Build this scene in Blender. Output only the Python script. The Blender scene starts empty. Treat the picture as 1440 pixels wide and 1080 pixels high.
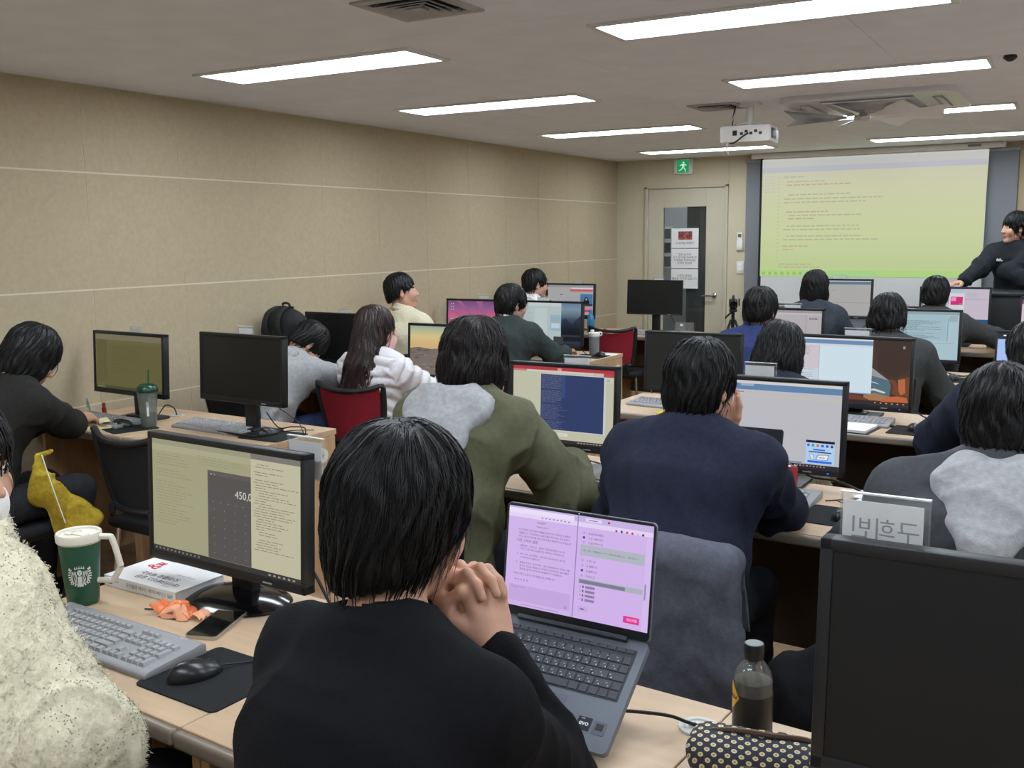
import bpy, bmesh, math, random
import numpy as np
from mathutils import Vector, Matrix, Euler

COL = bpy.context.scene.collection
R = math.radians
rnd = random.Random(7)

# ------------------------------------------------------------------ colour and materials
def lin(c, a=1.0):
    o = []
    for v in c:
        v = v / 255.0
        o.append(v / 12.92 if v <= 0.04045 else ((v + 0.055) / 1.055) ** 2.4)
    return (o[0], o[1], o[2], a)

MATS = {}

def mat(name, rgb, rough=0.6, spec=0.4, metal=0.0, noise=None, bump=None, emit=None, sheen=0.0, trans=None, stretch=None):
    """noise=(scale, amount) varies the colour; bump=(scale, strength); emit=(rgb, strength); trans=alpha of a clear film."""
    if name in MATS:
        return MATS[name]
    m = bpy.data.materials.new(name)
    m.use_nodes = True
    nt = m.node_tree
    b = nt.nodes['Principled BSDF']
    b.inputs['Base Color'].default_value = lin(rgb)
    b.inputs['Roughness'].default_value = rough
    b.inputs['Specular IOR Level'].default_value = spec
    b.inputs['Metallic'].default_value = metal
    if sheen:
        b.inputs['Sheen Weight'].default_value = sheen
    if emit:
        b.inputs['Emission Color'].default_value = lin(emit[0])
        b.inputs['Emission Strength'].default_value = emit[1]
    if noise or bump:
        tc = nt.nodes.new('ShaderNodeTexCoord')
        src = tc.outputs['Object']
        if stretch:
            mp = nt.nodes.new('ShaderNodeMapping')
            mp.inputs['Scale'].default_value = stretch
            nt.links.new(src, mp.inputs['Vector'])
            src = mp.outputs['Vector']
    if noise:
        n = nt.nodes.new('ShaderNodeTexNoise')
        n.inputs['Scale'].default_value = noise[0]
        n.inputs['Detail'].default_value = 5
        nt.links.new(src, n.inputs['Vector'])
        r = nt.nodes.new('ShaderNodeValToRGB')
        a = noise[1]
        lo = tuple(max(0, v * (1 - a)) for v in rgb)
        hi = tuple(min(255, v * (1 + a)) for v in rgb)
        r.color_ramp.elements[0].position = 0.3
        r.color_ramp.elements[1].position = 0.7
        r.color_ramp.elements[0].color = lin(lo)
        r.color_ramp.elements[1].color = lin(hi)
        nt.links.new(n.outputs['Fac'], r.inputs['Fac'])
        nt.links.new(r.outputs['Color'], b.inputs['Base Color'])
    if bump:
        n2 = nt.nodes.new('ShaderNodeTexNoise')
        n2.inputs['Scale'].default_value = bump[0]
        n2.inputs['Detail'].default_value = 3
        nt.links.new(src, n2.inputs['Vector'])
        bp = nt.nodes.new('ShaderNodeBump')
        bp.inputs['Strength'].default_value = bump[1]
        bp.inputs['Distance'].default_value = 0.004
        nt.links.new(n2.outputs['Fac'], bp.inputs['Height'])
        nt.links.new(bp.outputs['Normal'], b.inputs['Normal'])
    if trans is not None:
        out = nt.nodes['Material Output']
        tr = nt.nodes.new('ShaderNodeBsdfTransparent')
        tr.inputs['Color'].default_value = lin(rgb)
        gl = nt.nodes.new('ShaderNodeBsdfGlossy')
        gl.inputs['Roughness'].default_value = rough
        lw = nt.nodes.new('ShaderNodeLayerWeight')
        lw.inputs['Blend'].default_value = 0.5
        pw = nt.nodes.new('ShaderNodeMath'); pw.operation = 'POWER'
        pw.inputs[1].default_value = 5.0
        nt.links.new(lw.outputs['Facing'], pw.inputs[0])
        fr = nt.nodes.new('ShaderNodeMath'); fr.operation = 'MULTIPLY_ADD'
        fr.inputs[1].default_value = 0.7; fr.inputs[2].default_value = 0.035
        nt.links.new(pw.outputs[0], fr.inputs[0])
        mx = nt.nodes.new('ShaderNodeMixShader')
        nt.links.new(fr.outputs[0], mx.inputs['Fac'])
        nt.links.new(tr.outputs['BSDF'], mx.inputs[1])
        nt.links.new(gl.outputs['BSDF'], mx.inputs[2])
        mx2 = nt.nodes.new('ShaderNodeMixShader')
        mx2.inputs['Fac'].default_value = 1.0 - trans
        nt.links.new(mx.outputs['Shader'], mx2.inputs[1])
        nt.links.new(b.outputs['BSDF'], mx2.inputs[2])
        nt.links.new(mx2.outputs['Shader'], out.inputs['Surface'])
    MATS[name] = m
    return m

def glow(rgb, strength=1.0):
    """a lit patch of a display: what it shows is the light it gives off"""
    k = 'display_%d_%d_%d_%d' % (rgb[0], rgb[1], rgb[2], round(strength * 100))
    return mat(k, (6, 6, 7), 0.3, 0.25, emit=(rgb, strength))

# ------------------------------------------------------------------ mesh building
class MB:
    def __init__(self):
        self.bm = bmesh.new()
        self.mats = []
        self.M = Matrix.Identity(4)

    def mi(self, m):
        if m not in self.mats:
            self.mats.append(m)
        return self.mats.index(m)

    def _fin(self, verts, m):
        bmesh.ops.transform(self.bm, matrix=self.M, verts=verts)
        i = self.mi(m)
        fs = set()
        for v in verts:
            fs.update(v.link_faces)
        for f in fs:
            f.material_index = i

    def box(self, m, c, s, bev=0.0, rot=None, seg=2):
        r = bmesh.ops.create_cube(self.bm, size=1.0)
        vs = r['verts']
        mm = Matrix.Translation(c)
        if rot:
            mm = mm @ Euler(rot).to_matrix().to_4x4()
        mm = mm @ Matrix.Diagonal((s[0], s[1], s[2], 1))
        bmesh.ops.transform(self.bm, matrix=mm, verts=vs)
        if bev > 0:
            es = set()
            for v in vs:
                es.update(v.link_edges)
            rr = bmesh.ops.bevel(self.bm, geom=list(es) + vs, offset=min(bev, 0.49 * min(s)), segments=seg, affect='EDGES', profile=0.5)
            vs = list({v for f in rr['faces'] for v in f.verts} | {v for v in vs if v.is_valid})
            # take the whole island
            seen, st = set(vs), list(vs)
            while st:
                v = st.pop()
                for e in v.link_edges:
                    o = e.other_vert(v)
                    if o not in seen:
                        seen.add(o); st.append(o)
            vs = list(seen)
        self._fin(vs, m)

    def poly(self, m, pts):
        vs = [self.bm.verts.new(p) for p in pts]
        self.bm.faces.new(vs)
        self._fin(vs, m)

    def prism(self, m, pts, d):
        """polygon pts (3d) pushed along vector d"""
        d = Vector(d)
        a = [self.bm.verts.new(p) for p in pts]
        b = [self.bm.verts.new(Vector(p) + d) for p in pts]
        n = len(pts)
        fs = [self.bm.faces.new(a), self.bm.faces.new(list(reversed(b)))]
        for i in range(n):
            fs.append(self.bm.faces.new((a[i], b[i], b[(i + 1) % n], a[(i + 1) % n])))
        bmesh.ops.recalc_face_normals(self.bm, faces=fs)
        self._fin(a + b, m)

    def lathe(self, m, prof, c=(0, 0, 0), seg=32, axis='Z', rot=None):
        """prof: list of (radius, height)"""
        rings, vs = [], []
        for (r, h) in prof:
            if r < 1e-6:
                v = self.bm.verts.new((0, 0, h)); rings.append([v]); vs.append(v)
            else:
                ring = [self.bm.verts.new((r * math.cos(2 * math.pi * i / seg), r * math.sin(2 * math.pi * i / seg), h)) for i in range(seg)]
                rings.append(ring); vs += ring
        fs = []
        for a, b in zip(rings, rings[1:]):
            for i in range(seg):
                j = (i + 1) % seg
                if len(a) == 1 and len(b) == 1:
                    continue
                if len(a) == 1:
                    fs.append(self.bm.faces.new((a[0], b[i], b[j])))
                elif len(b) == 1:
                    fs.append(self.bm.faces.new((a[i], b[0], a[j])))
                else:
                    fs.append(self.bm.faces.new((a[i], b[i], b[j], a[j])))
        bmesh.ops.recalc_face_normals(self.bm, faces=fs)
        mm = Matrix.Translation(c)
        if axis == 'X':
            mm = mm @ Matrix.Rotation(R(90), 4, 'Y')
        if axis == 'Y':
            mm = mm @ Matrix.Rotation(R(-90), 4, 'X')
        if rot:
            mm = mm @ Euler(rot).to_matrix().to_4x4()
        bmesh.ops.transform(self.bm, matrix=mm, verts=vs)
        self._fin(vs, m)

    def tube(self, m, pts, r, seg=8, smooth=0, flat=1.0, up=(0, 0, 1)):
        """r: radius or list; flat scales the section along the second axis"""
        pts = [Vector(p) for p in pts]
        rs = list(r) if isinstance(r, (list, tuple)) else [r] * len(pts)
        if smooth:
            pts, rs = spline(pts, rs, smooth)
        n = len(pts)
        rings, vs = [], []
        upv = Vector(up)
        for i in range(n):
            t = (pts[min(i + 1, n - 1)] - pts[max(i - 1, 0)])
            if t.length < 1e-9:
                t = Vector((0, 0, 1))
            t.normalize()
            a = upv - t * upv.dot(t)
            if a.length < 0.05:
                a = Vector((1, 0, 0)) - t * t.x
                if a.length < 0.05:
                    a = Vector((0, 1, 0)) - t * t.y
            a.normalize()
            b = t.cross(a)
            ring = []
            for k in range(seg):
                w = 2 * math.pi * k / seg
                ring.append(self.bm.verts.new(pts[i] + a * (math.cos(w) * rs[i] * flat) + b * (math.sin(w) * rs[i])))
            rings.append(ring); vs += ring
        for a, b in zip(rings, rings[1:]):
            for k in range(seg):
                j = (k + 1) % seg
                self.bm.faces.new((a[k], a[j], b[j], b[k]))
        self.bm.faces.new(list(reversed(rings[0])))
        self.bm.faces.new(rings[-1])
        self._fin(vs, m)

    def grid(self, m, fn, nu, nv, closed_u=False):
        """fn(u,v)->point, u,v in 0..1"""
        g, vs = [], []
        for i in range(nu if closed_u else nu + 1):
            row = []
            for j in range(nv + 1):
                v = self.bm.verts.new(fn(i / nu, j / nv)); row.append(v); vs.append(v)
            g.append(row)
        for i in range(nu):
            a, b = g[i], g[(i + 1) % len(g)]
            for j in range(nv):
                self.bm.faces.new((a[j], b[j], b[j + 1], a[j + 1]))
        self._fin(vs, m)

    def rrect(self, m, c, w, d, z0, z1, r, seg=6):
        """rounded-corner slab lying flat"""
        pts = []
        for (sx, sy, a0) in ((1, 1, 0), (-1, 1, 90), (-1, -1, 180), (1, -1, 270)):
            for k in range(seg + 1):
                a = R(a0 + 90 * k / seg)
                pts.append((c[0] + sx * (w / 2 - r) + r * math.cos(a), c[1] + sy * (d / 2 - r) + r * math.sin(a), z0))
        self.prism(m, pts, (0, 0, z1 - z0))

    def text(self, m, s, size, M, align='LEFT', sx=1.0, depth=0.0, bold=0.0):
        cu = bpy.data.curves.new('lettering', 'FONT')
        cu.body = s; cu.size = size; cu.align_x = align; cu.resolution_u = 3
        cu.extrude = depth; cu.offset = bold
        ob = bpy.data.objects.new('lettering', cu)
        COL.objects.link(ob)
        dg = bpy.context.evaluated_depsgraph_get()
        me = bpy.data.meshes.new_from_object(ob.evaluated_get(dg))
        bpy.data.objects.remove(ob)
        n0 = len(self.bm.verts); f0 = len(self.bm.faces)
        self.bm.from_mesh(me)
        self.bm.verts.ensure_lookup_table(); self.bm.faces.ensure_lookup_table()
        vs = self.bm.verts[n0:]
        bmesh.ops.transform(self.bm, matrix=self.M @ M @ Matrix.Diagonal((sx, 1, 1, 1)), verts=list(vs))
        i = self.mi(m)
        for f in self.bm.faces[f0:]:
            f.material_index = i
        bpy.data.meshes.remove(me)
        bpy.data.curves.remove(cu)

    def build(self, name, parent=None, smooth=35, loc=None, rot=None):
        me = bpy.data.meshes.new(name)
        self.bm.to_mesh(me)
        self.bm.free()
        for m in self.mats:
            me.materials.append(m)
        if smooth:
            me.polygons.foreach_set('use_smooth', [True] * len(me.polygons))
            me.set_sharp_from_angle(angle=R(smooth))
        ob = bpy.data.objects.new(name, me)
        COL.objects.link(ob)
        if parent:
            ob.parent = parent
        if loc is not None:
            ob.location = loc
        if rot is not None:
            ob.rotation_euler = rot
        return ob


def spline(pts, rs, sub):
    out, ro = [], []
    n = len(pts)
    for i in range(n - 1):
        p0, p1, p2, p3 = pts[max(i - 1, 0)], pts[i], pts[i + 1], pts[min(i + 2, n - 1)]
        for k in range(sub):
            t = k / sub
            out.append(0.5 * ((2 * p1) + (p2 - p0) * t + (2 * p0 - 5 * p1 + 4 * p2 - p3) * t * t + (3 * p1 - p0 - 3 * p2 + p3) * t ** 3))
            ro.append(rs[i] * (1 - t) + rs[i + 1] * t)
    out.append(pts[-1]); ro.append(rs[-1])
    return out, ro


def tag(o, label, cat, group=None):
    o['label'] = label; o['category'] = cat
    if group:
        o['group'] = group
    return o

def thing(name, label, cat, loc=(0, 0, 0), rz=0.0, group=None):
    o = bpy.data.objects.new(name, None)
    o.empty_display_size = 0.1
    COL.objects.link(o)
    o.location = loc; o.rotation_euler = (0, 0, rz)
    return tag(o, label, cat, group)

def structure(o):
    o['kind'] = 'structure'
    return o

def kids(o):
    return [c for c in bpy.data.objects if c.parent == o]

CH = {}
def remember(o):
    """children lists of a prototype, so that copying needs no search"""
    CH[o.name] = [(c, [(g) for g in kids(c)]) for c in kids(o)]
    return o

def dup(o, loc, rz, label, group=None):
    r = o.copy(); COL.objects.link(r)
    r.location = loc; r.rotation_euler = (0, 0, rz)
    r['label'] = label
    if group:
        r['group'] = group
    for c, gs in CH[o.name]:
        d = c.copy(); COL.objects.link(d); d.parent = r
        for g in gs:
            e = g.copy(); COL.objects.link(e); e.parent = d
    return r
# ------------------------------------------------------------------ signed-distance modelling for bodies and cloth
f4 = np.float32
def A(*v):
    return np.array(v, f4)

def nrm(v):
    v = np.asarray(v, f4)
    return v / max(1e-9, float(np.linalg.norm(v)))

def cap(a, b, ra, rb=None):
    a = np.asarray(a, f4); b = np.asarray(b, f4)
    rb = ra if rb is None else rb
    ab = b - a; L = max(1e-9, float(ab @ ab))
    def fn(P):
        t = np.clip(((P - a) @ ab) / L, 0, 1)
        d = P - a - t[:, None] * ab
        return np.sqrt((d * d).sum(1)) - (ra + (rb - ra) * t)
    return fn

def ecap(a, b, ra, rb, right, wa, wb=None):
    """capsule of elliptical section: wa, wb times as wide along 'right' as it is deep"""
    a = np.asarray(a, f4); b = np.asarray(b, f4); right = nrm(right)
    wb = wa if wb is None else wb
    ab = b - a; L = max(1e-9, float(ab @ ab))
    def fn(P):
        t = np.clip(((P - a) @ ab) / L, 0, 1)
        d = P - a - t[:, None] * ab
        u = d @ right
        w = wa + (wb - wa) * t
        q = np.maximum((d * d).sum(1) - u * u + (u / w) ** 2, 1e-12)
        return np.sqrt(q) - (ra + (rb - ra) * t)
    return fn

def ell(c, r, Rm=None):
    c = np.asarray(c, f4); r = np.asarray(r, f4)
    def fn(P):
        q = P - c
        if Rm is not None:
            q = q @ Rm
        k0 = np.sqrt(((q / r) ** 2).sum(1))
        k1 = np.sqrt(((q / (r * r)) ** 2).sum(1)) + 1e-9
        return np.where(k0 < 1e-3, -float(r.min()), k0 * (k0 - 1) / k1)
    return fn

def rbox(c, h, r, Rm=None):
    c = np.asarray(c, f4); h = np.asarray(h, f4)
    def fn(P):
        q = P - c
        if Rm is not None:
            q = q @ Rm
        q = np.abs(q) - h + r
        return np.sqrt((np.maximum(q, 0) ** 2).sum(1)) + np.minimum(q.max(1), 0) - r
    return fn

def sm(a, b, k):
    h = np.maximum(k - np.abs(a - b), 0) / k
    return np.minimum(a, b) - h * h * k * 0.25

def smax(a, b, k):
    return -sm(-a, -b, k)

def uni(fs, k):
    def fn(P):
        d = fs[0](P)
        for f in fs[1:]:
            d = sm(d, f(P), k)
        return d
    return fn

def cull(f, c, r):
    c = np.asarray(c, f4)
    def fn(P):
        q = P - c
        d = np.sqrt((q * q).sum(1))
        out = d - r + 0.05
        m = d < r
        if m.any():
            out = out.copy()
            out[m] = f(P[m])
        return out.astype(f4)
    return fn

def frame(f, Rm, c, s=1.0):
    """evaluate f in a local frame (columns of Rm, origin c, scale s)"""
    c = np.asarray(c, f4); Rm = np.asarray(Rm, f4)
    return lambda P: f(((P - c) @ Rm) / s) * s

_rs = np.random.RandomState(3)
_WD = _rs.normal(size=(24, 3)).astype(f4)
_WD /= np.linalg.norm(_WD, axis=1)[:, None]
_WP = _rs.uniform(0, 6.28, 24).astype(f4)

def wob(P, scale, n=5, o=0):
    """cheap smooth noise in about -1..1"""
    s = np.zeros(len(P), f4)
    q = P
    for i in range(n):
        k = (i + o) % 24
        q2 = q + 0.35 / scale * np.sin((q[:, [1, 2, 0]] * scale * 1.7) + _WP[k])
        s += np.sin((q2 @ _WD[k]) * scale * (1.0 + 0.35 * i) * 2.0 + _WP[k]) / (1 + 0.3 * i)
    return s / (n * 0.55)

def folds(P, scale, o=0):
    """creases: sharp valleys between rounded folds"""
    w = wob(P, scale, 4, o)
    w2 = wob(P, scale * 1.9, 3, o + 6)
    r = np.clip(1 - np.abs(w) * 1.5, 0, 1) ** 1.5 * 1.5 - 0.55
    r2 = np.clip(1 - np.abs(w2) * 1.8, 0, 1) ** 1.5 - 0.35
    return r + 0.5 * r2

def surf(fn, lo, hi, h, newton=2):
    lo = np.asarray(lo, f4); hi = np.asarray(hi, f4)
    nb = np.ceil((hi - lo) / (4 * h)).astype(int) + 1
    bx = [np.arange(n) for n in nb]
    G = np.stack(np.meshgrid(*bx, indexing='ij'), -1).reshape(-1, 3)
    cen = lo + (G * 4 + 1.5).astype(f4) * f4(h)
    dc = fn(cen.astype(f4)).astype(f4)
    act = np.abs(dc) < 4 * h * 1.9
    D = np.repeat(np.repeat(np.repeat(dc.reshape(nb), 4, 0), 4, 1), 4, 2)
    ga = G[act]
    off = np.stack(np.meshgrid(*([np.arange(4)] * 3), indexing='ij'), -1).reshape(-1, 3)
    idx = (ga[:, None, :] * 4 + off[None]).reshape(-1, 3)
    vals = np.empty(len(idx), f4)
    for s in range(0, len(idx), 400000):
        e = idx[s:s + 400000]
        vals[s:s + 400000] = fn((lo + e.astype(f4) * f4(h)).astype(f4))
    D[idx[:, 0], idx[:, 1], idx[:, 2]] = vals
    ins = D < 0
    c8 = [(i, j, k) for i in (0, 1) for j in (0, 1) for k in (0, 1)]
    nx, ny, nz = (np.array(D.shape) - 1)
    def sub(Z, o):
        return Z[o[0]:o[0] + nx, o[1]:o[1] + ny, o[2]:o[2] + nz]
    cnt = np.zeros((nx, ny, nz), np.int8)
    for o in c8:
        cnt += sub(ins, o)
    cells = np.argwhere((cnt > 0) & (cnt < 8))
    if len(cells) == 0:
        return np.zeros((0, 3), f4), np.zeros((0, 4), np.int32)
    cid = -np.ones((nx, ny, nz), np.int32)
    cid[cells[:, 0], cells[:, 1], cells[:, 2]] = np.arange(len(cells))
    cv = np.stack([D[cells[:, 0] + o[0], cells[:, 1] + o[1], cells[:, 2] + o[2]] for o in c8], 1)
    acc = np.zeros((len(cells), 3), f4); num = np.zeros(len(cells), f4)
    C8 = np.array(c8, f4)
    for a in range(8):
        for b in range(a + 1, 8):
            if abs(C8[a] - C8[b]).sum() != 1:
                continue
            m = (cv[:, a] < 0) != (cv[:, b] < 0)
            t = np.where(m, cv[:, a] / np.where(m, cv[:, a] - cv[:, b], 1), 0)
            acc += np.where(m[:, None], C8[a] + t[:, None] * (C8[b] - C8[a]), 0)
            num += m
    V = lo + (cells + acc / num[:, None]).astype(f4) * f4(h)
    F = []
    for ax in range(3):
        u, v = (ax + 1) % 3, (ax + 2) % 3
        sl0 = [slice(1, n) for n in (nx, ny, nz)]
        sl0[ax] = slice(0, (nx, ny, nz)[ax])
        sl1 = list(sl0); sl1[ax] = slice(1, (nx, ny, nz)[ax] + 1)
        a0 = ins[tuple(sl0)]; a1 = ins[tuple(sl1)]
        e = np.argwhere(a0 != a1)
        if len(e) == 0:
            continue
        off1 = np.ones(3, int); off1[ax] = 0
        e = e + off1
        flip = ins[e[:, 0], e[:, 1], e[:, 2]]
        du = np.zeros(3, int); du[u] = 1
        dv = np.zeros(3, int); dv[v] = 1
        q = []
        for w in (e - du - dv, e - dv, e, e - du):
            q.append(cid[w[:, 0], w[:, 1], w[:, 2]])
        q = np.stack(q, 1)
        q[~flip] = q[~flip][:, ::-1]
        F.append(q)
    F = np.concatenate(F)
    F = F[(F >= 0).all(1)]
    for it in range(newton):
        d, g = grad(fn, V, h * 0.5)
        V = V - np.clip(d, -h * 0.6, h * 0.6)[:, None] * g
    return V.astype(f4), F

def grad(fn, V, e):
    d = fn(V.astype(f4))
    g = np.stack([fn((V + np.eye(3, dtype=f4)[i] * f4(e)).astype(f4)) - d for i in range(3)], 1)
    g /= (np.linalg.norm(g, axis=1)[:, None] + 1e-9)
    return d, g

def mesh_np(name, V, F, mats, parent=None, midx=None, tris=None):
    me = bpy.data.meshes.new(name)
    nq = len(F)
    nt_ = 0 if tris is None else len(tris)
    me.vertices.add(len(V)); me.loops.add(nq * 4 + nt_ * 3); me.polygons.add(nq + nt_)
    me.vertices.foreach_set('co', np.ascontiguousarray(V, f4).ravel())
    li = np.asarray(F, np.int32).ravel()
    ls = np.arange(nq) * 4
    if nt_:
        li = np.concatenate([li, np.asarray(tris, np.int32).ravel()])
        ls = np.concatenate([ls, nq * 4 + np.arange(nt_) * 3])
    me.loops.foreach_set('vertex_index', li.astype(np.int32))
    me.polygons.foreach_set('loop_start', ls.astype(np.int32))
    for m in mats:
        me.materials.append(m)
    if midx is not None:
        me.polygons.foreach_set('material_index', np.asarray(midx, np.int32))
    me.polygons.foreach_set('use_smooth', np.ones(nq + nt_, bool))
    me.update(calc_edges=True)
    ob = bpy.data.objects.new(name, me)
    COL.objects.link(ob)
    if parent:
        ob.parent = parent
    return ob

def sdf_obj(name, fn, lo, hi, h, mats, parent=None, disp=None, pick=None):
    V, F = surf(fn, lo, hi, h)
    if disp is not None and len(V):
        d, g = grad(fn, V, h * 0.7)
        V = V + g * disp(V)[:, None]
    midx = None
    if pick is not None:
        midx = pick(V[F].mean(1))
    return mesh_np(name, V, F, mats, parent, midx)

def rotz(a):
    c, s = math.cos(a), math.sin(a)
    return np.array([[c, -s, 0], [s, c, 0], [0, 0, 1]], f4)
def rotx(a):
    c, s = math.cos(a), math.sin(a)
    return np.array([[1, 0, 0], [0, c, -s], [0, s, c]], f4)
def roty(a):
    c, s = math.cos(a), math.sin(a)
    return np.array([[c, 0, s], [0, 1, 0], [-s, 0, c]], f4)
# ------------------------------------------------------------------ the room
XL, XR, YB, YF, HC = -4.41, 2.3, -1.45, 10.0, 2.38
WOOD = mat('birch_laminate', (188, 161, 131), 0.42, 0.4, noise=(9, 0.045), stretch=(0.35, 3.0, 1))
WOODS = mat('birch_side', (184, 150, 114), 0.5, 0.35, noise=(9, 0.08), stretch=(3, 3, 0.35))
BROWN = mat('brown_board', (96, 82, 68), 0.6, 0.3, noise=(14, 0.06))
EDGE = mat('grey_brown_edging', (122, 110, 97), 0.35, 0.5)
BLACKP = mat('black_plastic', (28, 28, 30), 0.45, 0.4)
BLACKG = mat('gloss_black_plastic', (14, 14, 15), 0.12, 0.5)
DGREY = mat('dark_grey_plastic', (44, 44, 46), 0.5, 0.4)
WHITEP = mat('white_plastic', (222, 220, 214), 0.4, 0.4)
GREYP = mat('grey_plastic', (150, 152, 154), 0.5, 0.4)
CHROME = mat('chrome', (200, 200, 202), 0.18, 0.5, metal=1.0)
CREAM = mat('cream_board', (196, 188, 164), 0.6, 0.3, noise=(3, 0.02))
PAPER = mat('white_paper', (226, 224, 222), 0.8, 0.2)

def structure_box(name, m, lo, hi):
    b = MB()
    b.box(m, [(a + c) / 2 for a, c in zip(lo, hi)], [c - a for a, c in zip(lo, hi)])
    return structure(b.build(name, smooth=0))

FLOORM = mat('wood_vinyl_floor', (154, 126, 99), 0.45, 0.4, noise=(6, 0.1), stretch=(0.3, 4, 1))
b = MB()
b.box(mat('vinyl_joint', (96, 76, 58), 0.6), ((XL + XR) / 2, (YB + 12.2) / 2, -0.06), (XR - XL + 0.3, 12.2 - YB + 0.3, 0.118))
y = YB
while y < YF:
    b.box(FLOORM, ((XL + XR) / 2, y + 0.09, -0.01), (XR - XL, 0.1785, 0.02)); y += 0.18
b.box(FLOORM, ((XL - 1) / 2, 11.1, -0.01), (5.0, 2.18, 0.02))
structure(b.build('floor', smooth=0))

CEILM = mat('painted_ceiling_board', (231, 235, 243), 0.75, 0.25, noise=(5, 0.015))
b = MB()
b.box(mat('ceiling_joint', (150, 149, 147), 0.8), ((XL + XR) / 2, (YB + YF) / 2, HC + 0.08), (XR - XL + 0.4, YF - YB + 0.4, 0.12))
yy = [YB - 0.02 + 1.2 * k for k in range(11)]
for j in range(len(yy) - 1):
    x = XL - 0.01
    while x < XR:
        b.box(CEILM, (x + 0.6, yy[j] + 0.6, HC + 0.015), (1.1985, 1.1985, 0.03)); x += 1.2
structure(b.build('ceiling', smooth=0))

# left wall: cloth acoustic panels with pale joints
PANEL = mat('tan_acoustic_panel', (176, 161, 134), 0.9, 0.15, noise=(45, 0.022), bump=(160, 0.12))
JOINT = mat('pale_panel_joint', (204, 195, 172), 0.7, 0.3)
b = MB()
b.box(JOINT, (XL - 0.0665, (YB + YF) / 2, HC / 2), (0.13, YF - YB + 0.2, HC + 0.04))
zs = [0.0, 0.182, 0.770, 1.357, 1.945, HC]
ys = [YB] + [3.4 + 0.603 * k for k in range(-8, 11)] + [YF]
for z0, z1 in zip(zs, zs[1:]):
    for y0, y1 in zip(ys, ys[1:]):
        if y1 - y0 > 0.02:
            b.box(PANEL, (XL - 0.0085, (y0 + y1) / 2, (z0 + z1) / 2), (0.017, y1 - y0 - 0.003, z1 - z0 - 0.008))
structure(b.build('wall_left', smooth=30))
b = MB()
b.box(mat('skirting_brown', (92, 80, 68), 0.5), (XL + 0.006, (YB + YF) / 2, 0.04), (0.012, YF - YB - 0.1, 0.08))
structure(b.build('baseboard_left', smooth=0))

structure_box('wall_right', mat('cream_wall_paint', (216, 214, 208), 0.8, 0.2), (XR, YB - 0.1, 0), (XR + 0.12, YF + 0.1, HC))
structure_box('wall_back', mat('cream_wall_paint', (190, 184, 168)), (XL - 0.1, YB - 0.12, 0), (XR + 0.1, YB, HC))

# front wall with the door opening
FW = mat('front_wall_board', (197, 187, 160), 0.65, 0.25, noise=(2.5, 0.02))
DX0, DX1, DZ = -4.085, -3.19, 2.105
b = MB()
b.box(FW, ((XL - 0.1 + DX0) / 2, YF + 0.06, HC / 2), (DX0 - XL + 0.1, 0.12, HC))
seams = [DX1, -2.60, -1.40, -0.20, 1.0, XR + 0.1]
for x0, x1 in zip(seams, seams[1:]):
    b.box(FW, ((x0 + x1) / 2, YF + 0.06, HC / 2), (x1 - x0 - 0.003, 0.12, HC))
b.box(FW, ((DX0 + DX1) / 2, YF + 0.06, (DZ + HC) / 2), (DX1 - DX0, 0.12, HC - DZ))
b.box(mat('ceiling_joint', (150, 149, 147)), ((XL + XR) / 2, YF + 0.13, HC / 2 + 1.09), (XR - XL, 0.02, 0.2))
structure(b.build('wall_front', smooth=0))
b = MB()
b.box(mat('tan_front_panel', (170, 152, 124), 0.8, 0.2), (0.86, YF - 0.008, HC / 2), (2.87, 0.016, HC - 0.01))
structure(b.build('trim_1', smooth=0))

# door 1: frame, leaf with glazed slot, lever
d = thing('door_1', 'cream door with a tall glazed slot beside the projection screen', 'door', (0, 0, 0))
structure(d)
FRM = mat('door_frame_paint', (190, 182, 160), 0.45, 0.4)
b = MB()
for x in (DX0 + 0.016, DX1 - 0.016):
    b.box(FRM, (x, YF + 0.045, DZ / 2), (0.032, 0.14, DZ), 0.003)
b.box(FRM, ((DX0 + DX1) / 2, YF + 0.045, DZ - 0.012), (DX1 - DX0, 0.14, 0.025), 0.003)
structure(b.build('door_frame', d, 0))
LEAF = mat('door_leaf_paint', (193, 185, 163), 0.5, 0.35, noise=(3, 0.015))
lx0, lx1, lz1 = DX0 + 0.036, DX1 - 0.036, DZ - 0.03
wx0, wx1, wz0, wz1 = -3.885, -3.42, 0.32, 1.885
b = MB()
yc, t = YF + 0.022, 0.044
b.box(LEAF, ((lx0 + wx0) / 2, yc, lz1 / 2 + 0.005), (wx0 - lx0, t, lz1), 0.002)
b.box(LEAF, ((wx1 + lx1) / 2, yc, lz1 / 2 + 0.005), (lx1 - wx1, t, lz1), 0.002)
b.box(LEAF, ((wx0 + wx1) / 2, yc, (wz1 + lz1) / 2 + 0.005), (wx1 - wx0, t, lz1 - wz1), 0.002)
b.box(LEAF, ((wx0 + wx1) / 2, yc, wz0 / 2 + 0.005), (wx1 - wx0, t, wz0), 0.002)
leaf = structure(b.build('door_leaf', d, 0))
b = MB()
b.box(mat('door_glass', (214, 219, 219), 0.03, 0.5, trans=0.96), ((wx0 + wx1) / 2, yc, (wz0 + wz1) / 2), (wx1 - wx0, 0.006, wz1 - wz0))
structure(b.build('pane', leaf, 0))
b = MB()
b.lathe(CHROME, [(0, 0), (0.027, 0), (0.027, 0.012), (0.011, 0.016), (0.011, 0.05), (0, 0.05)], (-3.318, YF, 0.985), 20, 'Y', (math.pi, 0, 0))
b.tube(CHROME, [(-3.318, YF - 0.045, 0.985), (-3.37, YF - 0.05, 0.983), (-3.44, YF - 0.045, 0.978)], [0.011, 0.010, 0.009], 10, 4)
structure(b.build('door_handle', d))
b = MB()
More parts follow.
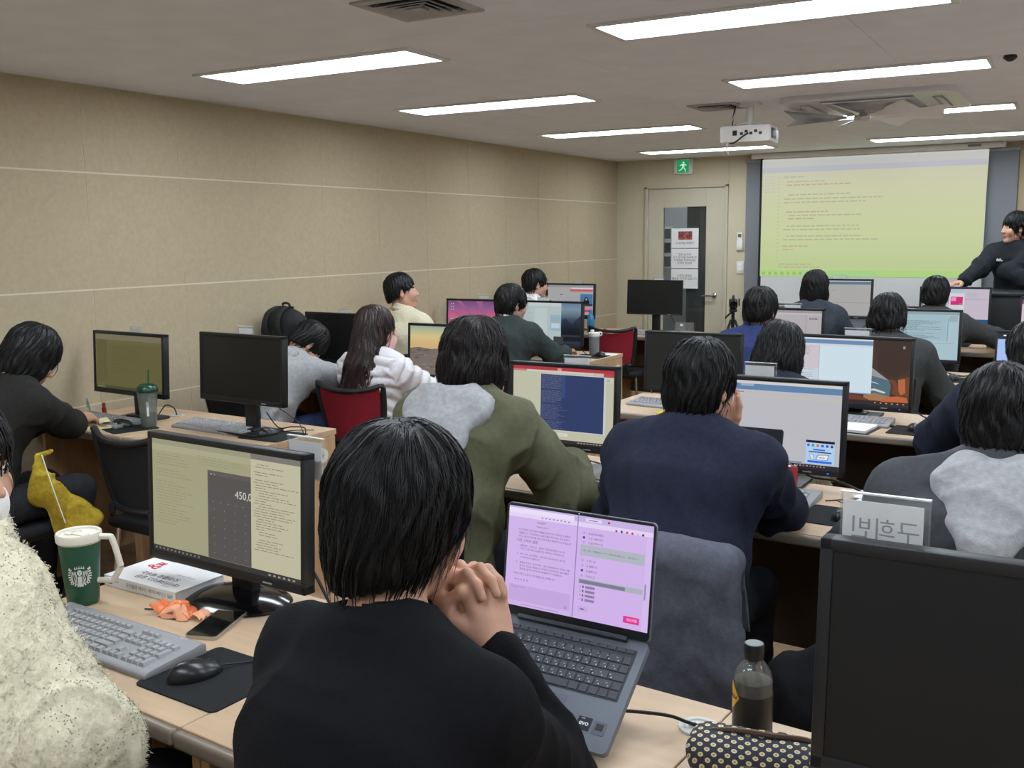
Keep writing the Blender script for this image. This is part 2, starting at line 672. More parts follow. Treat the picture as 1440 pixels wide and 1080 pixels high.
for z in (1.86, 1.58, 0.3):
    b.tube(CHROME, [(DX0 + 0.034, YF - 0.006, z - 0.07), (DX0 + 0.034, YF - 0.006, z + 0.07)], 0.009, 10)
structure(b.build('hinge', d))

# what shows through the glazed slot: a corridor
b = MB()
b.box(mat('corridor_paint', (176, 180, 184), 0.7, 0.3), (-4.6, 12.0, 1.2), (4.0, 0.1, 2.5))
b.box(mat('corridor_paint', (176, 180, 184)), (-6.2, 11.0, 1.2), (0.1, 2.0, 2.5))
b.box(mat('corridor_paint', (176, 180, 184)), (-2.7, 11.0, 1.2), (0.1, 2.0, 2.5))
b.box(mat('corridor_paint', (176, 180, 184)), (-4.4, 11.1, HC + 0.04), (3.6, 2.0, 0.06))
structure(b.build('wall_corridor', smooth=0))
b = MB()
b.box(mat('dark_green_metal', (52, 60, 60), 0.35, 0.5), (-3.855, 10.99, 1.05), (0.15, 0.3, 2.1), 0.004)
b.box(mat('dark_green_metal', (52, 60, 60)), (-3.855, 10.835, 1.05), (0.13, 0.012, 2.04), 0.003)
tag(b.build('corridor_locker', smooth=0), 'dark green locker standing beyond the glazed door', 'locker')
b = MB()
b.box(mat('corridor_notice', (66, 72, 78), 0.7), (-4.62, 11.943, 1.45), (0.16, 0.012, 0.12))
for z in (1.62, 1.45, 1.28):
    b.box(mat('corridor_notice', (66, 72, 78)), (-4.62, 11.943, z), (0.16, 0.012, 0.12))
b.box(PAPER, (-4.62, 11.947, 1.45), (0.2, 0.006, 0.52))
tag(b.build('corridor_notice_board', smooth=0), 'small white notice with three dark pictures seen through the door glass', 'notice')

# papers on the door glass
KR = lambda: mat('printed_ink', (70, 68, 70), 0.8, 0.2)
def door_paper(z0, label, lines, pic=False):
    b = MB(); x0, x1 = -3.79, -3.497
    b.box(PAPER, ((x0 + x1) / 2, YF - 0.003, z0 - 0.102), (x1 - x0, 0.002, 0.202))
    o = tag(b.build('paper_notice', smooth=0), label, 'notice', 'notices on the door glass')
    b = MB()
    M = Matrix.Translation(((x0 + x1) / 2, YF - 0.0052, 0)) @ Matrix.Rotation(R(90), 4, 'X')
    for s, z in lines:
        b.text(KR(), s, 0.028, Matrix.Translation((0, 0, z)) @ M if False else Matrix.Translation(((x0 + x1) / 2, YF - 0.0052, z)) @ Matrix.Rotation(R(90), 4, 'X'), 'CENTER')
    b.build('lettering', o, 0)
    if pic:
        b = MB()
        b.box(mat('dark_red_print', (120, 66, 62), 0.7, noise=(40, 0.5)), (-3.64, YF - 0.005, z0 - 0.075), (0.15, 0.002, 0.085))
        b.build('photo_print', o, 0)
door_paper(1.672, 'white paper sheet with a dark red picture, topmost on the door glass', [('내 강의실 예절은?', 1.51)], True)
door_paper(1.463, 'white paper sheet with four printed lines, middle one on the door glass', [('항상 눈으로', 1.392), ('끄고 켠 다음 자리에 앉', 1.362), ('아주세요 지켜주세요', 1.333), ('귀하의 양심에', 1.304)])
door_paper(1.254, 'white paper sheet with two printed lines, lowest on the door glass', [('시작된 화장실', 1.172), ('열쇠는 이곳에 있습니다', 1.142)])

# exit sign
t_ = thing('exit_sign', 'green lit exit sign with a running figure above the door', 'sign', (-3.662, YF, 2.295))
b = MB(); b.box(WHITEP, (0, -0.02, 0), (0.2, 0.04, 0.155), 0.006); b.build('casing', t_)
b = MB(); b.box(glow((24, 150, 92), 0.9), (0, -0.0415, 0.002), (0.125, 0.002, 0.125)); b.build('lit_panel', t_, 0)
b = MB(); W_ = glow((196, 232, 206), 0.95)
y_ = -0.0432
def qd(pts): b.poly(W_, [(x, y_, z) for x, z in pts])
b.lathe(W_, [(0, 0), (0.0095, 0)], (0.006, y_, 0.040), 14, 'Y')
qd([(-0.012, 0.026), (0.016, 0.030), (0.018, 0.000), (-0.006, -0.006)])
qd([(-0.006, -0.004), (0.006, -0.002), (0.030, -0.028), (0.024, -0.036)])
qd([(0.024, -0.036), (0.032, -0.028), (0.030, -0.056), (0.022, -0.056)])
qd([(-0.006, -0.004), (0.008, -0.003), (-0.010, -0.030), (-0.020, -0.026)])
qd([(-0.020, -0.024), (-0.012, -0.032), (-0.040, -0.044), (-0.044, -0.036)])
qd([(0.014, 0.030), (0.017, 0.020), (0.036, 0.006), (0.040, 0.014)])
qd([(-0.012, 0.026), (-0.006, 0.016), (-0.032, 0.004), (-0.036, 0.012)])
b.build('running_figure', t_, 0)

# switch and remote holder
t_ = thing('light_switch', 'white light switch plate right of the door', 'switch', (-3.052, YF, 1.272))
b = MB(); b.box(WHITEP, (0, -0.006, 0), (0.075, 0.012, 0.122), 0.004); b.build('plate', t_)
b = MB()
for z in (0.02, -0.02):
    b.box(mat('switch_rocker', (232, 230, 224), 0.35), (0, -0.014, z), (0.042, 0.006, 0.036), 0.002)
b.build('rocker', t_)
t_ = thing('remote_holder', 'white wall holder with an air conditioner remote, above the switch', 'remote', (-3.060, YF, 1.525))
b = MB(); b.box(WHITEP, (0, -0.012, -0.03), (0.062, 0.024, 0.10), 0.005); b.build('holder', t_)
b = MB(); b.box(WHITEP, (0, -0.014, 0.02), (0.05, 0.016, 0.15), 0.005); r_ = b.build('remote', t_)
b = MB(); b.box(mat('remote_display', (80, 86, 84), 0.3), (0, -0.0228, 0.065), (0.034, 0.002, 0.034)); b.build('display', r_, 0)

# ------------------------------------------------------------------ board, projection screen, projector
b = MB()
GB = mat('grey_board', (122, 124, 128), 0.7, 0.3)
b.box(GB, (-1.79, YF - 0.02, 1.32), (2.42, 0.04, 1.98), 0.004)
t_ = tag(b.build('wall_board', smooth=0), 'wide grey wall board behind the projection screen', 'board')
b = MB()
for z in (0.325, 2.315):
    b.box(mat('board_trim', (140, 141, 143), 0.4), (-1.79, YF - 0.03, z), (2.44, 0.06, 0.03), 0.004)
b.build('rail', t_)

SX0, SX1, SY = -2.842, -0.795, 9.90
t_ = thing('projection_screen', 'pull-down projection screen showing a yellow-green code page', 'screen', (0, 0, 0))
b = MB()
b.box(mat('screen_cloth', (205, 205, 202), 0.85, 0.2), ((SX0 + SX1) / 2, SY, 1.62), (SX1 - SX0 - 0.05, 0.003, 1.42))
b.build('screen_cloth', t_, 0)
b = MB()
for x in (SX0 + 0.013, ):
    b.box(mat('screen_border', (24, 25, 28), 0.8), (x, SY - 0.001, 1.62), (0.03, 0.004, 1.42))
b.box(mat('screen_border', (24, 25, 28)), ((SX0 + SX1) / 2, SY - 0.001, 0.915), (SX1 - SX0, 0.004, 0.02))
b.build('border', t_, 0)
b = MB()
b.tube(WHITEP, [(-2.90, 9.86, 2.352), (-0.70, 9.86, 2.352)], 0.026, 16)
b.box(WHITEP, (-1.8, 9.87, 2.356), (2.2, 0.05, 0.045), 0.008)
for x in (-2.905, -0.695):
    b.box(WHITEP, (x, 9.865, 2.353), (0.025, 0.07, 0.052), 0.008)
hs_ = b.build('roller_housing', t_)
b = MB(); b.box(mat('maker_plate', (120, 122, 126), 0.4), (-0.93, 9.834, 2.352), (0.11, 0.004, 0.02)); b.build('plate', hs_, 0)
b = MB(); b.tube(mat('screen_bar', (150, 150, 150), 0.4), [(SX0, SY, 0.90), (SX1, SY, 0.90)], 0.012, 10); b.build('weight_bar', t_)

def ramp_glow(name, stops, axis, lo, hi, strength=1.0):
    """light of a displayed picture, graded along one axis of the display"""
    if name in MATS:
        return MATS[name]
    m = bpy.data.materials.new(name); m.use_nodes = True
    nt = m.node_tree; pb = nt.nodes['Principled BSDF']
    pb.inputs['Base Color'].default_value = (0.004, 0.004, 0.005, 1)
    pb.inputs['Roughness'].default_value = 0.3
    pb.inputs['Specular IOR Level'].default_value = 0.25
    tc = nt.nodes.new('ShaderNodeTexCoord'); sp = nt.nodes.new('ShaderNodeSeparateXYZ')
    mr = nt.nodes.new('ShaderNodeMapRange'); cr = nt.nodes.new('ShaderNodeValToRGB')
    nt.links.new(tc.outputs['Object'], sp.inputs[0])
    nt.links.new(sp.outputs['XYZ'.index(axis)], mr.inputs['Value'])
    mr.inputs['From Min'].default_value = lo; mr.inputs['From Max'].default_value = hi
    nt.links.new(mr.outputs[0], cr.inputs['Fac'])
    el = cr.color_ramp.elements
    while len(el) < len(stops):
        el.new(0.5)
    for e, (p, c) in zip(el, stops):
        e.position = p; e.color = lin(c)
    nt.links.new(cr.outputs['Color'], pb.inputs['Emission Color'])
    pb.inputs['Emission Strength'].default_value = strength
    MATS[name] = m
    return m

b = MB()
PIC = ramp_glow('projected_page', [(0, (182, 200, 138)), (0.10, (186, 200, 146)), (0.35, (196, 205, 156)), (0.7, (199, 201, 165)), (1, (192, 190, 172))], 'Z', 1.19, 2.32)  # the projector's light is put into the page as its own glow
px0, px1, pz0, pz1, py = -2.822, -0.815, 1.19, 2.318, SY - 0.0035
b.poly(PIC, [(px0, py, pz0), (px1 - 0.02, py, pz0), (px1, py, pz1), (px0, py, pz1)])
def pr(u0, v0, u1, v1, c, k=1, s=1.0):
    X = lambda u: px0 + (px1 - px0 - 0.012) * u
    Z = lambda v: pz0 + (pz1 - pz0) * v
    b.poly(glow(c, s), [(X(u0), py - 0.0004 * k, Z(v0)), (X(u1), py - 0.0004 * k, Z(v0)), (X(u1), py - 0.0004 * k, Z(v1)), (X(u0), py - 0.0004 * k, Z(v1))])
pr(0, 0.93, 1, 0.998, (186, 186, 182)); pr(0, 0.985, 1, 0.998, (190, 190, 186), 2); pr(0.0, 0.885, 1, 0.93, (178, 178, 186))
pr(0, 0.0, 1, 0.055, (172, 206, 128)); pr(0.2, 0.005, 0.55, 0.05, (162, 204, 138), 2)
pr(0.0, 0.06, 1, 0.072, (188, 204, 140), 2)
for k in range(7):
    pr(0.012 + 0.03 * k, 0.014, 0.026 + 0.03 * k, 0.04, (150, 180, 122), 3)
pr(0.095, 0.06, 0.0965, 0.885, (196, 200, 160), 2)
def plines(u0, v, n, rs, c, h=0.011, tot=0.4):
    u = u0
    while u < u0 + tot:
        w = rs.uniform(0.012, 0.035)
        pr(u, v, min(u + w, u0 + tot), v + h, c, 3); u += w + 0.006
rs = random.Random(5)
for v, u0, tt, c in ((0.84, 0.105, 0.10, 0), (0.80, 0.12, 0.18, 0), (0.772, 0.12, 0.30, 1), (0.69, 0.13, 0.29, 0), (0.655, 0.11, 0.46, 0), (0.625, 0.11, 0.38, 0), (0.545, 0.12, 0.20, 1),
                     (0.515, 0.135, 0.34, 0), (0.488, 0.13, 0.13, 1), (0.425, 0.125, 0.34, 0), (0.395, 0.11, 0.36, 0), (0.34, 0.125, 0.36, 0), (0.31, 0.11, 0.45, 0), (0.255, 0.11, 0.12, 1), (0.225, 0.11, 0.05, 0), (0.10, 0.09, 0.16, 0), (0.075, 0.09, 0.2, 0)):
    plines(u0, v, 0, rs, ((176, 178, 146), (186, 166, 140))[c], 0.011, tt)
for k in range(24):
    pr(0.078, 0.84 - 0.031 * k, 0.088, 0.85 - 0.031 * k, (186, 190, 150), 3)
for k in range(6):
    plines(0.015, 0.85 - 0.026 * k, 0, rs, (186, 188, 178), 0.008, 0.05)
b.build('projected_picture', t_, 0)

# projector
t_ = thing('projector', 'white ceiling projector hanging from a bracket before the screen', 'projector', (-1.83, 6.12, HC), R(4))
b = MB()
b.box(WHITEP, (0, 0, -0.185), (0.30, 0.25, 0.10), 0.012)
b.box(WHITEP, (0, 0.0, -0.185), (0.31, 0.20, 0.075), 0.01)
bd = b.build('body', t_)
b = MB(); b.box(DGREY, (0.1515, -0.04, -0.185), (0.01, 0.12, 0.06), 0.004); b.build('intake_grille', bd)
b = MB()
b.lathe(DGREY, [(0, 0), (0.034, 0), (0.034, 0.02), (0.026, 0.022), (0.024, 0.012), (0, 0.012)], (0.08, 0.125, -0.18), 24, 'Y')
b.lathe(BLACKG, [(0, 0.018), (0.022, 0.013)], (0.08, 0.125, -0.18), 24, 'Y')
b.build('lens', bd)
b = MB()
for k in range(5):
    b.box(DGREY, (-0.02 + 0.028 * k, -0.1255, -0.185 + 0.012 * (k % 2)), (0.018, 0.006, 0.016), 0.002)
b.box(BLACKP, (-0.06, -0.1255, -0.18), (0.026, 0.006, 0.03), 0.002)
b.build('sockets', bd)
b = MB()
b.tube(WHITEP, [(0, 0, -0.002), (0, 0, -0.14)], 0.022, 14)
b.lathe(WHITEP, [(0, 0), (0.07, 0), (0.07, -0.012), (0.03, -0.016), (0, -0.016)], (0, 0, 0), 24)
for x in (-0.07, 0.07):
    b.tube(WHITEP, [(0, 0, -0.11), (x, 0.05, -0.125), (x, 0.06, -0.14)], 0.008, 8)
    b.tube(WHITEP, [(0, 0, -0.11), (x, -0.05, -0.125), (x, -0.06, -0.14)], 0.008, 8)
b.build('ceiling_bracket', t_)
b = MB()
b.tube(DGREY, [(-0.10, 0.05, -0.002), (-0.105, 0.0, -0.10), (-0.10, -0.08, -0.22), (-0.06, -0.15, -0.24), (0.0, -0.15, -0.20), (0.02, -0.13, -0.185)], 0.005, 8, 6)
b.tube(WHITEP, [(-0.09, 0.05, -0.002), (-0.11, -0.02, -0.13), (-0.11, -0.11, -0.25), (-0.1, -0.11, -0.30)], 0.004, 8, 6)
b.build('cable', t_)

# ------------------------------------------------------------------ ceiling fittings
LAMP = mat('light_diffuser', (240, 240, 240), 0.5, emit=((232, 243, 255), 20.0))
LXS = [(-3.715, -2.525), (-1.65, -0.46), (0.41, 1.60)]
LYS = [(0.06, 0.34), (1.80, 2.08), (3.54, 3.82), (5.13, 5.41), (6.98, 7.26), (8.94, 9.22)]
where = {(0, 2): 'nearest long ceiling light over the left desks', (0, 3): 'second long ceiling light over the left desks', (0, 4): 'third long ceiling light over the left desks', (0, 5): 'long ceiling light farthest back near the exit sign',
         (1, 2): 'large bright ceiling light at the top edge of the view', (1, 3): 'long ceiling light just before the air conditioner', (1, 4): 'long ceiling light behind the blades of the air conditioner', (1, 5): 'long ceiling light just before the projection screen'}
FRAMEW = mat('light_frame', (214, 214, 212), 0.4)
protoL = None
for i, (x0, x1) in enumerate(LXS):
    for j, (y0, y1) in enumerate(LYS):
        lab = where.get((i, j), 'long white ceiling light outside the view, number of rows from the back wall: %s, column by the %s' % (('one', 'two', 'three', 'four', 'five', 'six')[j], ('tan wall', 'middle', 'right wall')[i]))
        if (i, j) not in where:
            lab = 'recessed long ceiling light, %s row from back wall, over %s' % (('first', 'second', 'third', 'fourth', 'fifth', 'last')[j], ('left desks', 'middle desks', 'right side')[i])
        c = ((x0 + x1) / 2, (y0 + y1) / 2, HC)
        if protoL is None:
            t_ = thing('ceiling_light', lab, 'ceiling light', c, 0, 'recessed ceiling lights')
            w, dd = x1 - x0, y1 - y0
            b = MB(); b.box(LAMP, (0, 0, -0.004), (w, dd, 0.006)); b.build('diffuser', t_, 0)
            b = MB()
            for s in (-1, 1):
                b.box(FRAMEW, (0, s * (dd / 2 + 0.014), -0.005), (w + 0.056, 0.026, 0.012), 0.003)
                b.box(FRAMEW, (s * (w / 2 + 0.014), 0, -0.005), (0.026, dd + 0.002, 0.012), 0.003)
            b.build('frame', t_)
            protoL = remember(t_)
        else:
            dup(protoL, c, 0, lab)

def vent(x, y, s, label):
    t_ = thing('ceiling_vent', label, 'vent', (x, y, HC))
    b = MB(); VM = mat('vent_metal', (170, 170, 170), 0.5)
    for q in (1, -1):
        b.box(VM, (0, q * (s / 2 + 0.02), -0.004), (s + 0.08, 0.04, 0.008), 0.002)
        b.box(VM, (q * (s / 2 + 0.02), 0, -0.004), (0.04, s, 0.008), 0.002)
    b.build('frame', t_)
    b = MB(); b.box(mat('vent_dark', (40, 40, 42), 0.8), (0, 0, -0.001), (s, s, 0.003)); b.build('backing', t_, 0)
    b = MB()
    for k in range(1, 5):
        q = s / 2 * k / 4.6
        for a in range(4):
            mm = Matrix.Rotation(R(90 * a), 4, 'Z')
            b.M = mm
            b.prism(VM, [(-q, q - 0.018, -0.005), (q, q - 0.018, -0.005), (q, q, -0.016), (-q, q, -0.016)], (0, 0.001, 0.002))
    b.M = Matrix.Identity(4)
    b.box(VM, (0, 0, -0.01), (0.05, 0.05, 0.006))
    b.build('louvres', t_, 20)
vent(-2.03, 2.93, 0.25, 'square louvred ceiling vent near the top of the view')
vent(-2.03, 6.12, 0.22, 'square ceiling vent behind the projector')

# cassette air conditioner with a blade guard below it
t_ = thing('air_conditioner', 'white four-way cassette air conditioner in the ceiling', 'air conditioner', (-1.14, 6.36, HC))
AC = mat('air_conditioner_plastic', (206, 207, 207), 0.4)
b = MB(); b.rrect(AC, (0, 0), 0.95, 0.86, -0.035, 0.0, 0.09); b.build('panel', t_)
b = MB()
for k in range(13):
    b.box(mat('grille_slot', (186, 188, 190), 0.5), (0, -0.24 + 0.04 * k, -0.037), (0.50, 0.018, 0.006), 0.001)
b.build('grille', t_)
b = MB()
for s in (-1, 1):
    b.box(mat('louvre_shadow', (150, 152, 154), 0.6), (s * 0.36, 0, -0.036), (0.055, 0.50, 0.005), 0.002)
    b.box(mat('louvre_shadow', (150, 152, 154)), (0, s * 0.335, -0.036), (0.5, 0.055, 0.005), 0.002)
for s in (-1, 1):
    b.box(AC, (s * 0.365, 0, -0.041), (0.04, 0.49, 0.006), 0.002, (0, s * 0.3, 0))
    b.box(AC, (0, s * 0.34, -0.041), (0.49, 0.04, 0.006), 0.002, (s * -0.3, 0, 0))
b.build('flap', t_)
t_ = thing('air_circulator_fan', 'bladed air circulator hanging under the ceiling air conditioner', 'fan', (-1.25, 6.50, 2.30))
b = MB(); b.lathe(mat('fan_hub', (190, 190, 192), 0.3), [(0, 0.02), (0.03, 0.02), (0.05, 0.0), (0.045, -0.02), (0, -0.028)], (0, 0, 0), 24)
b.tube(mat('fan_hub', (190, 190, 192)), [(0, 0, 0.045), (0, 0, 0.0)], 0.012, 10); b.build('hub', t_)
for k in range(7):
    b = MB()
    b.M = Matrix.Rotation(R(k * 360 / 7 + 10), 4, 'Z')
    BL = mat('fan_blade', (236, 238, 240), 0.3)
    b.grid(BL, lambda u, v: Vector((0.05 + 0.41 * u, (v - 0.5) * (0.03 + 0.17 * max(0, u - 0.42) ** 0.5 * (1.15 if u > 0.42 else 0)), 0.012 * u - (v - 0.5) * 0.07 * u)), 14, 4)
    b.grid(BL, lambda u, v: Vector((0.05 + 0.41 * u, (0.5 - v) * (0.03 + 0.17 * max(0, u - 0.42) ** 0.5 * (1.15 if u > 0.42 else 0)), 0.0105 + 0.012 * u - (0.5 - v) * 0.07 * u - 0.013)), 14, 4)
    b.build('blade', t_, 40)
b = MB(); b.lathe(DGREY, [(0, -0.028), (0.012, -0.026), (0.03, -0.012), (0.026, 0), (0, 0)], (-0.36, 5.14, HC), 16)
tag(b.build('ceiling_sensor'), 'small dark sensor on the ceiling beside a light', 'sensor')
b = MB(); b.lathe(WHITEP, [(0, -0.004), (0.05, -0.004), (0.055, 0), (0, 0)], (-3.0, 5.0, HC), 20)
tag(b.build('ceiling_access_cap'), 'small flat white cap on the ceiling between the left lights', 'cap')
# ------------------------------------------------------------------ desks
DZT = 0.73
def desk(x0, x1, yref, xref, ang, d, label, group, holes=(), side_hole=None, tall_side=None):
    """one desk unit of a row; the row's far edge passes (xref, yref) at angle ang"""
    a = R(ang); w = (x1 - x0)
    xm = (x0 + x1) / 2
    ex, ey = math.cos(a), math.sin(a)
    k = (xm - xref) / ex
    far = Vector((xm, yref + k * ey, 0))
    c = far + Vector((math.sin(a), -math.cos(a), 0)) * (d / 2)
    w = w / ex
    t_ = thing('desk', label, 'desk', (c.x, c.y, 0), a, group)
    b = MB(); b.box(WOOD, (0, 0.006, DZT - 0.013), (w - 0.003, d - 0.012, 0.026), 0.0015, seg=1)
    top = b.build('worktop', t_)
    b = MB()
    b.box(EDGE, (0, -d / 2 + 0.001, DZT - 0.0165), (w - 0.003, 0.022, 0.033), 0.009, seg=3)
    b.build('edge_band', t_)
    for s in (-1, 1):
        b = MB(); b.box(WOODS, (s * (w / 2 - 0.0135), 0.02, (DZT - 0.027) / 2), (0.024, d - 0.06, DZT - 0.027), 0.0015, seg=1)
        sp = b.build('side_panel', t_)
        if side_hole and s > 0:
            b = MB(); b.lathe(WHITEP, [(0, 0.004), (0.022, 0.004), (0.026, 0.006), (0.034, 0.006), (0.034, 0), (0, 0)], (w / 2 - 0.0015, side_hole, 0.62), 28, 'X')
            for q in (0, 60, 120):
                b.box(mat('grommet_slit', (120, 118, 112), 0.6), (w / 2 + 0.0029, side_hole, 0.62), (0.0008, 0.034, 0.0016), 0, (R(q), 0, 0))
            b.build('cable_port', sp)
    b = MB(); b.box(BROWN, (0, d / 2 - 0.09, 0.43), (w - 0.052, 0.016, 0.54)); b.build('modesty_panel', t_, 0)
    b = MB(); b.box(BROWN, (0, d / 2 - 0.17, 0.66), (w - 0.052, 0.14, 0.012)); b.build('cable_tray', t_, 0)
    for (gx, gy) in holes:
        v = Matrix.Rotation(-a, 4, 'Z') @ (Vector((gx, gy, 0)) - c)
        b = MB()
        b.lathe(mat('grommet_grey', (186, 185, 180), 0.45), [(0, 0.0025), (0.024, 0.0025), (0.026, 0.005), (0.036, 0.0045), (0.037, 0), (0, 0)], (v.x, v.y, DZT), 30)
        for q in (20, 80, 140):
            b.box(mat('grommet_slit', (120, 118, 112)), (v.x, v.y, DZT + 0.0028), (0.036, 0.0018, 0.0008), 0, (0, 0, R(q)))
        b.build('cable_grommet', top)
    return t_

RB = [-2.12, -1.32, -0.52, 0.28]
ROWA = (1.715, -0.55, -5.0, 0.62)
ROWB = (3.50, -0.70, -4.0, 0.62)
ROWC = (5.12, -0.65, -2.5, 0.64)
ROWD = (6.80, -0.65, -2.0, 0.62)
ROWE = (8.58, -0.65, -1.0, 0.60)
rows = [(ROWA, 'nearest row', [(-0.551, 1.619)]), (ROWB, 'second row of the right block', [(-0.565, 3.37)]), (ROWC, 'third row of the right block', []), (ROWD, 'fourth row of the right block', [(-0.56, 6.62)]), (ROWE, 'front row by the projection screen', [])]
nth = {0: ['birch desk with the green mug and the white book', 'birch desk under the open grey laptop', 'birch desk under the big dark monitor'],
       1: ['birch desk of the person in the olive jacket', 'birch desk of the person in the navy sweatshirt', 'birch desk of the person in the dark jacket'],
       2: ['birch desk with the dark monitor and bare keyboard', 'birch desk with the rock arch screen', 'birch desk of the navy clothed person at the edge'],
       3: ['birch desk of the person in the blue jumper', 'birch desk of the person in the dark grey shirt', 'birch desk under the lit blue tablet screen'],
       4: ['birch desk of the black bob person', 'birch desk of the person near the lectern', 'birch desk at the right end before the lectern']}
for i, (rw, nm, holes) in enumerate(rows):
    for j in range(3):
        hs2 = [h for h in holes if RB[j] <= h[0] < RB[j + 1]]
        desk(RB[j], RB[j + 1], rw[0], rw[1], rw[2], rw[3], nth[i][j] + ', ' + nm, 'desks of the right block', hs2)
LB = [-4.375, -3.68, -2.98]
ROWL = [(3.56, -2.98, -3.0, 0.64), (5.11, -2.98, -2.0, 0.62), (6.88, -2.98, -1.5, 0.62), (8.72, -2.98, -1.0, 0.62)]
ln = [['birch desk where the woman in black writes', 'birch desk with a round side cable port'], ['birch desk where the grey hoodie person rests', 'birch desk of the long haired woman'], ['birch desk by the pink sunset screen', 'birch desk under the clear shaker bottle'], ['birch desk of the person with the white hood', 'birch desk under the thin black monitor']]
lr = ['nearest row by the tan wall', 'second row by the tan wall', 'third row by the tan wall', 'front row by the tan wall']
for i, rw in enumerate(ROWL):
    for j in range(2):
        desk(LB[j], LB[j + 1], rw[0], rw[1], rw[2], rw[3], ln[i][j] + ', ' + lr[i], 'desks along the tan wall', [(-3.93, 3.47)] if (i == 0 and j == 0) else [], 0.22 if j == 1 else None)

# ------------------------------------------------------------------ chairs
def chair_proto(cloth, label, loc, rz):
    t_ = thing('office_chair', label, 'chair', loc, rz, 'computer room chairs')
    b = MB(); b.box(cloth if cloth is not MATS.get('chair_red_mesh') else mat('chair_seat_black', (34, 34, 36), 0.9), (0, 0.02, 0.412), (0.44, 0.43, 0.05), 0.024, seg=3)
    b.build('seat', t_)
    # back: a curved plastic hoop with stretched mesh; y is depth (back is at negative y)
    def bp(u, v):
        """u -1..1 across, v 0..1 up"""
        hw = 0.165 + 0.045 * math.sin(min(1, v) * math.pi * 0.55)
        z = 0.50 + (0.325 - 0.045 * (1 - u * u) * v) * v
        return Vector((hw * u, -0.225 - 0.05 * v + 0.05 * u * u, z))
    b = MB(); b.grid(cloth, lambda u, v: bp(u * 1.84 - 0.92, v * 0.95 + 0.02), 12, 10)
    b.grid(cloth, lambda u, v: bp(0.92 - u * 1.84, v * 0.95 + 0.02) + Vector((0, 0.004, 0)), 12, 10)
    b.build('back_mesh', t_)
    loop = [bp(-1, k / 8) for k in range(9)] + [bp(-1 + 2 * k / 10, 1.0) + Vector((0, 0, 0.012 * (1 - abs(-1 + 0.2 * k)))) for k in range(1, 10)] + [bp(1, 1 - k / 8) for k in range(9)]
    loop += [bp(1 - 2 * k / 6, 0) for k in range(1, 7)]
    b = MB(); b.tube(BLACKP, loop, [0.017] * len(loop), 8, 2, 0.8); b.build('back_frame', t_)
    b = MB()
    for s in (-1, 1):
        b.tube(BLACKP, [(s * 0.13, -0.22, 0.51), (s * 0.13, -0.21, 0.44), (s * 0.13, -0.12, 0.405)], 0.014, 8, 4)
    b.box(BLACKP, (0, 0.02, 0.382), (0.36, 0.36, 0.02), 0.008)
    b.build('under_frame', t_)
    for sx in (-1, 1):
        for sy in (-1, 1):
            b = MB(); b.tube(CHROME, [(sx * 0.19, 0.02 + sy * 0.17, 0.40), (sx * 0.225, 0.02 + sy * 0.21, 0.004)], 0.0105, 10)
            lg = b.build('leg', t_)
            b = MB(); b.lathe(BLACKP, [(0, 0), (0.014, 0), (0.014, 0.02), (0, 0.02)], (sx * 0.225, 0.02 + sy * 0.21, 0), 12); b.build('foot_cap', lg)
    return remember(t_)

BLKM = mat('chair_black_mesh', (34, 35, 37), 0.9, 0.2, bump=(300, 0.3))
REDM = mat('chair_red_mesh', (142, 38, 50), 0.9, 0.2, bump=(300, 0.3))
ch_b = chair_proto(BLKM, 'empty black mesh chair beside the writing woman', (-3.36, 2.93, 0), R(-4))
ch_r = chair_proto(REDM, 'red mesh chair of the woman in the white puffer jacket', (-3.46, 4.46, 0), R(4))

# ------------------------------------------------------------------ monitors
class Screen:
    """patches of light on a display, in units of the picture's width and height"""
    def __init__(self, w, h, y, z0):
        self.b = MB(); self.w, self.h, self.y, self.z0 = w, h, y, z0
    def r(self, u0, v0, u1, v1, c, k=1, s=1.0):
        m = c if isinstance(c, bpy.types.Material) else glow(c, s)
        X = lambda u: -self.w / 2 + self.w * u
        Z = lambda v: self.z0 + self.h * v
        y = self.y - 0.0002 * k
        self.b.poly(m, [(X(u0), y, Z(v0)), (X(u1), y, Z(v0)), (X(u1), y, Z(v1)), (X(u0), y, Z(v1))])
    def p(self, pts, c, k=1, s=1.0):
        m = c if isinstance(c, bpy.types.Material) else glow(c, s)
        y = self.y - 0.0002 * k
        self.b.poly(m, [(-self.w / 2 + self.w * u, y, self.z0 + self.h * v) for u, v in pts])
    def lines(self, u0, u1, v1, v0, n, c, seed=1, k=3, th=0.4, ind=0.0, s=1.0, full=0.5):
        q = random.Random(seed); dv = (v1 - v0) / n
        for i in range(n):
            if q.random() < 0.12:
                continue
            v = v1 - dv * (i + 0.7)
            u = u0 + ind * q.randint(0, 3)
            end = u0 + (u1 - u0) * (full + (1 - full) * q.random())
            while u < end:
                w = q.uniform(0.012, 0.05)
                self.r(u, v, min(end, u + w), v + dv * th, c, k, s); u += w + 0.007
    def text(self, s, u, v, size, c, k=4, align='LEFT', rgbs=1.0):
        M = Matrix.Translation((-self.w / 2 + self.w * u, self.y - 0.0002 * k, self.z0 + self.h * v)) @ Matrix.Rotation(R(90), 4, 'X')
        self.b.text(glow(c, rgbs), s, size, M, align)

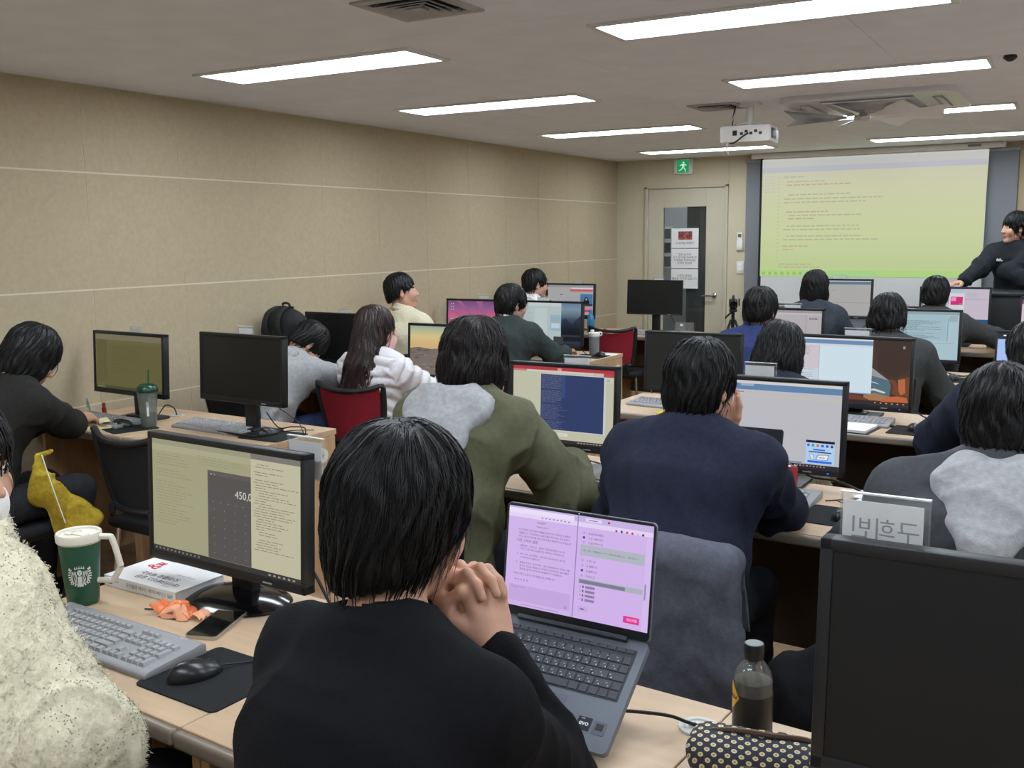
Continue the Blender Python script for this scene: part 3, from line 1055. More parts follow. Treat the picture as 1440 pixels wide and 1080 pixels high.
MON_GROUP = 'desktop monitors'
def monitor(label, x, y, z0, yaw, w=0.52, h=0.325, draw=None, base='square', tilt=3.0, bez=(0.016, 0.016, 0.024), led=False, thin=False, group=MON_GROUP, stand_z=DZT, off=(25, 26, 28)):
    t_ = thing('monitor', label, 'monitor', (x, y, stand_z), R(yaw), group)
    zb = z0 - stand_z
    T = Matrix.Translation((0, 0, zb)) @ Matrix.Rotation(R(-tilt), 4, 'X')
    CASE = mat('monitor_case', (30, 30, 32), 0.42, 0.4)
    th = 0.018 if thin else 0.034
    bs, bt, bb = bez
    b = MB(); b.M = T
    b.box(CASE, (0, 0, bb / 2), (w, th, bb), 0.003); b.box(CASE, (0, 0, h - bt / 2), (w, th, bt), 0.003)
    for s in (-1, 1):
        b.box(CASE, (s * (w / 2 - bs / 2), 0, h / 2), (bs, th, h), 0.003)
    fr = b.build('bezel', t_)
    b = MB(); b.M = T
    b.box(CASE, (0, 0.004, h / 2), (w - bs, th * 0.7, h - bt), 0.002)
    b.box(CASE, (0, th / 2 + 0.012, h * 0.48), (w * 0.72, 0.03, h * 0.66), 0.012)
    b.build('back_shell', t_)
    sw_, sh_ = w - 2 * bs, h - bt - bb
    if draw:
        S = Screen(sw_, sh_, -th / 2 + 0.0045, bb); S.b.M = T
        draw(S)
        S.b.build('lit_screen', t_, 0)
    else:
        b = MB(); b.M = T
        b.box(mat('dark_screen_%d' % off[0], off, 0.32, 0.35), (0, -th / 2 + 0.005, bb + sh_ / 2), (sw_, 0.002, sh_)); b.build('dark_screen', t_, 0)
    if led:
        b = MB(); b.M = T; b.box(glow((60, 90, 255), 2.0), (w / 2 - 0.05, -th / 2 - 0.0006, bb * 0.4), (0.006, 0.001, 0.004)); b.build('power_light', fr, 0)
    b = MB(); b.M = T; b.box(GREYP, (w / 2 - 0.12, -th / 2 - 0.0003, bb * 0.42), (0.03, 0.0006, 0.004)); b.build('maker_mark', fr, 0)
    b = MB()
    b.box(CASE, (0, 0.055, zb / 2 + 0.05), (0.075, 0.03, zb + 0.09), 0.006)
    b.box(CASE, (0, 0.04, zb + 0.09), (0.10, 0.05, 0.10), 0.008)
    b.build('stand_neck', t_)
    b = MB()
    if base == 'oval':
        pts = [(0.145 * math.cos(q), 0.03 + 0.105 * math.sin(q)) for q in [2 * math.pi * k / 40 for k in range(40)]]
        b.grid(BLACKG, lambda u, v: Vector((0.15 * math.cos(u * 2 * math.pi) * (1 - v), 0.03 + 0.108 * math.sin(u * 2 * math.pi) * (1 - v), 0.001 + 0.022 * (1 - (1 - v) ** 3))), 40, 8, True)
        b.prism(BLACKG, [(px * 1.03, py, 0.0) for px, py in pts], (0, 0, 0.004))
    else:
        b.box(CASE, (0, 0.035, 0.007), (0.24, 0.19, 0.014), 0.005)
        b.box(CASE, (0, 0.045, 0.018), (0.12, 0.08, 0.012), 0.005)
    b.build('stand_base', t_)
    return t_, T, h

ACR = lambda: mat('clear_acrylic', (252, 253, 253), 0.04, 0.5, trans=0.96)
def name_card(mon, u, label, up=0.03, w=0.115, hh=0.095, text=None, card=True, glare=False):
    """clear card holder clipped behind the monitor's top edge; mon = (thing, T, h)"""
    t_, T, h = mon
    W = Matrix.Translation(t_.location) @ Matrix.Rotation(t_.rotation_euler.z, 4, 'Z') @ T
    p = W @ Vector((u, 0.048, h + up))
    o = thing('name_card_holder', label, 'card holder', (p.x, p.y, p.z), t_.rotation_euler.z, 'name card holders')
    b = MB()
    for yy in (-0.0035, 0.0035):
        b.poly(ACR(), [(-w / 2, yy, 0), (w / 2, yy, 0), (w / 2, yy, -hh), (-w / 2, yy, -hh)])
    b.box(mat('acrylic_edge', (214, 218, 214), 0.15, 0.5), (0, 0, -0.001), (w, 0.0075, 0.0022)); b.box(ACR(), (0, 0, -hh + 0.001), (w, 0.007, 0.002))
    b.box(ACR(), (-w / 2 + 0.001, 0, -hh / 2), (0.002, 0.007, hh)); b.box(ACR(), (w / 2 - 0.001, 0, -hh / 2), (0.002, 0.007, hh))
    b.box(ACR(), (0, -0.012, -hh + 0.004), (w * 0.5, 0.03, 0.003)); b.box(ACR(), (0, -0.0285, -hh - 0.006), (w * 0.5, 0.003, 0.03))
    b.build('acrylic_sleeve', o, 0)
    if card:
        b = MB(); b.box(PAPER, (-0.003, 0, -hh / 2 - 0.005), (w - 0.012, 0.0012, hh - 0.014)); cd = b.build('card', o, 0)
        if text:
            b = MB()
            M = Matrix.Translation((0.0, -0.0008, -hh * 0.62)) @ Matrix.Diagonal((-1, 1, 1, 1)) @ Matrix.Rotation(R(90), 4, 'X')
            b.text(mat('faint_ink', (150, 147, 148), 0.8), text, 0.034, M, 'CENTER')
            b.build('lettering', cd, 0)
    return o

# ------------------------------------------------------------------ keyboards, mice, pads
def kb_proto(label, loc, rz):
    K1 = mat('keyboard_grey', (140, 140, 141), 0.5, 0.4); K2 = mat('keycap_grey', (152, 152, 152), 0.5, 0.4)
    t_ = thing('keyboard', label, 'keyboard', loc, rz, 'grey keyboards')
    b = MB()
    W2, D2 = 0.235, 0.079
    prof = [(-D2, 0.0), (-D2, 0.010), (-D2 + 0.008, 0.014), (-D2 + 0.03, 0.017), (0.05, 0.024), (D2 - 0.012, 0.028), (D2, 0.022), (D2, 0.0)]
    b.prism(K1, [(-W2, yy, zz) for yy, zz in prof], (2 * W2, 0, 0))
    bmesh.ops.bevel(b.bm, geom=list(b.bm.edges), offset=0.003, segments=2, affect='EDGES', profile=0.5)
    bd = b.build('body', t_)
    b = MB()
    zt = lambda yy: 0.0175 + (yy + 0.05) * 0.075
    def key(x, yy, w, d):
        b.prism(K2, [(x - w / 2, yy - d / 2, zt(yy) - 0.003), (x + w / 2, yy - d / 2, zt(yy) - 0.003), (x + w / 2, yy + d / 2, zt(yy) - 0.002), (x - w / 2, yy + d / 2, zt(yy) - 0.002)], (0, 0, 0.0005))
        vs = [b.bm.verts.new(p) for p in [(x - w / 2, yy - d / 2, zt(yy) - 0.002), (x + w / 2, yy - d / 2, zt(yy) - 0.002), (x + w / 2, yy + d / 2, zt(yy) - 0.002), (x - w / 2, yy + d / 2, zt(yy) - 0.002)]]
        q = 0.0026
        us = [b.bm.verts.new(p) for p in [(x - w / 2 + q, yy - d / 2 + q, zt(yy) + 0.005), (x + w / 2 - q, yy - d / 2 + q, zt(yy) + 0.005), (x + w / 2 - q, yy + d / 2 - q * 0.5, zt(yy) + 0.0055), (x - w / 2 + q, yy + d / 2 - q * 0.5, zt(yy) + 0.0055)]]
        b.bm.faces.new(us)
        for i in range(4):
            b.bm.faces.new((vs[i], vs[(i + 1) % 4], us[(i + 1) % 4], us[i]))
        for f_ in b.bm.faces:
            pass
    p = 0.0192; kw = 0.0172
    x0 = -0.222
    rows_ = [(0.046, [1] + [0.5] + [1] * 4 + [0.4] + [1] * 4 + [0.4] + [1] * 4)]
    for i in range(13):
        if i != 1:
            key(x0 + p * (i + 0.5) + (0.002 if i > 1 else 0), 0.0455, kw, 0.012)
    for r_, (yy, lead, n, tail) in enumerate(((0.0245, 1, 12, 2), (0.0055, 1.5, 12, 1.5), (-0.0135, 1.8, 11, 2.2), (-0.0325, 2.3, 10, 2.7))):
        key(x0 + p * lead / 2, yy, p * lead - 0.002, kw)
        for i in range(n):
            key(x0 + p * (lead + i + 0.5), yy, kw, kw)
        key(x0 + p * (lead + n + tail / 2), yy, p * tail - 0.002, kw)
    xx = 0
    for wk in (1.4, 1.1, 1.1, 5.6, 1.1, 1.1, 1.2, 1.4, 1.0):
        key(x0 + p * (xx + wk / 2), -0.0515, p * wk - 0.002, kw); xx += wk
    xn = x0 + p * 15.2
    for i in range(3):
        key(xn + p * (i + 0.5), 0.0455, kw, 0.012)
        for yy in (0.0245, 0.0055):
            key(xn + p * (i + 0.5), yy, kw, kw)
        key(xn + p * (i + 0.5), -0.0515, kw, kw)
    key(xn + p * 1.5, -0.0325, kw, kw)
    xm_ = xn + p * 3.3
    for i in range(4):
        for yy in (0.0245, 0.0055, -0.0135, -0.0325, -0.0515):
            if i < 3 or yy in (0.0245,):
                key(xm_ + p * (i + 0.5), yy, kw, kw)
    key(xm_ + p * 3.5, -0.004, kw, 0.036); key(xm_ + p * 3.5, -0.042, kw, 0.036)
    b.mats = [K2]
    for f_ in b.bm.faces:
        f_.material_index = 0
    b.build('keycaps', t_, 25)
    b = MB(); b.text(mat('keyboard_print', (206, 208, 210), 0.5), 'logitech', 0.008, Matrix.Translation((0.185, 0.060, 0.0286)) @ Matrix.Rotation(R(3), 4, 'X'), 'CENTER'); b.build('lettering', bd, 0)
    return remember(t_)

def mouse_proto(label, loc, rz):
    t_ = thing('mouse', label, 'mouse', loc, rz, 'black mice')
    MM = mat('mouse_black', (26, 26, 28), 0.3, 0.5)
    def fn(u, v):
        a = u * 2 * math.pi; q = 1 - v
        x = 0.031 * math.cos(a) * (1 + 0.10 * math.cos(2 * a)) * (1 - v * v) ** 0.5
        yy = 0.057 * math.sin(a) * (1 - v * v) ** 0.5
        z = 0.003 + 0.033 * v * (1 - 0.28 * (yy / 0.057))
        return Vector((x, yy, z))
    b = MB(); b.grid(MM, fn, 32, 12, True)
    b.prism(MM, [(0.031 * math.cos(q) * (1 + 0.10 * math.cos(2 * q)), 0.057 * math.sin(q), 0.0) for q in [2 * math.pi * k / 32 for k in range(32)]], (0, 0, 0.0035))
    bd = b.build('shell', t_, 60)
    b = MB(); b.lathe(mat('mouse_wheel', (60, 60, 62), 0.6), [(0, -0.003), (0.009, -0.003), (0.009, 0.003), (0, 0.003)], (0, 0.03, 0.019), 16, 'X'); b.build('scroll_wheel', bd)
    b = MB(); b.box(mat('mouse_seam', (12, 12, 13), 0.6), (0, 0.036, 0.0215), (0.0012, 0.03, 0.004), 0, (R(-28), 0, 0)); b.build('button_seam', bd, 0)
    b = MB(); b.tube(mat('cable_black', (22, 22, 23), 0.5), [(0, 0.056, 0.008), (0.005, 0.09, 0.004), (0.03, 0.14, 0.003), (0.09, 0.19, 0.003)], 0.0018, 6, 5); b.build('cable', t_)
    return remember(t_)

def pad_proto(label, loc, rz):
    o = None
    b = MB(); b.rrect(mat('mouse_pad_black', (33, 34, 36), 0.9, 0.2, noise=(300, 0.1)), (0, 0), 0.235, 0.215, 0.0, 0.003, 0.014)
    o = tag(b.build('mouse_pad', None, 30, loc, (0, 0, rz)), label, 'mouse pad', 'black mouse pads')
    CH[o.name] = []
    return o
# ------------------------------------------------------------------ people
SKIN = lambda: mat('skin', (196, 150, 126), 0.55, 0.35, noise=(30, 0.05))
LIP = lambda: mat('lips', (170, 104, 96), 0.45)
BROW = lambda: mat('eyebrow_hair', (30, 25, 23), 0.8)
EYEW = lambda: mat('eye_white', (205, 200, 195), 0.3)
IRIS = lambda: mat('iris', (22, 17, 15), 0.2)

def head_local():
    fs = [ell((0, -0.012, 0.03), (0.072, 0.092, 0.088)), ell((0, 0.034, -0.035), (0.058, 0.058, 0.086))]
    for s in (-1, 1):
        fs.append(cap((s * 0.052, 0.0, -0.055), (s * 0.018, 0.066, -0.1), 0.02, 0.017))
        fs.append(ell((s * 0.038, 0.062, -0.03), (0.026, 0.022, 0.028)))
    base = uni(fs, 0.03)
    brow = cap((-0.036, 0.076, 0.028), (0.036, 0.076, 0.028), 0.010)
    nose = uni([cap((0, 0.088, 0.014), (0, 0.107, -0.026), 0.008, 0.0115), ell((-0.012, 0.097, -0.032), (0.008, 0.010, 0.008)),
                ell((0.012, 0.097, -0.032), (0.008, 0.010, 0.008))], 0.01)
    lips = uni([ell((0, 0.090, -0.061), (0.023, 0.010, 0.007)), ell((0, 0.087, -0.072), (0.019, 0.011, 0.008))], 0.004)
    chin = ell((0, 0.076, -0.100), (0.021, 0.018, 0.016))
    sock = uni([ell((s * 0.032, 0.104, 0.008), (0.020, 0.016, 0.012)) for s in (-1, 1)], 0.002)
    ball = uni([ell((s * 0.032, 0.076, 0.008), (0.015, 0.013, 0.013)) for s in (-1, 1)], 0.002)
    ears, holes = [], []
    for s in (-1, 1):
        Rm = rotz(-s * 0.35) @ rotx(0.2)
        ears.append(ell((s * 0.077, -0.010, -0.008), (0.009, 0.019, 0.033), Rm))
        holes.append(ell((s * 0.088, -0.004, -0.006), (0.010, 0.010, 0.019), Rm))
    def fn(P):
        d = sm(base(P), brow(P), 0.012)
        d = smax(d, -sock(P), 0.012)
        d = sm(d, ball(P), 0.004)
        d = sm(d, nose(P), 0.012)
        d = sm(d, lips(P), 0.008)
        d = sm(d, chin(P), 0.015)
        e = smax(uni(ears, 0.002)(P), -uni(holes, 0.002)(P), 0.006)
        return sm(d, e, 0.006)
    return fn

HEAD = head_local()

def face_pick(L):
    x = np.abs(L[:, 0]); y = L[:, 1]; z = L[:, 2]
    m = np.zeros(len(L), np.int32)
    fr = (y > 0.06) & (y < 0.13)
    m[fr & (x < 0.023) & (z > -0.079) & (z < -0.056) & (y > 0.08)] = 1
    m[fr & (x > 0.013) & (x < 0.047) & (np.abs(z - 0.028 + 6 * (x - 0.03) ** 2) < 0.0055)] = 2
    q = ((x - 0.032) / 0.0135) ** 2 + ((z - 0.008) / 0.006) ** 2
    m[fr & (q < 1)] = 3
    m[fr & (((x - 0.032) ** 2 + (z - 0.008) ** 2) < 0.0062 ** 2) & (q < 1.3)] = 4
    return m

def hand_fn(W, f, n, side, curl=(0.3, 0.4, 0.3), spread=0.05, thumb=0.5, s=1.0, curls=None):
    """W wrist, f towards the knuckles, n the way the palm faces, side +1 right / -1 left"""
    f = nrm(f); n = np.asarray(n, f4); n = nrm(n - f * float(n @ f))
    t = nrm(np.cross(f, n)) * side
    W = np.asarray(W, f4)
    offs = (0.031, 0.010, -0.011, -0.030); kl = (0.090, 0.094, 0.089, 0.079)
    ph = ((0.043, 0.026, 0.021), (0.047, 0.029, 0.022), (0.043, 0.027, 0.022), (0.034, 0.020, 0.019))
    palm = [ecap(W, W + f * 0.03 * s, 0.02 * s, 0.018 * s, t, 1.35, 1.6)]
    fing = []
    for i in range(4):
        K = W + (f * kl[i] + t * offs[i]) * s
        palm.append(cap(W + (f * 0.02 + t * offs[i] * 0.55) * s, K, 0.0145 * s, 0.0115 * s))
        d = nrm(f + t * offs[i] / 0.03 * spread)
        a = 0.0
        p = K
        chain = []
        cc = curls[i] if curls else curl
        for j in range(3):
            a += cc[j]
            dd = nrm(d * math.cos(a) + n * math.sin(a))
            q = p + dd * ph[i][j] * s
            r0 = (0.0094, 0.0086, 0.0078)[j] * s * (0.9 if i == 3 else 1)
            r1 = (0.0086, 0.0078, 0.0068)[j] * s * (0.9 if i == 3 else 1)
            chain.append(cap(p, q, r0, r1)); p = q
        fing.append(uni(chain, 0.004))
    B = W + (f * 0.022 + t * 0.022 + n * 0.008) * s
    d1 = nrm(t * 0.75 + f * 0.75 + n * 0.25)
    p1 = B + d1 * 0.043 * s
    d2 = nrm(t * (0.55 - thumb * 0.6) + f * 0.9 + n * (0.15 + thumb * 0.4))
    p2 = p1 + d2 * 0.034 * s
    d3 = nrm(t * (0.35 - thumb * 0.9) + f * 0.9 + n * (0.1 + thumb * 0.6))
    p3 = p2 + d3 * 0.027 * s
    th = uni([cap(B, p1, 0.016 * s, 0.012 * s), cap(p1, p2, 0.0115 * s, 0.0105 * s), cap(p2, p3, 0.0105 * s, 0.008 * s)], 0.005)
    pm = uni(palm, 0.014)
    def fn(P):
        d = pm(P)
        d2 = fing[0](P)
        for g in fing[1:]:
            d2 = np.minimum(d2, g(P))
        d = sm(d, d2, 0.007)
        return sm(d, th(P), 0.010)
    return cull(fn, W + f * 0.09 * s, 0.22 * s)

def ik(S, W, a, b, pole):
    S = np.asarray(S, f4); W = np.asarray(W, f4)
    v = W - S; L = float(np.linalg.norm(v)); u = v / max(L, 1e-6)
    L = min(L, (a + b) * 0.995)
    x = (a * a - b * b + L * L) / (2 * L)
    h = math.sqrt(max(a * a - x * x, 0))
    pole = np.asarray(pole, f4); pole = nrm(pole - u * float(pole @ u))
    return S + u * x + pole * h, S + u * L

HAIR_BLACK = lambda: mat('black_hair', (15, 14, 14), 0.46, 0.32, noise=(60, 0.3), stretch=(1, 1, 0.25))
HAIR_BROWN = lambda: mat('brown_black_hair', (27, 21, 20), 0.46, 0.35, noise=(60, 0.3), stretch=(1, 1, 0.25))

def hair_local(st):
    v = st.get('vol', 0.016)
    fr = st.get('fringe', 0.0)
    nape = st.get('nape', -0.085)
    slope = st.get('slope', 0.45)
    S = ell((0, -0.016, 0.032), (0.073 + v, 0.092 + v, 0.087 + v * st.get('topk', 1.15)))
    bk = ell((0, -0.042, -0.035), (0.060 + v, 0.052 + v, 0.085 + st.get('backlen', 0)))
    parts = [S, bk]
    if st.get('sides'):
        sl = st['sides']
        parts.append(ell((0, -0.018, -0.03 - sl * 0.5), (0.079 + v, 0.074 + v, 0.085 + sl * 0.5)))
    f = ell((0, 0.128, -0.062 + fr), (0.068 + st.get('open', 0), 0.10, 0.115))
    ears = uni([ell((s * 0.098, 0.002, -0.028), (0.034, 0.026, 0.048)) for s in (-1, 1)], 0.002)
    ex = st.get('extra')
    def fn(P):
        d = uni(parts, 0.035)(P)
        d = smax(d, -f(P), 0.012)
        if not st.get('cover_ears'):
            d = smax(d, -ears(P), 0.012)
        d = smax(d, nape + slope * np.maximum(P[:, 1] + 0.1, -0.05) - P[:, 2], 0.014)
        if ex is not None:
            d = sm(d, ex(P), 0.03)
        a = np.arctan2(P[:, 0] - 0.01, P[:, 1] + 0.03)
        w = np.sin(a * 23 + 3 * np.sin(P[:, 2] * 40 + a * 3)) * 0.0022 + wob(P, 26, 4, 3) * st.get('fluff', 0.003)
        return d + w * np.clip((P[:, 2] + 0.3) / 0.1, 0, 1)
    return fn

def strands(fn, V, n, st, L=(0.05, 0.12), r=0.0012, seed=1, lift=0.002, steps=7):
    rs = np.random.RandomState(seed)
    if n <= 0 or len(V) == 0:
        return np.zeros((0, 3), f4), np.zeros((0, 4), np.int32)
    top = V[V[:, 2] > st.get('seedz', -0.05)]
    p = top[rs.randint(0, len(top), n)].copy()
    Ls = rs.uniform(L[0], L[1], n).astype(f4)
    wh = A(0.012, -0.045, 0.13)
    jit = rs.normal(0, st.get('jit', 0.2), (n, 3)).astype(f4)
    pts = [p.copy()]
    free = np.zeros(n, bool)
    dirp = None
    for s in range(steps):
        d, g = grad(fn, p, 0.004)
        q = p - wh
        fl = q / (np.linalg.norm(q, axis=1)[:, None] + 1e-6) * 0.6
        fl[:, 2] -= 0.8
        fl += jit
        fl = fl - g * (fl * g).sum(1)[:, None]
        fl /= (np.linalg.norm(fl, axis=1)[:, None] + 1e-6)
        if dirp is not None:
            fl = np.where(free[:, None], dirp + A(0, 0, -0.6) - 0.25 * g, 0.65 * fl + 0.35 * dirp)
            fl /= (np.linalg.norm(fl, axis=1)[:, None] + 1e-6)
        free |= (g[:, 2] < -0.35)
        p = p + fl * (Ls / steps)[:, None]
        d, g = grad(fn, p, 0.004)
        tgt = lift * (0.2 + s / steps * rs.uniform(0.2, 1.6, n))
        p = np.where(free[:, None], p, p - g * (d - tgt)[:, None])
        pts.append(p.copy()); dirp = fl
    T = np.stack(pts, 1)
    dT = np.gradient(T, axis=1)
    dT /= (np.linalg.norm(dT, axis=2)[..., None] + 1e-9)
    up = T - A(0, -0.01, 0)
    a = np.cross(dT, up); a /= (np.linalg.norm(a, axis=2)[..., None] + 1e-9)
    b = np.cross(dT, a)
    m = T.shape[1]
    rad = r * np.sqrt(np.clip(1 - np.linspace(0, 1, m) ** 2, 0.003, 1)) * rs.uniform(0.6, 1.4, (n, 1))
    ring = []
    for k in range(3):
        w = 2 * math.pi * k / 3
        ring.append(T + (a * math.cos(w) * 1.6 + b * math.sin(w) * 0.7) * rad[..., None])
    VV = np.stack(ring, 2).reshape(-1, 3)
    base = (np.arange(n)[:, None] * m + np.arange(m - 1)[None]) * 3
    F = []
    for k in range(3):
        j = (k + 1) % 3
        F.append(np.stack([base + k, base + j, base + 3 + j, base + 3 + k], -1).reshape(-1, 4))
    return VV.astype(f4), np.concatenate(F).astype(np.int32)

def fuzz(ob, n, m, L=0.006, seed=4):
    """short curly fibres on a fleece surface, part of the same mesh"""
    me = ob.data
    nv = len(me.vertices)
    V = np.empty(nv * 3, f4); me.vertices.foreach_get('co', V); V = V.reshape(-1, 3)
    N = np.empty(nv * 3, f4); me.vertices.foreach_get('normal', N); N = N.reshape(-1, 3)
    F = np.empty(len(me.polygons) * 4, np.int32); me.loops.foreach_get('vertex_index', F); F = F.reshape(-1, 4)
    rs = np.random.RandomState(seed)
    i = rs.randint(0, nv, n)
    clump = np.stack([np.sin(V[i] @ A(61, 23, 40)), np.sin(V[i] @ A(-30, 70, 22)), np.sin(V[i] @ A(25, -33, 66))], 1)
    p = V[i] + rs.normal(0, 0.003, (n, 3)); d = N[i] * 0.55 + clump * 0.75 + rs.normal(0, 0.3, (n, 3)) + A(0, 0, -0.35)
    d /= np.linalg.norm(d, axis=1)[:, None]
    s_ = np.cross(d, rs.normal(size=(n, 3))); s_ /= np.linalg.norm(s_, axis=1)[:, None]
    Ln = L * rs.uniform(0.5, 1.3, (n, 1)); w = 0.0013
    b_ = np.cross(d, s_)
    root = p - N[i] * 0.002
    T = np.stack([root + s_ * w, root - s_ * (w * 0.5) + b_ * (w * 0.87), root - s_ * (w * 0.5) - b_ * (w * 0.87), p + d * Ln], 1).reshape(-1, 3).astype(f4)
    k4 = (np.arange(n) * 4 + nv)[:, None]
    tr = np.concatenate([k4 + np.array([[0, 1, 3]]), k4 + np.array([[1, 2, 3]]), k4 + np.array([[2, 0, 3]])]).astype(np.int32)
    nm = mesh_np('fleece_tmp', np.concatenate([V, T]), F, [m], None, None, tr)
    AN = np.concatenate([N, np.repeat(N[i], 4, 0)]).astype(float)
    nm.data.normals_split_custom_set_from_vertices(AN.tolist())
    ob.data = nm.data; bpy.data.objects.remove(nm); ob.data.name = ob.name

def person(label, head, yaw=0.0, lean=(8, 12, 18), hyaw=0.0, hpitch=10.0, hroll=0.0, sc=None, sw=0.18, h=0.008, hair=None, hairmat=None,
           wl=None, wr=None, pl=(-0.6, -0.3, -0.7), pr=(0.6, -0.3, -0.7), hl=None, hr=None, top=None, trousers=(38, 38, 42),
           stand=False, group=None, hs=1.0, legs=True, hup=0.16, side=0.0):
    """head: world position of the middle of the head (eye level). Wrists are world points. Angles in degrees."""
    hx, hy, hz = head
    yaw = R(yaw)
    l = [R(a) for a in lean]
    seg = (0.19, 0.20, 0.125)
    hipz = 0.53
    lh = R(lean[2] * 0.5 + hpitch * 0.35)
    tot = sum(s * math.cos(a) for s, a in zip(seg, l))
    if stand:
        k = 1.0
        hipz = hz - tot - hup * math.cos(lh)
    else:
        k = sc or (hz - hipz - hup * math.cos(lh)) / tot
    p = A(0, 0, hipz)
    J = [p]
    for s, a in zip(seg, l):
        p = p + A(0, math.sin(a), math.cos(a)) * f4(s * k)
        J.append(p)
    P0, P1, P2, NB = J
    Hc = NB + A(0, math.sin(lh), math.cos(lh)) * f4(hup) - A(side, 0, 0)
    Rz = rotz(yaw)
    off = Rz @ Hc
    org = np.array([hx - off[0], hy - off[1], 0.0], f4)
    loc = lambda w: Rz.T @ (np.asarray(w, f4) - org)
    Rh = rotz(R(hyaw)) @ rotx(-R(hpitch)) @ roty(R(hroll))
    up3 = nrm(NB - P2)
    sh = {}
    for s in (-1, 1):
        sh[s] = NB + A(s * sw, 0.015, 0) - up3 * f4(0.062)
    up, fo = 0.285, 0.245
    arms = {}
    for s, w, pole in ((-1, wl, pl), (1, wr, pr)):
        wt = loc(w) if w is not None else A(s * 0.17, 0.42 if not stand else 0.1, 0.765 if not stand else hipz - 0.12)
        E, W = ik(sh[s], wt, up, fo, pole)
        arms[s] = (sh[s], E, W)
    # --- legs
    leg = {}
    for s in (-1, 1):
        hp = P0 + A(s * 0.085, 0, -0.01)
        if stand:
            kn = A(s * 0.095, 0.03, hipz * 0.53); an = A(s * 0.1, 0.0, 0.085)
        else:
            kn = A(s * 0.12, 0.40, 0.52); an = A(s * 0.12, 0.36, 0.085)
        leg[s] = (hp, kn, an)
    X = (1, 0, 0)
    wf = sw / 0.18
    def torso(i):
        return [ecap(P0 + A(0, -0.01, -0.0), P1, 0.112 + i, 0.104 + i, X, 1.45 * wf, 1.36 * wf), ecap(P1, P2, 0.104 + i, 0.112 + i, X, 1.36 * wf, 1.45 * wf),
                ecap(P2, NB - up3 * f4(0.05), 0.112 + i, 0.062 + i, X, 1.45 * wf, 1.8 * wf),
                cap(NB + A(0, -0.005, 0.02), sh[-1] + A(0.02, 0, 0.012), 0.045 + i, 0.05 + i), cap(NB + A(0, -0.005, 0.02), sh[1] + A(-0.02, 0, 0.012), 0.045 + i, 0.05 + i)]
    def arm(s, i, cut=1.0, elbow=0.0):
        S, E, W = arms[s]
        W2 = E + (W - E) * f4(cut)
        return [cap(S, E, 0.050 + i, 0.040 + i + elbow), cap(E, W2, 0.040 + i + elbow, 0.027 + i)]
    neck = cap(NB + A(0, -0.012, -0.03), Hc + Rh @ A(0, -0.022, -0.055), 0.058, 0.054)
    handf = {}
    for s, hd in ((-1, hl), (1, hr)):
        S, E, W = arms[s]
        fd = nrm(W - E)
        hd = hd or {}
        f = Rz.T @ nrm(hd['f']) if 'f' in hd else nrm(fd * 0.6 + A(0, 0.5, -0.1))
        n = Rz.T @ nrm(hd['n']) if 'n' in hd else A(0, 0.1, -1)
        kw = {q: hd[q] for q in hd if q not in ('f', 'n')}
        handf[s] = hand_fn(W, f, n, s, **kw)
    bodyT = torso(0)
    hd_ = cull(frame(HEAD, Rh, Hc, hs), Hc, 0.26)
    armsf = {s: cull(uni(arm(s, 0), 0.02), (arms[s][0] + arms[s][2]) / 2, 0.42) for s in (-1, 1)}
    legsf = {}
    for s in (-1, 1):
        hp, kn, an = leg[s]
        legsf[s] = cull(uni([cap(hp, kn, 0.08, 0.056), cap(kn, an, 0.054, 0.036), cap(an + A(0, -0.03, -0.045), an + A(0, 0.13, -0.05), 0.033, 0.026)], 0.03), (hp + kn + an) / 3, 0.62)
    def body(P):
        d = uni(bodyT, 0.05)(P)
        for s in (-1, 1):
            d = sm(d, armsf[s](P), 0.03)
            d = sm(d, legsf[s](P), 0.04)
        d = sm(d, neck(P), 0.025)
        d = sm(d, hd_(P), 0.02)
        for s in (-1, 1):
            d = sm(d, handf[s](P), 0.012)
        return d
    pts = np.array([Hc, P0, NB] + [q for s in (-1, 1) for q in arms[s]] + [q for s in (-1, 1) for q in leg[s]], f4)
    lo = pts.min(0) - A(0.26, 0.26, 0.26); hi = pts.max(0) + A(0.26, 0.26, 0.2)
    lo[2] = -0.01
    def pick(Cc):
        m = face_pick(((Cc - Hc) @ Rh) / hs)
        m[np.linalg.norm(Cc - Hc, axis=1) > 0.16] = 0
        return m
    body_o = sdf_obj('person', body, lo, hi, h, [SKIN(), LIP(), BROW(), EYEW(), IRIS()], None, None, pick)
    body_o.location = (float(org[0]), float(org[1]), 0); body_o.rotation_euler = (0, 0, yaw)
    tag(body_o, label, 'person', group)
    # --- clothes
    top = top or {}
    th = top.get('loose', 0.014)
    T = torso(th)
    slv = {s: cull(uni(arm(s, top.get('sleeve', 0.016), top.get('cut', 0.93), top.get('elbow', 0.006)), 0.02), (arms[s][0] + arms[s][2]) / 2, 0.46) for s in (-1, 1)}
    hem_p = P0 - nrm(P1 - P0) * f4(top.get('hem', 0.05)); hem_n = nrm(P1 - P0)
    nk = cap(NB + A(0, -0.012, -0.03), Hc + Rh @ A(0, -0.02, -0.05), 0.068, 0.066)
    ring_c = NB + A(0, 0.0, 0.028)
    def ring(P, r, a, tilt=0.35, c=None):
        q = P - (ring_c if c is None else c)
        z = q[:, 2] + q[:, 1] * tilt
        rr = np.sqrt(q[:, 0] ** 2 + (q[:, 1] * 0.95) ** 2) - r
        return np.sqrt(rr * rr + z * z) - a
    def cloth(P):
        d = uni(T, 0.06)(P)
        for s in (-1, 1):
            d = sm(d, slv[s](P), 0.045)
        d = smax(d, -((P - hem_p) @ hem_n), 0.012)
        d = smax(d, -nk(P), 0.008)
        return sm(d, ring(P, 0.066, top.get('rib', 0.009)), 0.006)
    am = top.get('fold', 0.006)
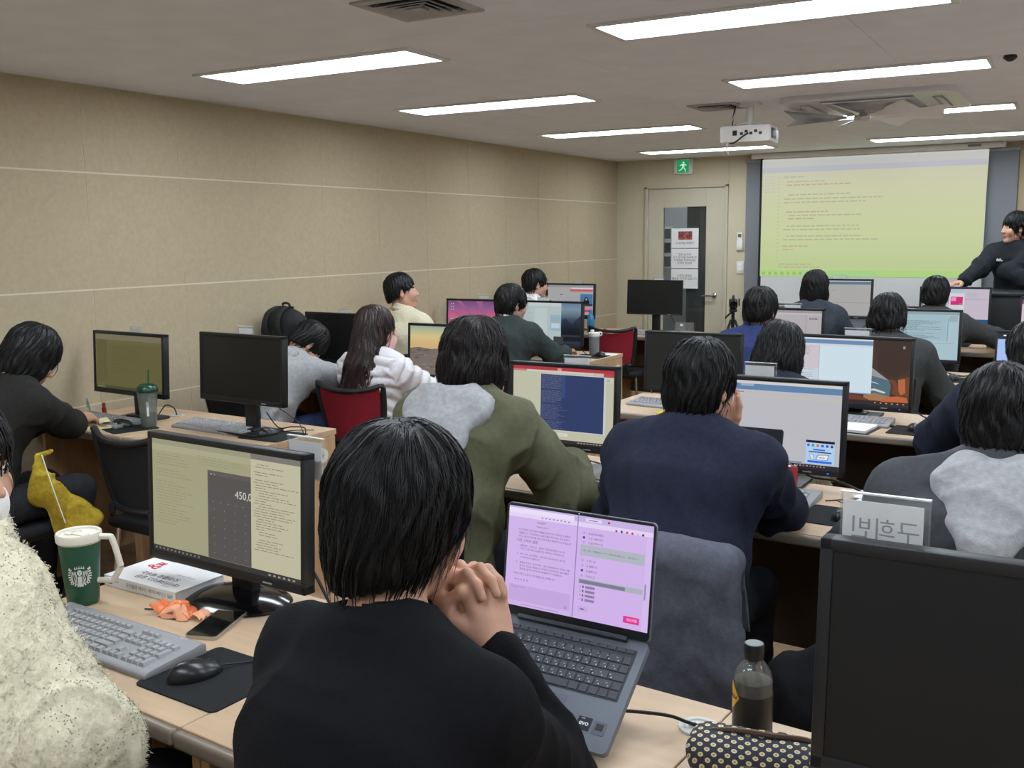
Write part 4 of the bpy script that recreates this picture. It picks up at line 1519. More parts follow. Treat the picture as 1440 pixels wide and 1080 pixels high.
    elb = [arms[-1][1], arms[1][1]]
    o = int(abs(hx * 31 + hy * 17)) % 19
    puff = top.get('puff')
    fur = top.get('fur')
    def disp(V):
        if puff:
            u = (V - P0) @ nrm(NB - P0)
            t = u.copy()
            for s in (-1, 1):
                S, E, W = arms[s]
                on = slv[s](V) < uni(T, 0.02)(V)
                e1 = nrm(E - S); e2 = nrm(W - E); L1 = float(np.linalg.norm(E - S))
                a1 = np.clip((V - S) @ e1, -1, L1); a2 = np.maximum((V - E) @ e2, 0)
                t = np.where(on, a1 + a2, t)
            b = np.abs(np.sin(math.pi * (t + 0.012 * wob(V, 9, 3, 2)) / puff))
            return (b ** 0.55 - 0.65) * 0.020 + wob(V, 30, 4, 5) * 0.0035 * b + 0.006 * folds(V, 12, 4)
        w = np.full(len(V), 0.5, f4)
        for e in elb:
            w += 0.9 * np.exp(-((V - e) ** 2).sum(1) / 0.012)
        w += 0.7 * np.exp(-((V[:, 2] - P1[2] + 0.06) ** 2) / 0.01)
        for s in (-1, 1):
            q = sh[s] + A(0, 0, -0.09)
            w += 0.6 * np.exp(-((V - q) ** 2).sum(1) / 0.012)
        dd = am * w * folds(V * A(1, 1, 0.8), top.get('fscale', 8), o) * 1.0 + 0.0012 * wob(V, 26, 4, o + 3)
        if fur:
            dd = dd + fur * (wob(V, 55, 5, 1) + 0.7 * wob(V, 110, 5, 9))
        return dd
    lo2 = pts[:9].min(0) - A(0.3, 0.3, 0.3); hi2 = pts[:9].max(0) + A(0.3, 0.3, 0.05)
    lo2[2] = max(lo2[2], hem_p[2] - 0.2)
    cm = top.get('mat')
    co_ = sdf_obj(top.get('name', 'sweater'), cloth, lo2, hi2, top.get('h', h * 1.1), [cm], body_o, disp)
    if top.get('fuzz'):
        fuzz(co_, top['fuzz'], cm)
    if top.get('hood'):
        k = top.get('hoodk', 1.0)
        sp_ = A(0, math.sin(l[2]), math.cos(l[2])); bn = A(0, -math.cos(l[2]), math.sin(l[2]))
        Rt = rotx(-l[2])
        lo_k = th
        pouch = uni([ell(NB - sp_ * f4(0.045 * k) + bn * f4(0.078 + lo_k), (0.135 * k, 0.050 * k, 0.075 * k), Rt), ell(NB - sp_ * f4(0.125 * k) + bn * f4(0.106 + lo_k), (0.100 * k, 0.036 * k, 0.075 * k), Rt),
                     ell(NB - sp_ * f4(0.190 * k) + bn * f4(0.114 + lo_k), (0.055 * k, 0.028 * k, 0.055 * k), Rt),
                     cap(NB + A(-0.12 * k, -0.02, -0.015), NB + A(-0.06, -0.09, 0.02), 0.036 * k, 0.038 * k), cap(NB + A(0.12 * k, -0.02, -0.015), NB + A(0.06, -0.09, 0.02), 0.036 * k, 0.038 * k)], 0.04)
        mouth = ell(NB + bn * f4(0.075) + A(0, 0, 0.085), (0.070, 0.034, 0.06), Rt)
        rolls = [cap(NB + A(-0.088, 0.0, 0.012), NB + A(-0.058, -0.062, 0.045), 0.030, 0.034), cap(NB + A(0.088, 0.0, 0.012), NB + A(0.058, -0.062, 0.045), 0.030, 0.034),
                 cap(NB + A(-0.058, -0.066, 0.045), NB + A(0.058, -0.066, 0.045), 0.034, 0.034), cap(NB + A(-0.088, 0.0, 0.012), NB + A(-0.05, 0.085, -0.04), 0.026, 0.02), cap(NB + A(0.088, 0.0, 0.012), NB + A(0.05, 0.085, -0.04), 0.026, 0.02)]
        rl = uni(rolls, 0.03)
        def hood(P):
            d = smax(pouch(P), -mouth(P), 0.02)
            d = sm(d, rl(P), 0.02)
            return smax(d, -nk(P), 0.008)
        def hdisp(V):
            return top.get('hoodfold', 0.007) * folds(V * A(0.8, 1, 1.3), 9, o + 2) + 0.0012 * wob(V, 30, 3, 4)
        sdf_obj('hood', hood, NB - A(0.28, 0.34, 0.34), NB + A(0.28, 0.2, 0.18), top.get('h', h) * 0.9, [top['hood']], body_o, hdisp)
    if top.get('collar'):
        cc = NB + A(0, 0.0, 0.03)
        def collar(P):
            q = P - cc
            rr = np.abs(np.sqrt(q[:, 0] ** 2 + (q[:, 1] * 0.93) ** 2) - 0.069 + 0.25 * (q[:, 2])) - 0.005
            z = np.abs(q[:, 2] + q[:, 1] * 0.45 - 0.012) - top.get('collarh', 0.02)
            return smax(rr, z, 0.004)
        sdf_obj('collar', collar, cc - A(0.14, 0.14, 0.12), cc + A(0.14, 0.14, 0.12), 0.005, [top['collar']], body_o)
    if legs:
        tm = mat('trousers_%d_%d_%d' % tuple(trousers), trousers, 0.9, 0.2, noise=(40, 0.1))
        lf = []
        for s in (-1, 1):
            hp, kn, an = leg[s]
            lf.append(cap(hp, kn, 0.094, 0.070)); lf.append(cap(kn, an + A(0, 0, 0.02), 0.070, 0.055))
        pel = ecap(P0 + A(0, -0.01, -0.0), P1 + (P0 - P1) * f4(0.5), 0.118, 0.108, X, 1.45 * wf, 1.4 * wf)
        def trou(P):
            return uni(lf + [pel], 0.03)(P)
        lpts = np.array([P0, P1] + [q for s in (-1, 1) for q in leg[s]], f4)
        sdf_obj('trousers', trou, lpts.min(0) - 0.2, lpts.max(0) + 0.2, 0.014, [tm], body_o, lambda V: 0.006 * folds(V, 8, 5))
        smat = mat('shoe_leather', (32, 31, 32), 0.6)
        for s in (-1, 1):
            an = leg[s][2]
            fs = uni([ecap(an + A(0, -0.04, -0.045), an + A(0, 0.14, -0.05), 0.042, 0.038, X, 1.05, 1.2), cap(an + A(0, -0.02, -0.03), an + A(0, -0.01, 0.02), 0.045, 0.045)], 0.03)
            sdf_obj('shoe', lambda P: smax(fs(P), 0.003 - P[:, 2], 0.006), an - A(0.12, 0.14, 0.12), an + A(0.12, 0.24, 0.12), 0.012, [smat], body_o)
    # --- hair
    if hair is not None:
        hf = hair_local(hair)
        hh = hair.get('h', h * 0.75)
        ext = hair.get('ext', 0.0)
        V, F = surf(hf, (-0.16, -0.19, -0.17 - ext), (0.16, 0.16, 0.17), hh)
        SV, SF = strands(hf, V, hair.get('n', 260), hair, hair.get('len', (0.05, 0.11)), hair.get('r', 0.0016), int(hx * 100) % 97 + 1, hair.get('lift', 0.003))
        VV = np.concatenate([V, SV]); FF = np.concatenate([F, SF + len(V)])
        VV = (VV * hs) @ Rh.T + Hc
        mesh_np('hair', VV, FF, [hairmat or HAIR_BLACK()], body_o)
    body_o_info = dict(o=body_o, Hc=Hc, Rh=Rh, NB=NB, P0=P0, P1=P1, P2=P2, arms=arms, org=org, Rz=Rz, sh=sh)
    return body_o_info

def specs(pi, rgb=(25, 25, 28), r=0.0012):
    """a pair of glasses on the face, a part of the person"""
    b = MB(); m = mat('glasses_frame_%d' % rgb[0], rgb, 0.35, 0.5)
    for s in (-1, 1):
        pts = [(s * 0.033 + 0.024 * math.cos(a), 0.106 - 0.012 * abs(math.cos(a)), 0.004 + 0.019 * math.sin(a)) for a in [2 * math.pi * k / 18 for k in range(19)]]
        b.tube(m, pts, r * 1.1, 6)
        b.tube(m, [(s * 0.057, 0.095, 0.01), (s * 0.077, 0.06, 0.012), (s * 0.082, -0.005, 0.012), (s * 0.080, -0.02, -0.004)], r * 1.2, 6, 4)
    b.tube(m, [(-0.010, 0.107, 0.008), (0, 0.110, 0.011), (0.010, 0.107, 0.008)], r, 6, 3)
    M4 = Matrix.Identity(4)
    for i in range(3):
        for j in range(3):
            M4[i][j] = float(pi['Rh'][i][j])
        M4[i][3] = float(pi['Hc'][i])
    bmesh.ops.transform(b.bm, matrix=M4, verts=b.bm.verts)
    return b.build('glasses', pi['o'])

def mask(pi, rgb=(225, 222, 222)):
    """a cloth face mask with ear loops, a part of the person"""
    Rh, Hc = pi['Rh'], pi['Hc']
    core = uni([ell((0, 0.048, -0.055), (0.060, 0.058, 0.052)), ell((0, 0.09, -0.045), (0.022, 0.028, 0.03)), ell((0, 0.075, -0.09), (0.03, 0.028, 0.022))], 0.03)
    def fn(P):
        q = (P - Hc) @ Rh
        d = core(q)
        d = smax(d, 0.028 - q[:, 1], 0.004)
        return smax(d, np.abs(q[:, 2] + 0.06) - 0.052, 0.006)
    o = sdf_obj('face_mask', fn, Hc - 0.16, Hc + 0.16, 0.005, [mat('mask_cloth_%d' % rgb[1], rgb, 0.9, 0.2)], pi['o'], lambda V: 0.0025 * folds(V, 22, 7))
    b = MB(); m = mat('mask_cloth_%d' % rgb[1], rgb)
    for s in (-1, 1):
        for z0 in (-0.02, -0.085):
            b.tube(m, [(s * 0.062, 0.036, z0), (s * 0.078, 0.01, z0 * 0.6), (s * 0.086, -0.02, -0.015)], 0.0014, 6, 4)
    M4 = Matrix.Identity(4)
    for i in range(3):
        for j in range(3):
            M4[i][j] = float(Rh[i][j])
        M4[i][3] = float(Hc[i])
    bmesh.ops.transform(b.bm, matrix=M4, verts=b.bm.verts)
    b.build('ear_loops', o)
    return o
# ------------------------------------------------------------------ what the monitors show
TASK = (34, 35, 42)
def draw_notes(S):
    S.r(0, 0, 1, 1, (158, 156, 126), 0); S.r(0, 0.955, 0.69, 1, (150, 150, 124)); S.r(0.0, 0.90, 0.69, 0.955, (166, 164, 136))
    S.lines(0.03, 0.30, 0.88, 0.25, 24, (140, 138, 110), 3, 2, 0.25)
    S.lines(0.33, 0.66, 0.92, 0.83, 4, (146, 144, 116), 9, 2, 0.25)
    S.r(0.40, 0.045, 0.70, 0.80, (84, 80, 80), 3); S.r(0.40, 0.76, 0.70, 0.80, (92, 88, 88), 4)
    S.text('450,000', 0.585, 0.60, 0.026, (206, 202, 190), 5)
    q = random.Random(4)
    for i in range(4):
        for j in range(6):
            S.r(0.44 + 0.07 * i, 0.09 + 0.075 * j, 0.446 + 0.07 * i, 0.10 + 0.075 * j, (122, 118, 112), 5)
    for i in range(5):
        S.r(0.43 + 0.05 * i, 0.535, 0.445 + 0.05 * i, 0.54, (126, 122, 116), 5)
    S.r(0.42, 0.765, 0.43, 0.775, (170, 166, 156), 5); S.r(0.445, 0.765, 0.452, 0.775, (150, 146, 138), 5)
    S.r(0.69, 0.045, 1, 1, (186, 183, 156), 6); S.r(0.69, 0.955, 1, 1, (120, 117, 112), 7)
    S.lines(0.71, 0.99, 0.93, 0.20, 34, (134, 131, 108), 12, 8, 0.3, 0.01, 1.0, 0.25)
    S.r(0, 0, 1, 0.045, (52, 50, 50), 9)
    for k in range(12):
        S.r(0.02 + 0.028 * k, 0.015, 0.032 + 0.028 * k, 0.032, (120, 120, 116), 10)
    for k in range(6):
        S.r(0.80 + 0.03 * k, 0.015, 0.815 + 0.03 * k, 0.03, (150, 150, 140), 10)

def draw_olive(S):
    g = ramp_glow('olive_page', [(0, (92, 88, 52)), (0.8, (98, 92, 60)), (1, (112, 106, 78))], 'Z', 0.13, 0.45)
    S.r(0, 0, 1, 1, g, 0); S.r(0, 0.9, 1, 1, (112, 108, 84)); S.r(0.02, 0.1, 0.18, 0.9, (88, 84, 54)); S.r(0.2, 0.1, 0.98, 0.84, (94, 89, 56))
    S.lines(0.22, 0.7, 0.8, 0.3, 14, (82, 78, 52), 2, 2, 0.25, 0.02)
    S.r(0, 0, 1, 0.05, (64, 66, 44), 2); S.r(0.02, 0.01, 0.14, 0.045, (104, 106, 70), 3)

def draw_terminal(S):
    S.r(0, 0, 1, 1, (188, 187, 166), 0); S.r(0, 0.955, 1, 1, (172, 58, 70)); S.r(0.14, 0.93, 0.80, 0.952, (206, 196, 190), 2); S.r(0.0, 0.93, 0.14, 0.955, (196, 120, 120), 2)
    S.r(0.45, 0.955, 0.49, 0.99, (214, 150, 150), 3); S.r(0.90, 0.91, 1, 0.955, (176, 70, 80), 2)
    S.r(0.28, 0.155, 0.925, 0.915, (196, 198, 196), 2); S.r(0.285, 0.165, 0.905, 0.905, (52, 62, 98), 3); S.r(0.50, 0.165, 0.905, 0.905, (50, 62, 102), 4)
    S.lines(0.295, 0.50, 0.90, 0.55, 22, (96, 104, 138), 5, 5, 0.45, 0, 1.0, 0.95)
    S.lines(0.295, 0.56, 0.55, 0.18, 24, (92, 100, 136), 8, 5, 0.4, 0.0, 1.0, 0.5)
    S.r(0.50, 0.6, 0.53, 0.9, (52, 76, 130), 5)
    S.r(0.38, 0.085, 0.56, 0.13, (208, 206, 190), 3); S.r(0.40, 0.10, 0.42, 0.115, (150, 150, 150), 4); S.r(0.45, 0.102, 0.52, 0.11, (190, 186, 170), 4)
    S.r(0.92, 0.84, 0.99, 0.90, (198, 198, 186), 3); S.lines(0.93, 0.97, 0.89, 0.85, 2, (140, 140, 130), 3, 4)
    S.r(0, 0, 1, 0.04, (58, 48, 46), 4)
    for k in range(7):
        S.r(0.27 + 0.022 * k, 0.012, 0.28 + 0.022 * k, 0.028, (196, 190, 180), 5)
    for k in range(10):
        S.r(0.66 + 0.03 * k, 0.012, 0.68 + 0.03 * k, 0.024, (168, 150, 140), 5)

def draw_whitepage(S):
    S.r(0, 0, 1, 1, (184, 184, 190), 0); S.r(0, 0.965, 1, 1, (206, 204, 202)); S.r(0, 0.89, 1, 0.965, (96, 130, 168), 2); S.r(0, 0.83, 1, 0.89, (186, 184, 190), 2); S.r(0, 0.81, 1, 0.83, (192, 188, 172), 3)
    S.r(0.27, 0.935, 0.37, 0.965, (150, 172, 196), 3)
    for k in range(5):
        S.r(0.24 + 0.012 * k, 0.855, 0.248 + 0.012 * k, 0.867, (90, 92, 100), 4)
    S.r(0.02, 0.045, 0.74, 0.06, (96, 126, 156), 3)
    S.r(0.765, 0.055, 0.965, 0.33, (172, 204, 238), 4); S.r(0.765, 0.305, 0.965, 0.335, (30, 30, 36), 5)
    for k, c in enumerate(((60, 110, 200), (70, 160, 90), (220, 110, 50), (60, 100, 190), (50, 90, 200), (70, 70, 80))):
        u = 0.782 + 0.033 * k
        S.p([(u + 0.010 * math.cos(a), 0.275 + 0.017 * math.sin(a)) for a in [2 * math.pi * i / 14 for i in range(14)]], c, 6)
    S.r(0.815, 0.215, 0.90, 0.232, (50, 110, 220), 6); S.r(0.785, 0.19, 0.945, 0.203, (50, 56, 70), 6)
    S.p([(0.80, 0.105), (0.83, 0.10), (0.82, 0.165), (0.79, 0.17)], (120, 126, 134), 6); S.p([(0.803, 0.11), (0.826, 0.106), (0.817, 0.16), (0.794, 0.165)], (210, 222, 238), 7)
    S.p([(0.835, 0.10), (0.92, 0.105), (0.93, 0.175), (0.85, 0.165)], (120, 126, 134), 6); S.p([(0.841, 0.106), (0.916, 0.111), (0.924, 0.168), (0.855, 0.159)], (220, 228, 240), 7)
    S.r(0.86, 0.128, 0.90, 0.136, (200, 90, 110), 8); S.r(0.78, 0.065, 0.95, 0.092, (44, 108, 226), 6)
    S.r(0.70, 0, 1, 0.04, (44, 44, 52), 6); S.r(0, 0, 0.70, 0.04, (60, 66, 80), 6)
    for k in range(9):
        S.r(0.70 + 0.024 * k, 0.012, 0.712 + 0.024 * k, 0.027, ((176, 110, 90), (150, 150, 160))[k % 2], 7)

def draw_arch(S):
    S.r(0, 0, 1, 1, (72, 56, 48), 0)
    S.p([(0.60, 0.05), (0.60, 0.62), (0.67, 0.56), (0.75, 0.46), (0.82, 0.38), (0.84, 0.30), (0.83, 0.05)], (84, 108, 122), 1)
    S.p([(0.62, 0.62), (0.75, 0.46), (0.82, 0.38), (0.66, 0.44), (0.60, 0.5)], (150, 150, 150), 2)
    S.p([(0.60, 0.12), (0.70, 0.17), (0.78, 0.14), (0.83, 0.13), (0.83, 0.05), (0.60, 0.05)], (160, 118, 84), 2)
    S.p([(0.62, 0.22), (0.70, 0.24), (0.80, 0.19), (0.78, 0.17), (0.70, 0.205), (0.62, 0.20)], (196, 204, 206), 3)
    S.p([(0.63, 0.36), (0.70, 0.34), (0.74, 0.31), (0.69, 0.325)], (186, 196, 200), 3)
    S.p([(0.82, 0.38), (0.86, 0.30), (0.85, 0.18), (0.90, 0.14), (0.98, 0.15), (1.0, 0.06), (1, 0.45), (0.93, 0.43), (0.92, 0.25), (0.88, 0.38), (0.84, 0.40)], (112, 66, 46), 3)
    S.p([(0.90, 0.40), (0.96, 0.42), (0.97, 0.20), (0.93, 0.16), (0.91, 0.22)], (176, 104, 66), 4)
    S.p([(0.76, 0.06), (0.82, 0.12), (0.90, 0.14), (0.98, 0.13), (1, 0.05), (0.76, 0.04)], (188, 100, 62), 4)
    S.p([(0.36, 0.05), (0.45, 0.12), (0.56, 0.12), (0.66, 0.05)], (110, 64, 48), 4)
    S.p([(0.68, 1.0), (0.72, 0.55), (0.80, 0.45), (0.86, 0.42), (0.96, 0.5), (1, 0.6), (1, 1)], (64, 50, 44), 2)
    S.r(0, 0.14, 0.665, 1, (202, 220, 230), 5); S.r(0, 0.975, 0.665, 1, (214, 214, 216), 6); S.r(0, 0.91, 0.665, 0.975, (104, 138, 178), 6); S.r(0, 0.875, 0.665, 0.91, (204, 208, 214), 6)
    S.r(0, 0.14, 0.17, 0.88, (200, 194, 200), 7); S.r(0.17, 0.14, 0.178, 0.88, (176, 182, 196), 8); S.r(0, 0.14, 0.17, 0.50, (196, 208, 220), 8)
    S.lines(0.01, 0.12, 0.87, 0.72, 6, (150, 146, 156), 4, 9, 0.3); S.lines(0.01, 0.14, 0.5, 0.35, 5, (160, 170, 180), 5, 9, 0.3)
    S.r(0, 0.14, 0.665, 0.155, (130, 150, 176), 9)
    S.r(0, 0, 1, 0.035, (56, 40, 36), 9); S.r(0.93, 0.88, 0.95, 0.92, (150, 140, 136), 9)
    for k in range(6):
        S.r(0.70 + 0.05 * k, 0.010, 0.715 + 0.05 * k, 0.024, (210, 170, 140), 10)

def draw_grey(S, bg=(176, 170, 174), seed=1, bar=(150, 146, 150), panel=0.78):
    S.r(0, 0, 1, 1, bg, 0); S.r(0, 0.94, 1, 1, bar); S.r(0, 0.90, 1, 0.94, tuple(min(255, v + 12) for v in bg), 1)
    S.r(panel, 0.05, panel + 0.008, 0.92, bar, 2); S.lines(panel + 0.05, 0.96, 0.82, 0.78, 1, (90, 88, 92), seed, 2, 0.7, 0, 1, 0.9)
    S.lines(0.05, 0.3, 0.6, 0.5, 2, bar, seed + 1, 2, 0.3); S.r(0, 0.30, panel, 0.308, bar, 2); S.r(0, 0, 1, 0.04, (96, 94, 98), 3)

def draw_code(S):
    S.r(0, 0, 1, 1, (166, 190, 200), 0); S.r(0, 0.94, 1, 1, (138, 160, 170)); S.r(0.22, 0.40, 0.85, 0.95, (158, 184, 194), 1)
    S.lines(0.30, 0.80, 0.82, 0.42, 18, (108, 128, 138), 6, 2, 0.4, 0.01, 1, 0.35)
    S.r(0.86, 0.38, 0.87, 0.88, (130, 152, 162), 2); S.r(0.3, 0.335, 0.95, 0.345, (140, 160, 168), 2); S.r(0.88, 0.80, 0.98, 0.92, (150, 170, 178), 2)

def draw_editor(S):
    S.r(0, 0, 1, 1, (168, 166, 164), 0); S.r(0, 0.975, 1, 1, (190, 196, 200)); S.r(0, 0.90, 1, 0.975, (88, 114, 130), 1)
    S.r(0, 0.87, 1, 0.90, (160, 162, 164), 1); S.r(0, 0.37, 1, 0.385, (146, 146, 148), 2); S.lines(0.1, 0.5, 0.75, 0.45, 6, (140, 138, 138), 4, 2, 0.2); S.r(0, 0, 1, 0.02, (120, 124, 128), 2)

def draw_pinkweb(S):
    S.r(0, 0, 1, 1, (190, 190, 200), 0); S.r(0, 0.95, 0.64, 1, (164, 186, 206)); S.r(0.0, 0.88, 0.64, 0.93, (176, 186, 200), 1); S.r(0.42, 0.03, 0.64, 0.88, (206, 208, 214), 1)
    S.r(0.44, 0.55, 0.62, 0.78, (206, 44, 120), 2); S.r(0.45, 0.66, 0.52, 0.76, (226, 150, 196), 3); S.r(0.56, 0.555, 0.61, 0.60, (140, 130, 120), 3)
    S.r(0.65, 0.16, 1, 0.97, (192, 182, 196), 2); S.r(0.65, 0.70, 1, 0.71, (150, 148, 160), 3); S.r(0.65, 0, 1, 0.16, (36, 84, 126), 3)
    S.lines(0.46, 0.60, 0.52, 0.15, 12, (180, 184, 192), 3, 3, 0.3); S.lines(0.68, 0.95, 0.9, 0.74, 5, (168, 164, 176), 5, 3, 0.3)

def draw_pinkedge(S):
    S.r(0, 0, 1, 1, (206, 190, 200), 0); S.r(0, 0.85, 1, 0.96, (120, 84, 130)); S.r(0, 0.96, 1, 1, (60, 60, 68)); S.lines(0.05, 0.5, 0.8, 0.3, 8, (170, 150, 166), 4, 2, 0.3)

def draw_dunes(S):
    g = ramp_glow('dune_sky', [(0, (206, 172, 120)), (0.25, (206, 190, 134)), (0.6, (150, 166, 148)), (1, (84, 136, 146))], 'Z', 0.25, 0.42)
    S.r(0, 0, 1, 1, g, 0)
    S.p([(0, 0), (1, 0), (1, 0.50), (0.86, 0.55), (0.7, 0.51), (0.5, 0.56), (0.3, 0.53), (0.12, 0.56), (0, 0.53)], (116, 106, 98), 1)
    q = random.Random(8)
    for k in range(60):
        u, v = q.uniform(0, 0.95), q.uniform(0.02, 0.5)
        c = q.choice([(98, 90, 84), (132, 122, 112), (86, 80, 76)])
        S.p([(u, v), (u + 0.08, v + 0.01), (u + 0.06, v + 0.035), (u + 0.02, v + 0.03)], c, 2)
    S.r(0.42, 0.28, 0.78, 0.52, (38, 42, 108), 4); S.p([(0.44, 0.50), (0.6, 0.50), (0.56, 0.44)], (120, 120, 180), 5)
    S.lines(0.50, 0.70, 0.42, 0.35, 1, (190, 194, 214), 3, 5, 0.5, 0, 1, 0.95); S.r(0.455, 0.37, 0.48, 0.40, (210, 210, 220), 5)
    S.p([(0.62, 0.0), (0.74, 0.0), (0.72, 0.2), (0.66, 0.26)], (40, 44, 52), 5)

def draw_sunset(S):
    g = ramp_glow('pink_sky', [(0, (226, 120, 110)), (0.25, (206, 92, 120)), (0.6, (138, 88, 138)), (1, (66, 60, 88))], 'Z', 0.20, 0.43)
    S.r(0, 0, 1, 1, g, 0)
    for k, (a, w_) in enumerate(((20, 5), (38, 4), (52, 6), (75, 4), (96, 6), (118, 5), (140, 4), (158, 6))):
        a1, a2 = R(a), R(a + w_); L_ = 1.1
        cl = lambda u, v: (min(1, max(0, u)), min(1, max(0, v)))
        S.p([cl(0.75, 0.12), cl(0.75 + L_ * math.cos(a1), 0.12 + L_ * math.sin(a1)), cl(0.75 + L_ * math.cos(a2), 0.12 + L_ * math.sin(a2))], (150, 92, 134), 1, 1.0)
    for k in range(3):
        S.r(0.05, 0.9 - 0.08 * k, 0.065, 0.93 - 0.08 * k, (190, 190, 196), 2); S.r(0.09, 0.9 - 0.08 * k, 0.105, 0.93 - 0.08 * k, (200, 200, 206), 2)
    S.p([(0, 0), (1, 0), (1, 0.1), (0.7, 0.14), (0.3, 0.1), (0, 0.12)], (70, 40, 60), 2)

def draw_windows(S):
    g = ramp_glow('mountain_sky', [(0, (40, 50, 64)), (0.5, (58, 72, 92)), (0.75, (120, 140, 156)), (1, (74, 104, 146))], 'Z', 0.12, 0.42)
    S.r(0, 0, 1, 1, g, 0)
    S.p([(0.6, 0.45), (0.75, 0.65), (0.85, 0.5), (1, 0.72), (1, 0), (0.6, 0)], (44, 52, 66), 1)
    for k in range(12):
        u = 0.68 + 0.027 * k
        S.p([(u - 0.02, 0.25), (u + 0.02, 0.25), (u, 0.62 - 0.02 * (k % 4))], (22, 28, 32), 2)
    S.r(0, 0.10, 0.68, 1, (172, 186, 186), 3); S.r(0, 0.92, 0.68, 1, (186, 196, 198), 4); S.r(0.24, 0.30, 0.46, 0.88, (180, 194, 192), 4); S.r(0.46, 0.30, 0.465, 0.88, (140, 156, 160), 5)
    S.r(0.50, 0.34, 0.68, 0.72, (140, 172, 196), 5); S.r(0.52, 0.40, 0.66, 0.52, (186, 200, 206), 6); S.r(0.52, 0.54, 0.66, 0.66, (150, 166, 176), 6)
    S.lines(0.03, 0.22, 0.88, 0.4, 14, (150, 164, 164), 3, 5, 0.3); S.r(0.56, 0.03, 0.72, 0.2, (60, 62, 66), 6); S.r(0, 0, 1, 0.03, (40, 42, 48), 7); S.r(0.72, 0.1, 1, 0.2, (24, 28, 32), 3)

def draw_video(S):
    S.r(0, 0, 1, 1, (160, 160, 162), 0); S.r(0, 0.93, 1, 1, (140, 140, 146)); S.r(0.50, 0.80, 0.99, 0.87, (186, 84, 92), 2); S.r(0.52, 0.87, 0.99, 0.92, (206, 196, 200), 2)
    S.r(0.72, 0.33, 0.99, 0.72, (66, 112, 154), 2)
    S.p([(0.78, 0.36), (0.93, 0.36), (0.91, 0.50), (0.88, 0.60), (0.85, 0.63), (0.82, 0.60), (0.80, 0.50)], (26, 26, 34), 3)
    S.p([(0.835, 0.52), (0.872, 0.52), (0.868, 0.585), (0.84, 0.585)], (190, 150, 132), 4)
    S.r(0.72, 0.33, 0.99, 0.40, (40, 52, 70), 4); S.r(0.72, 0.10, 0.99, 0.30, (206, 120, 136), 2); S.r(0.74, 0.16, 0.97, 0.20, (70, 50, 80), 3)
    S.r(0, 0.0, 0.72, 0.5, (150, 150, 152), 1); S.lines(0.28, 0.34, 0.70, 0.66, 1, (70, 70, 74), 2, 2, 0.8, 0, 1, 1); S.r(0.46, 0.60, 0.72, 0.605, (120, 120, 124), 3)
    S.r(0, 0, 1, 0.05, (40, 46, 60), 4)

# ------------------------------------------------------------------ monitors in their places (bottom of the casing at z0)
mA1 = monitor('monitor showing a calculator over beige notes, behind the white book', -1.756, 1.675, 0.805, -4, 0.552, 0.322, draw_notes, 'oval', 3, (0.014, 0.016, 0.022))
mA3 = monitor('big dark switched off monitor at the near right corner', -0.012, 1.34, 0.868, -1, 0.56, 0.325, None, 'square', 3, (0.018, 0.018, 0.02), off=(22, 23, 24))
mB1 = monitor('monitor with a navy blue terminal window in front of the olive jacket', -1.70, 3.35, 0.795, -1, 0.462, 0.33, draw_terminal, 'oval', 3, (0.016, 0.016, 0.028))
mB2 = monitor('white page monitor with a blue advert, behind the red can', -0.925, 3.42, 0.785, -1, 0.51, 0.325, draw_whitepage, 'square', 3, led=True)
mC1 = monitor('dark switched off monitor beyond the navy sweatshirt person', -1.745, 4.92, 0.795, 0, 0.525, 0.31, None, 'square', 3, (0.012, 0.012, 0.018), off=(38, 38, 37))
mC2 = monitor('monitor with a white window over a brown rock arch picture', -0.935, 4.90, 0.775, -3, 0.535, 0.345, draw_arch, 'square', 3, (0.014, 0.016, 0.03), led=True)
mD1 = monitor('pale grey page monitor in front of the blue jumper', -1.71, 6.62, 0.81, 0, 0.50, 0.31, draw_grey, 'square', 3)
mD2 = monitor('pale cyan code page monitor beyond the rock arch monitor', -0.885, 6.60, 0.805, 0, 0.49, 0.33, draw_code, 'square', 3, led=False)
mE1 = monitor('grey editor monitor with a blue title bar under the screen', -1.735, 8.40, 0.915, 0, 0.51, 0.322, draw_editor, 'square', 3)
mE2 = monitor('monitor showing a web page with a pink square near the lectern', -0.875, 8.40, 0.87, 0, 0.51, 0.315, draw_pinkweb, 'square', 3)
mE3 = monitor('monitor with a pinkish page cut by the edge, before the lectern', -0.17, 8.40, 0.81, 0, 0.51, 0.31, draw_pinkedge, 'square', 3)
mL1a = monitor('monitor with a dim olive page behind the green lidded tumbler', -4.03, 3.28, 0.855, -4, 0.55, 0.308, draw_olive, 'square', 3)
mL1b = monitor('dark switched off monitor beside the tan wall, nearest row', -3.275, 3.27, 0.872, -4, 0.545, 0.312, None, 'square', 3, off=(34, 34, 32))
mL2a = monitor('dark switched off monitor beside the leaning backpack', -4.00, 4.82, 0.835, -2, 0.53, 0.315, None, 'square', 3, off=(28, 28, 27))
mL2b = monitor('monitor with a desert dune picture before the woman in white', -3.25, 4.88, 0.775, -2, 0.53, 0.325, draw_dunes, 'square', 3)
mL3a = monitor('monitor with a pink and purple sunset sky', -4.055, 6.52, 0.82, 0, 0.52, 0.315, draw_sunset, 'square', 3)
mL3b = monitor('monitor with pale windows over a blue mountain picture', -3.405, 6.52, 0.79, 0, 0.53, 0.345, draw_windows, 'square', 3)
mL4a = monitor('monitor with a grey page and a small video, front row', -4.15, 8.35, 0.845, 0, 0.50, 0.325, draw_video, 'square', 3)
mL4b = monitor('thin black switched off monitor standing before the door', -3.36, 8.45, 0.895, 1, 0.525, 0.312, None, 'square', 3, (0.008, 0.008, 0.012), thin=True, off=(30, 30, 30))

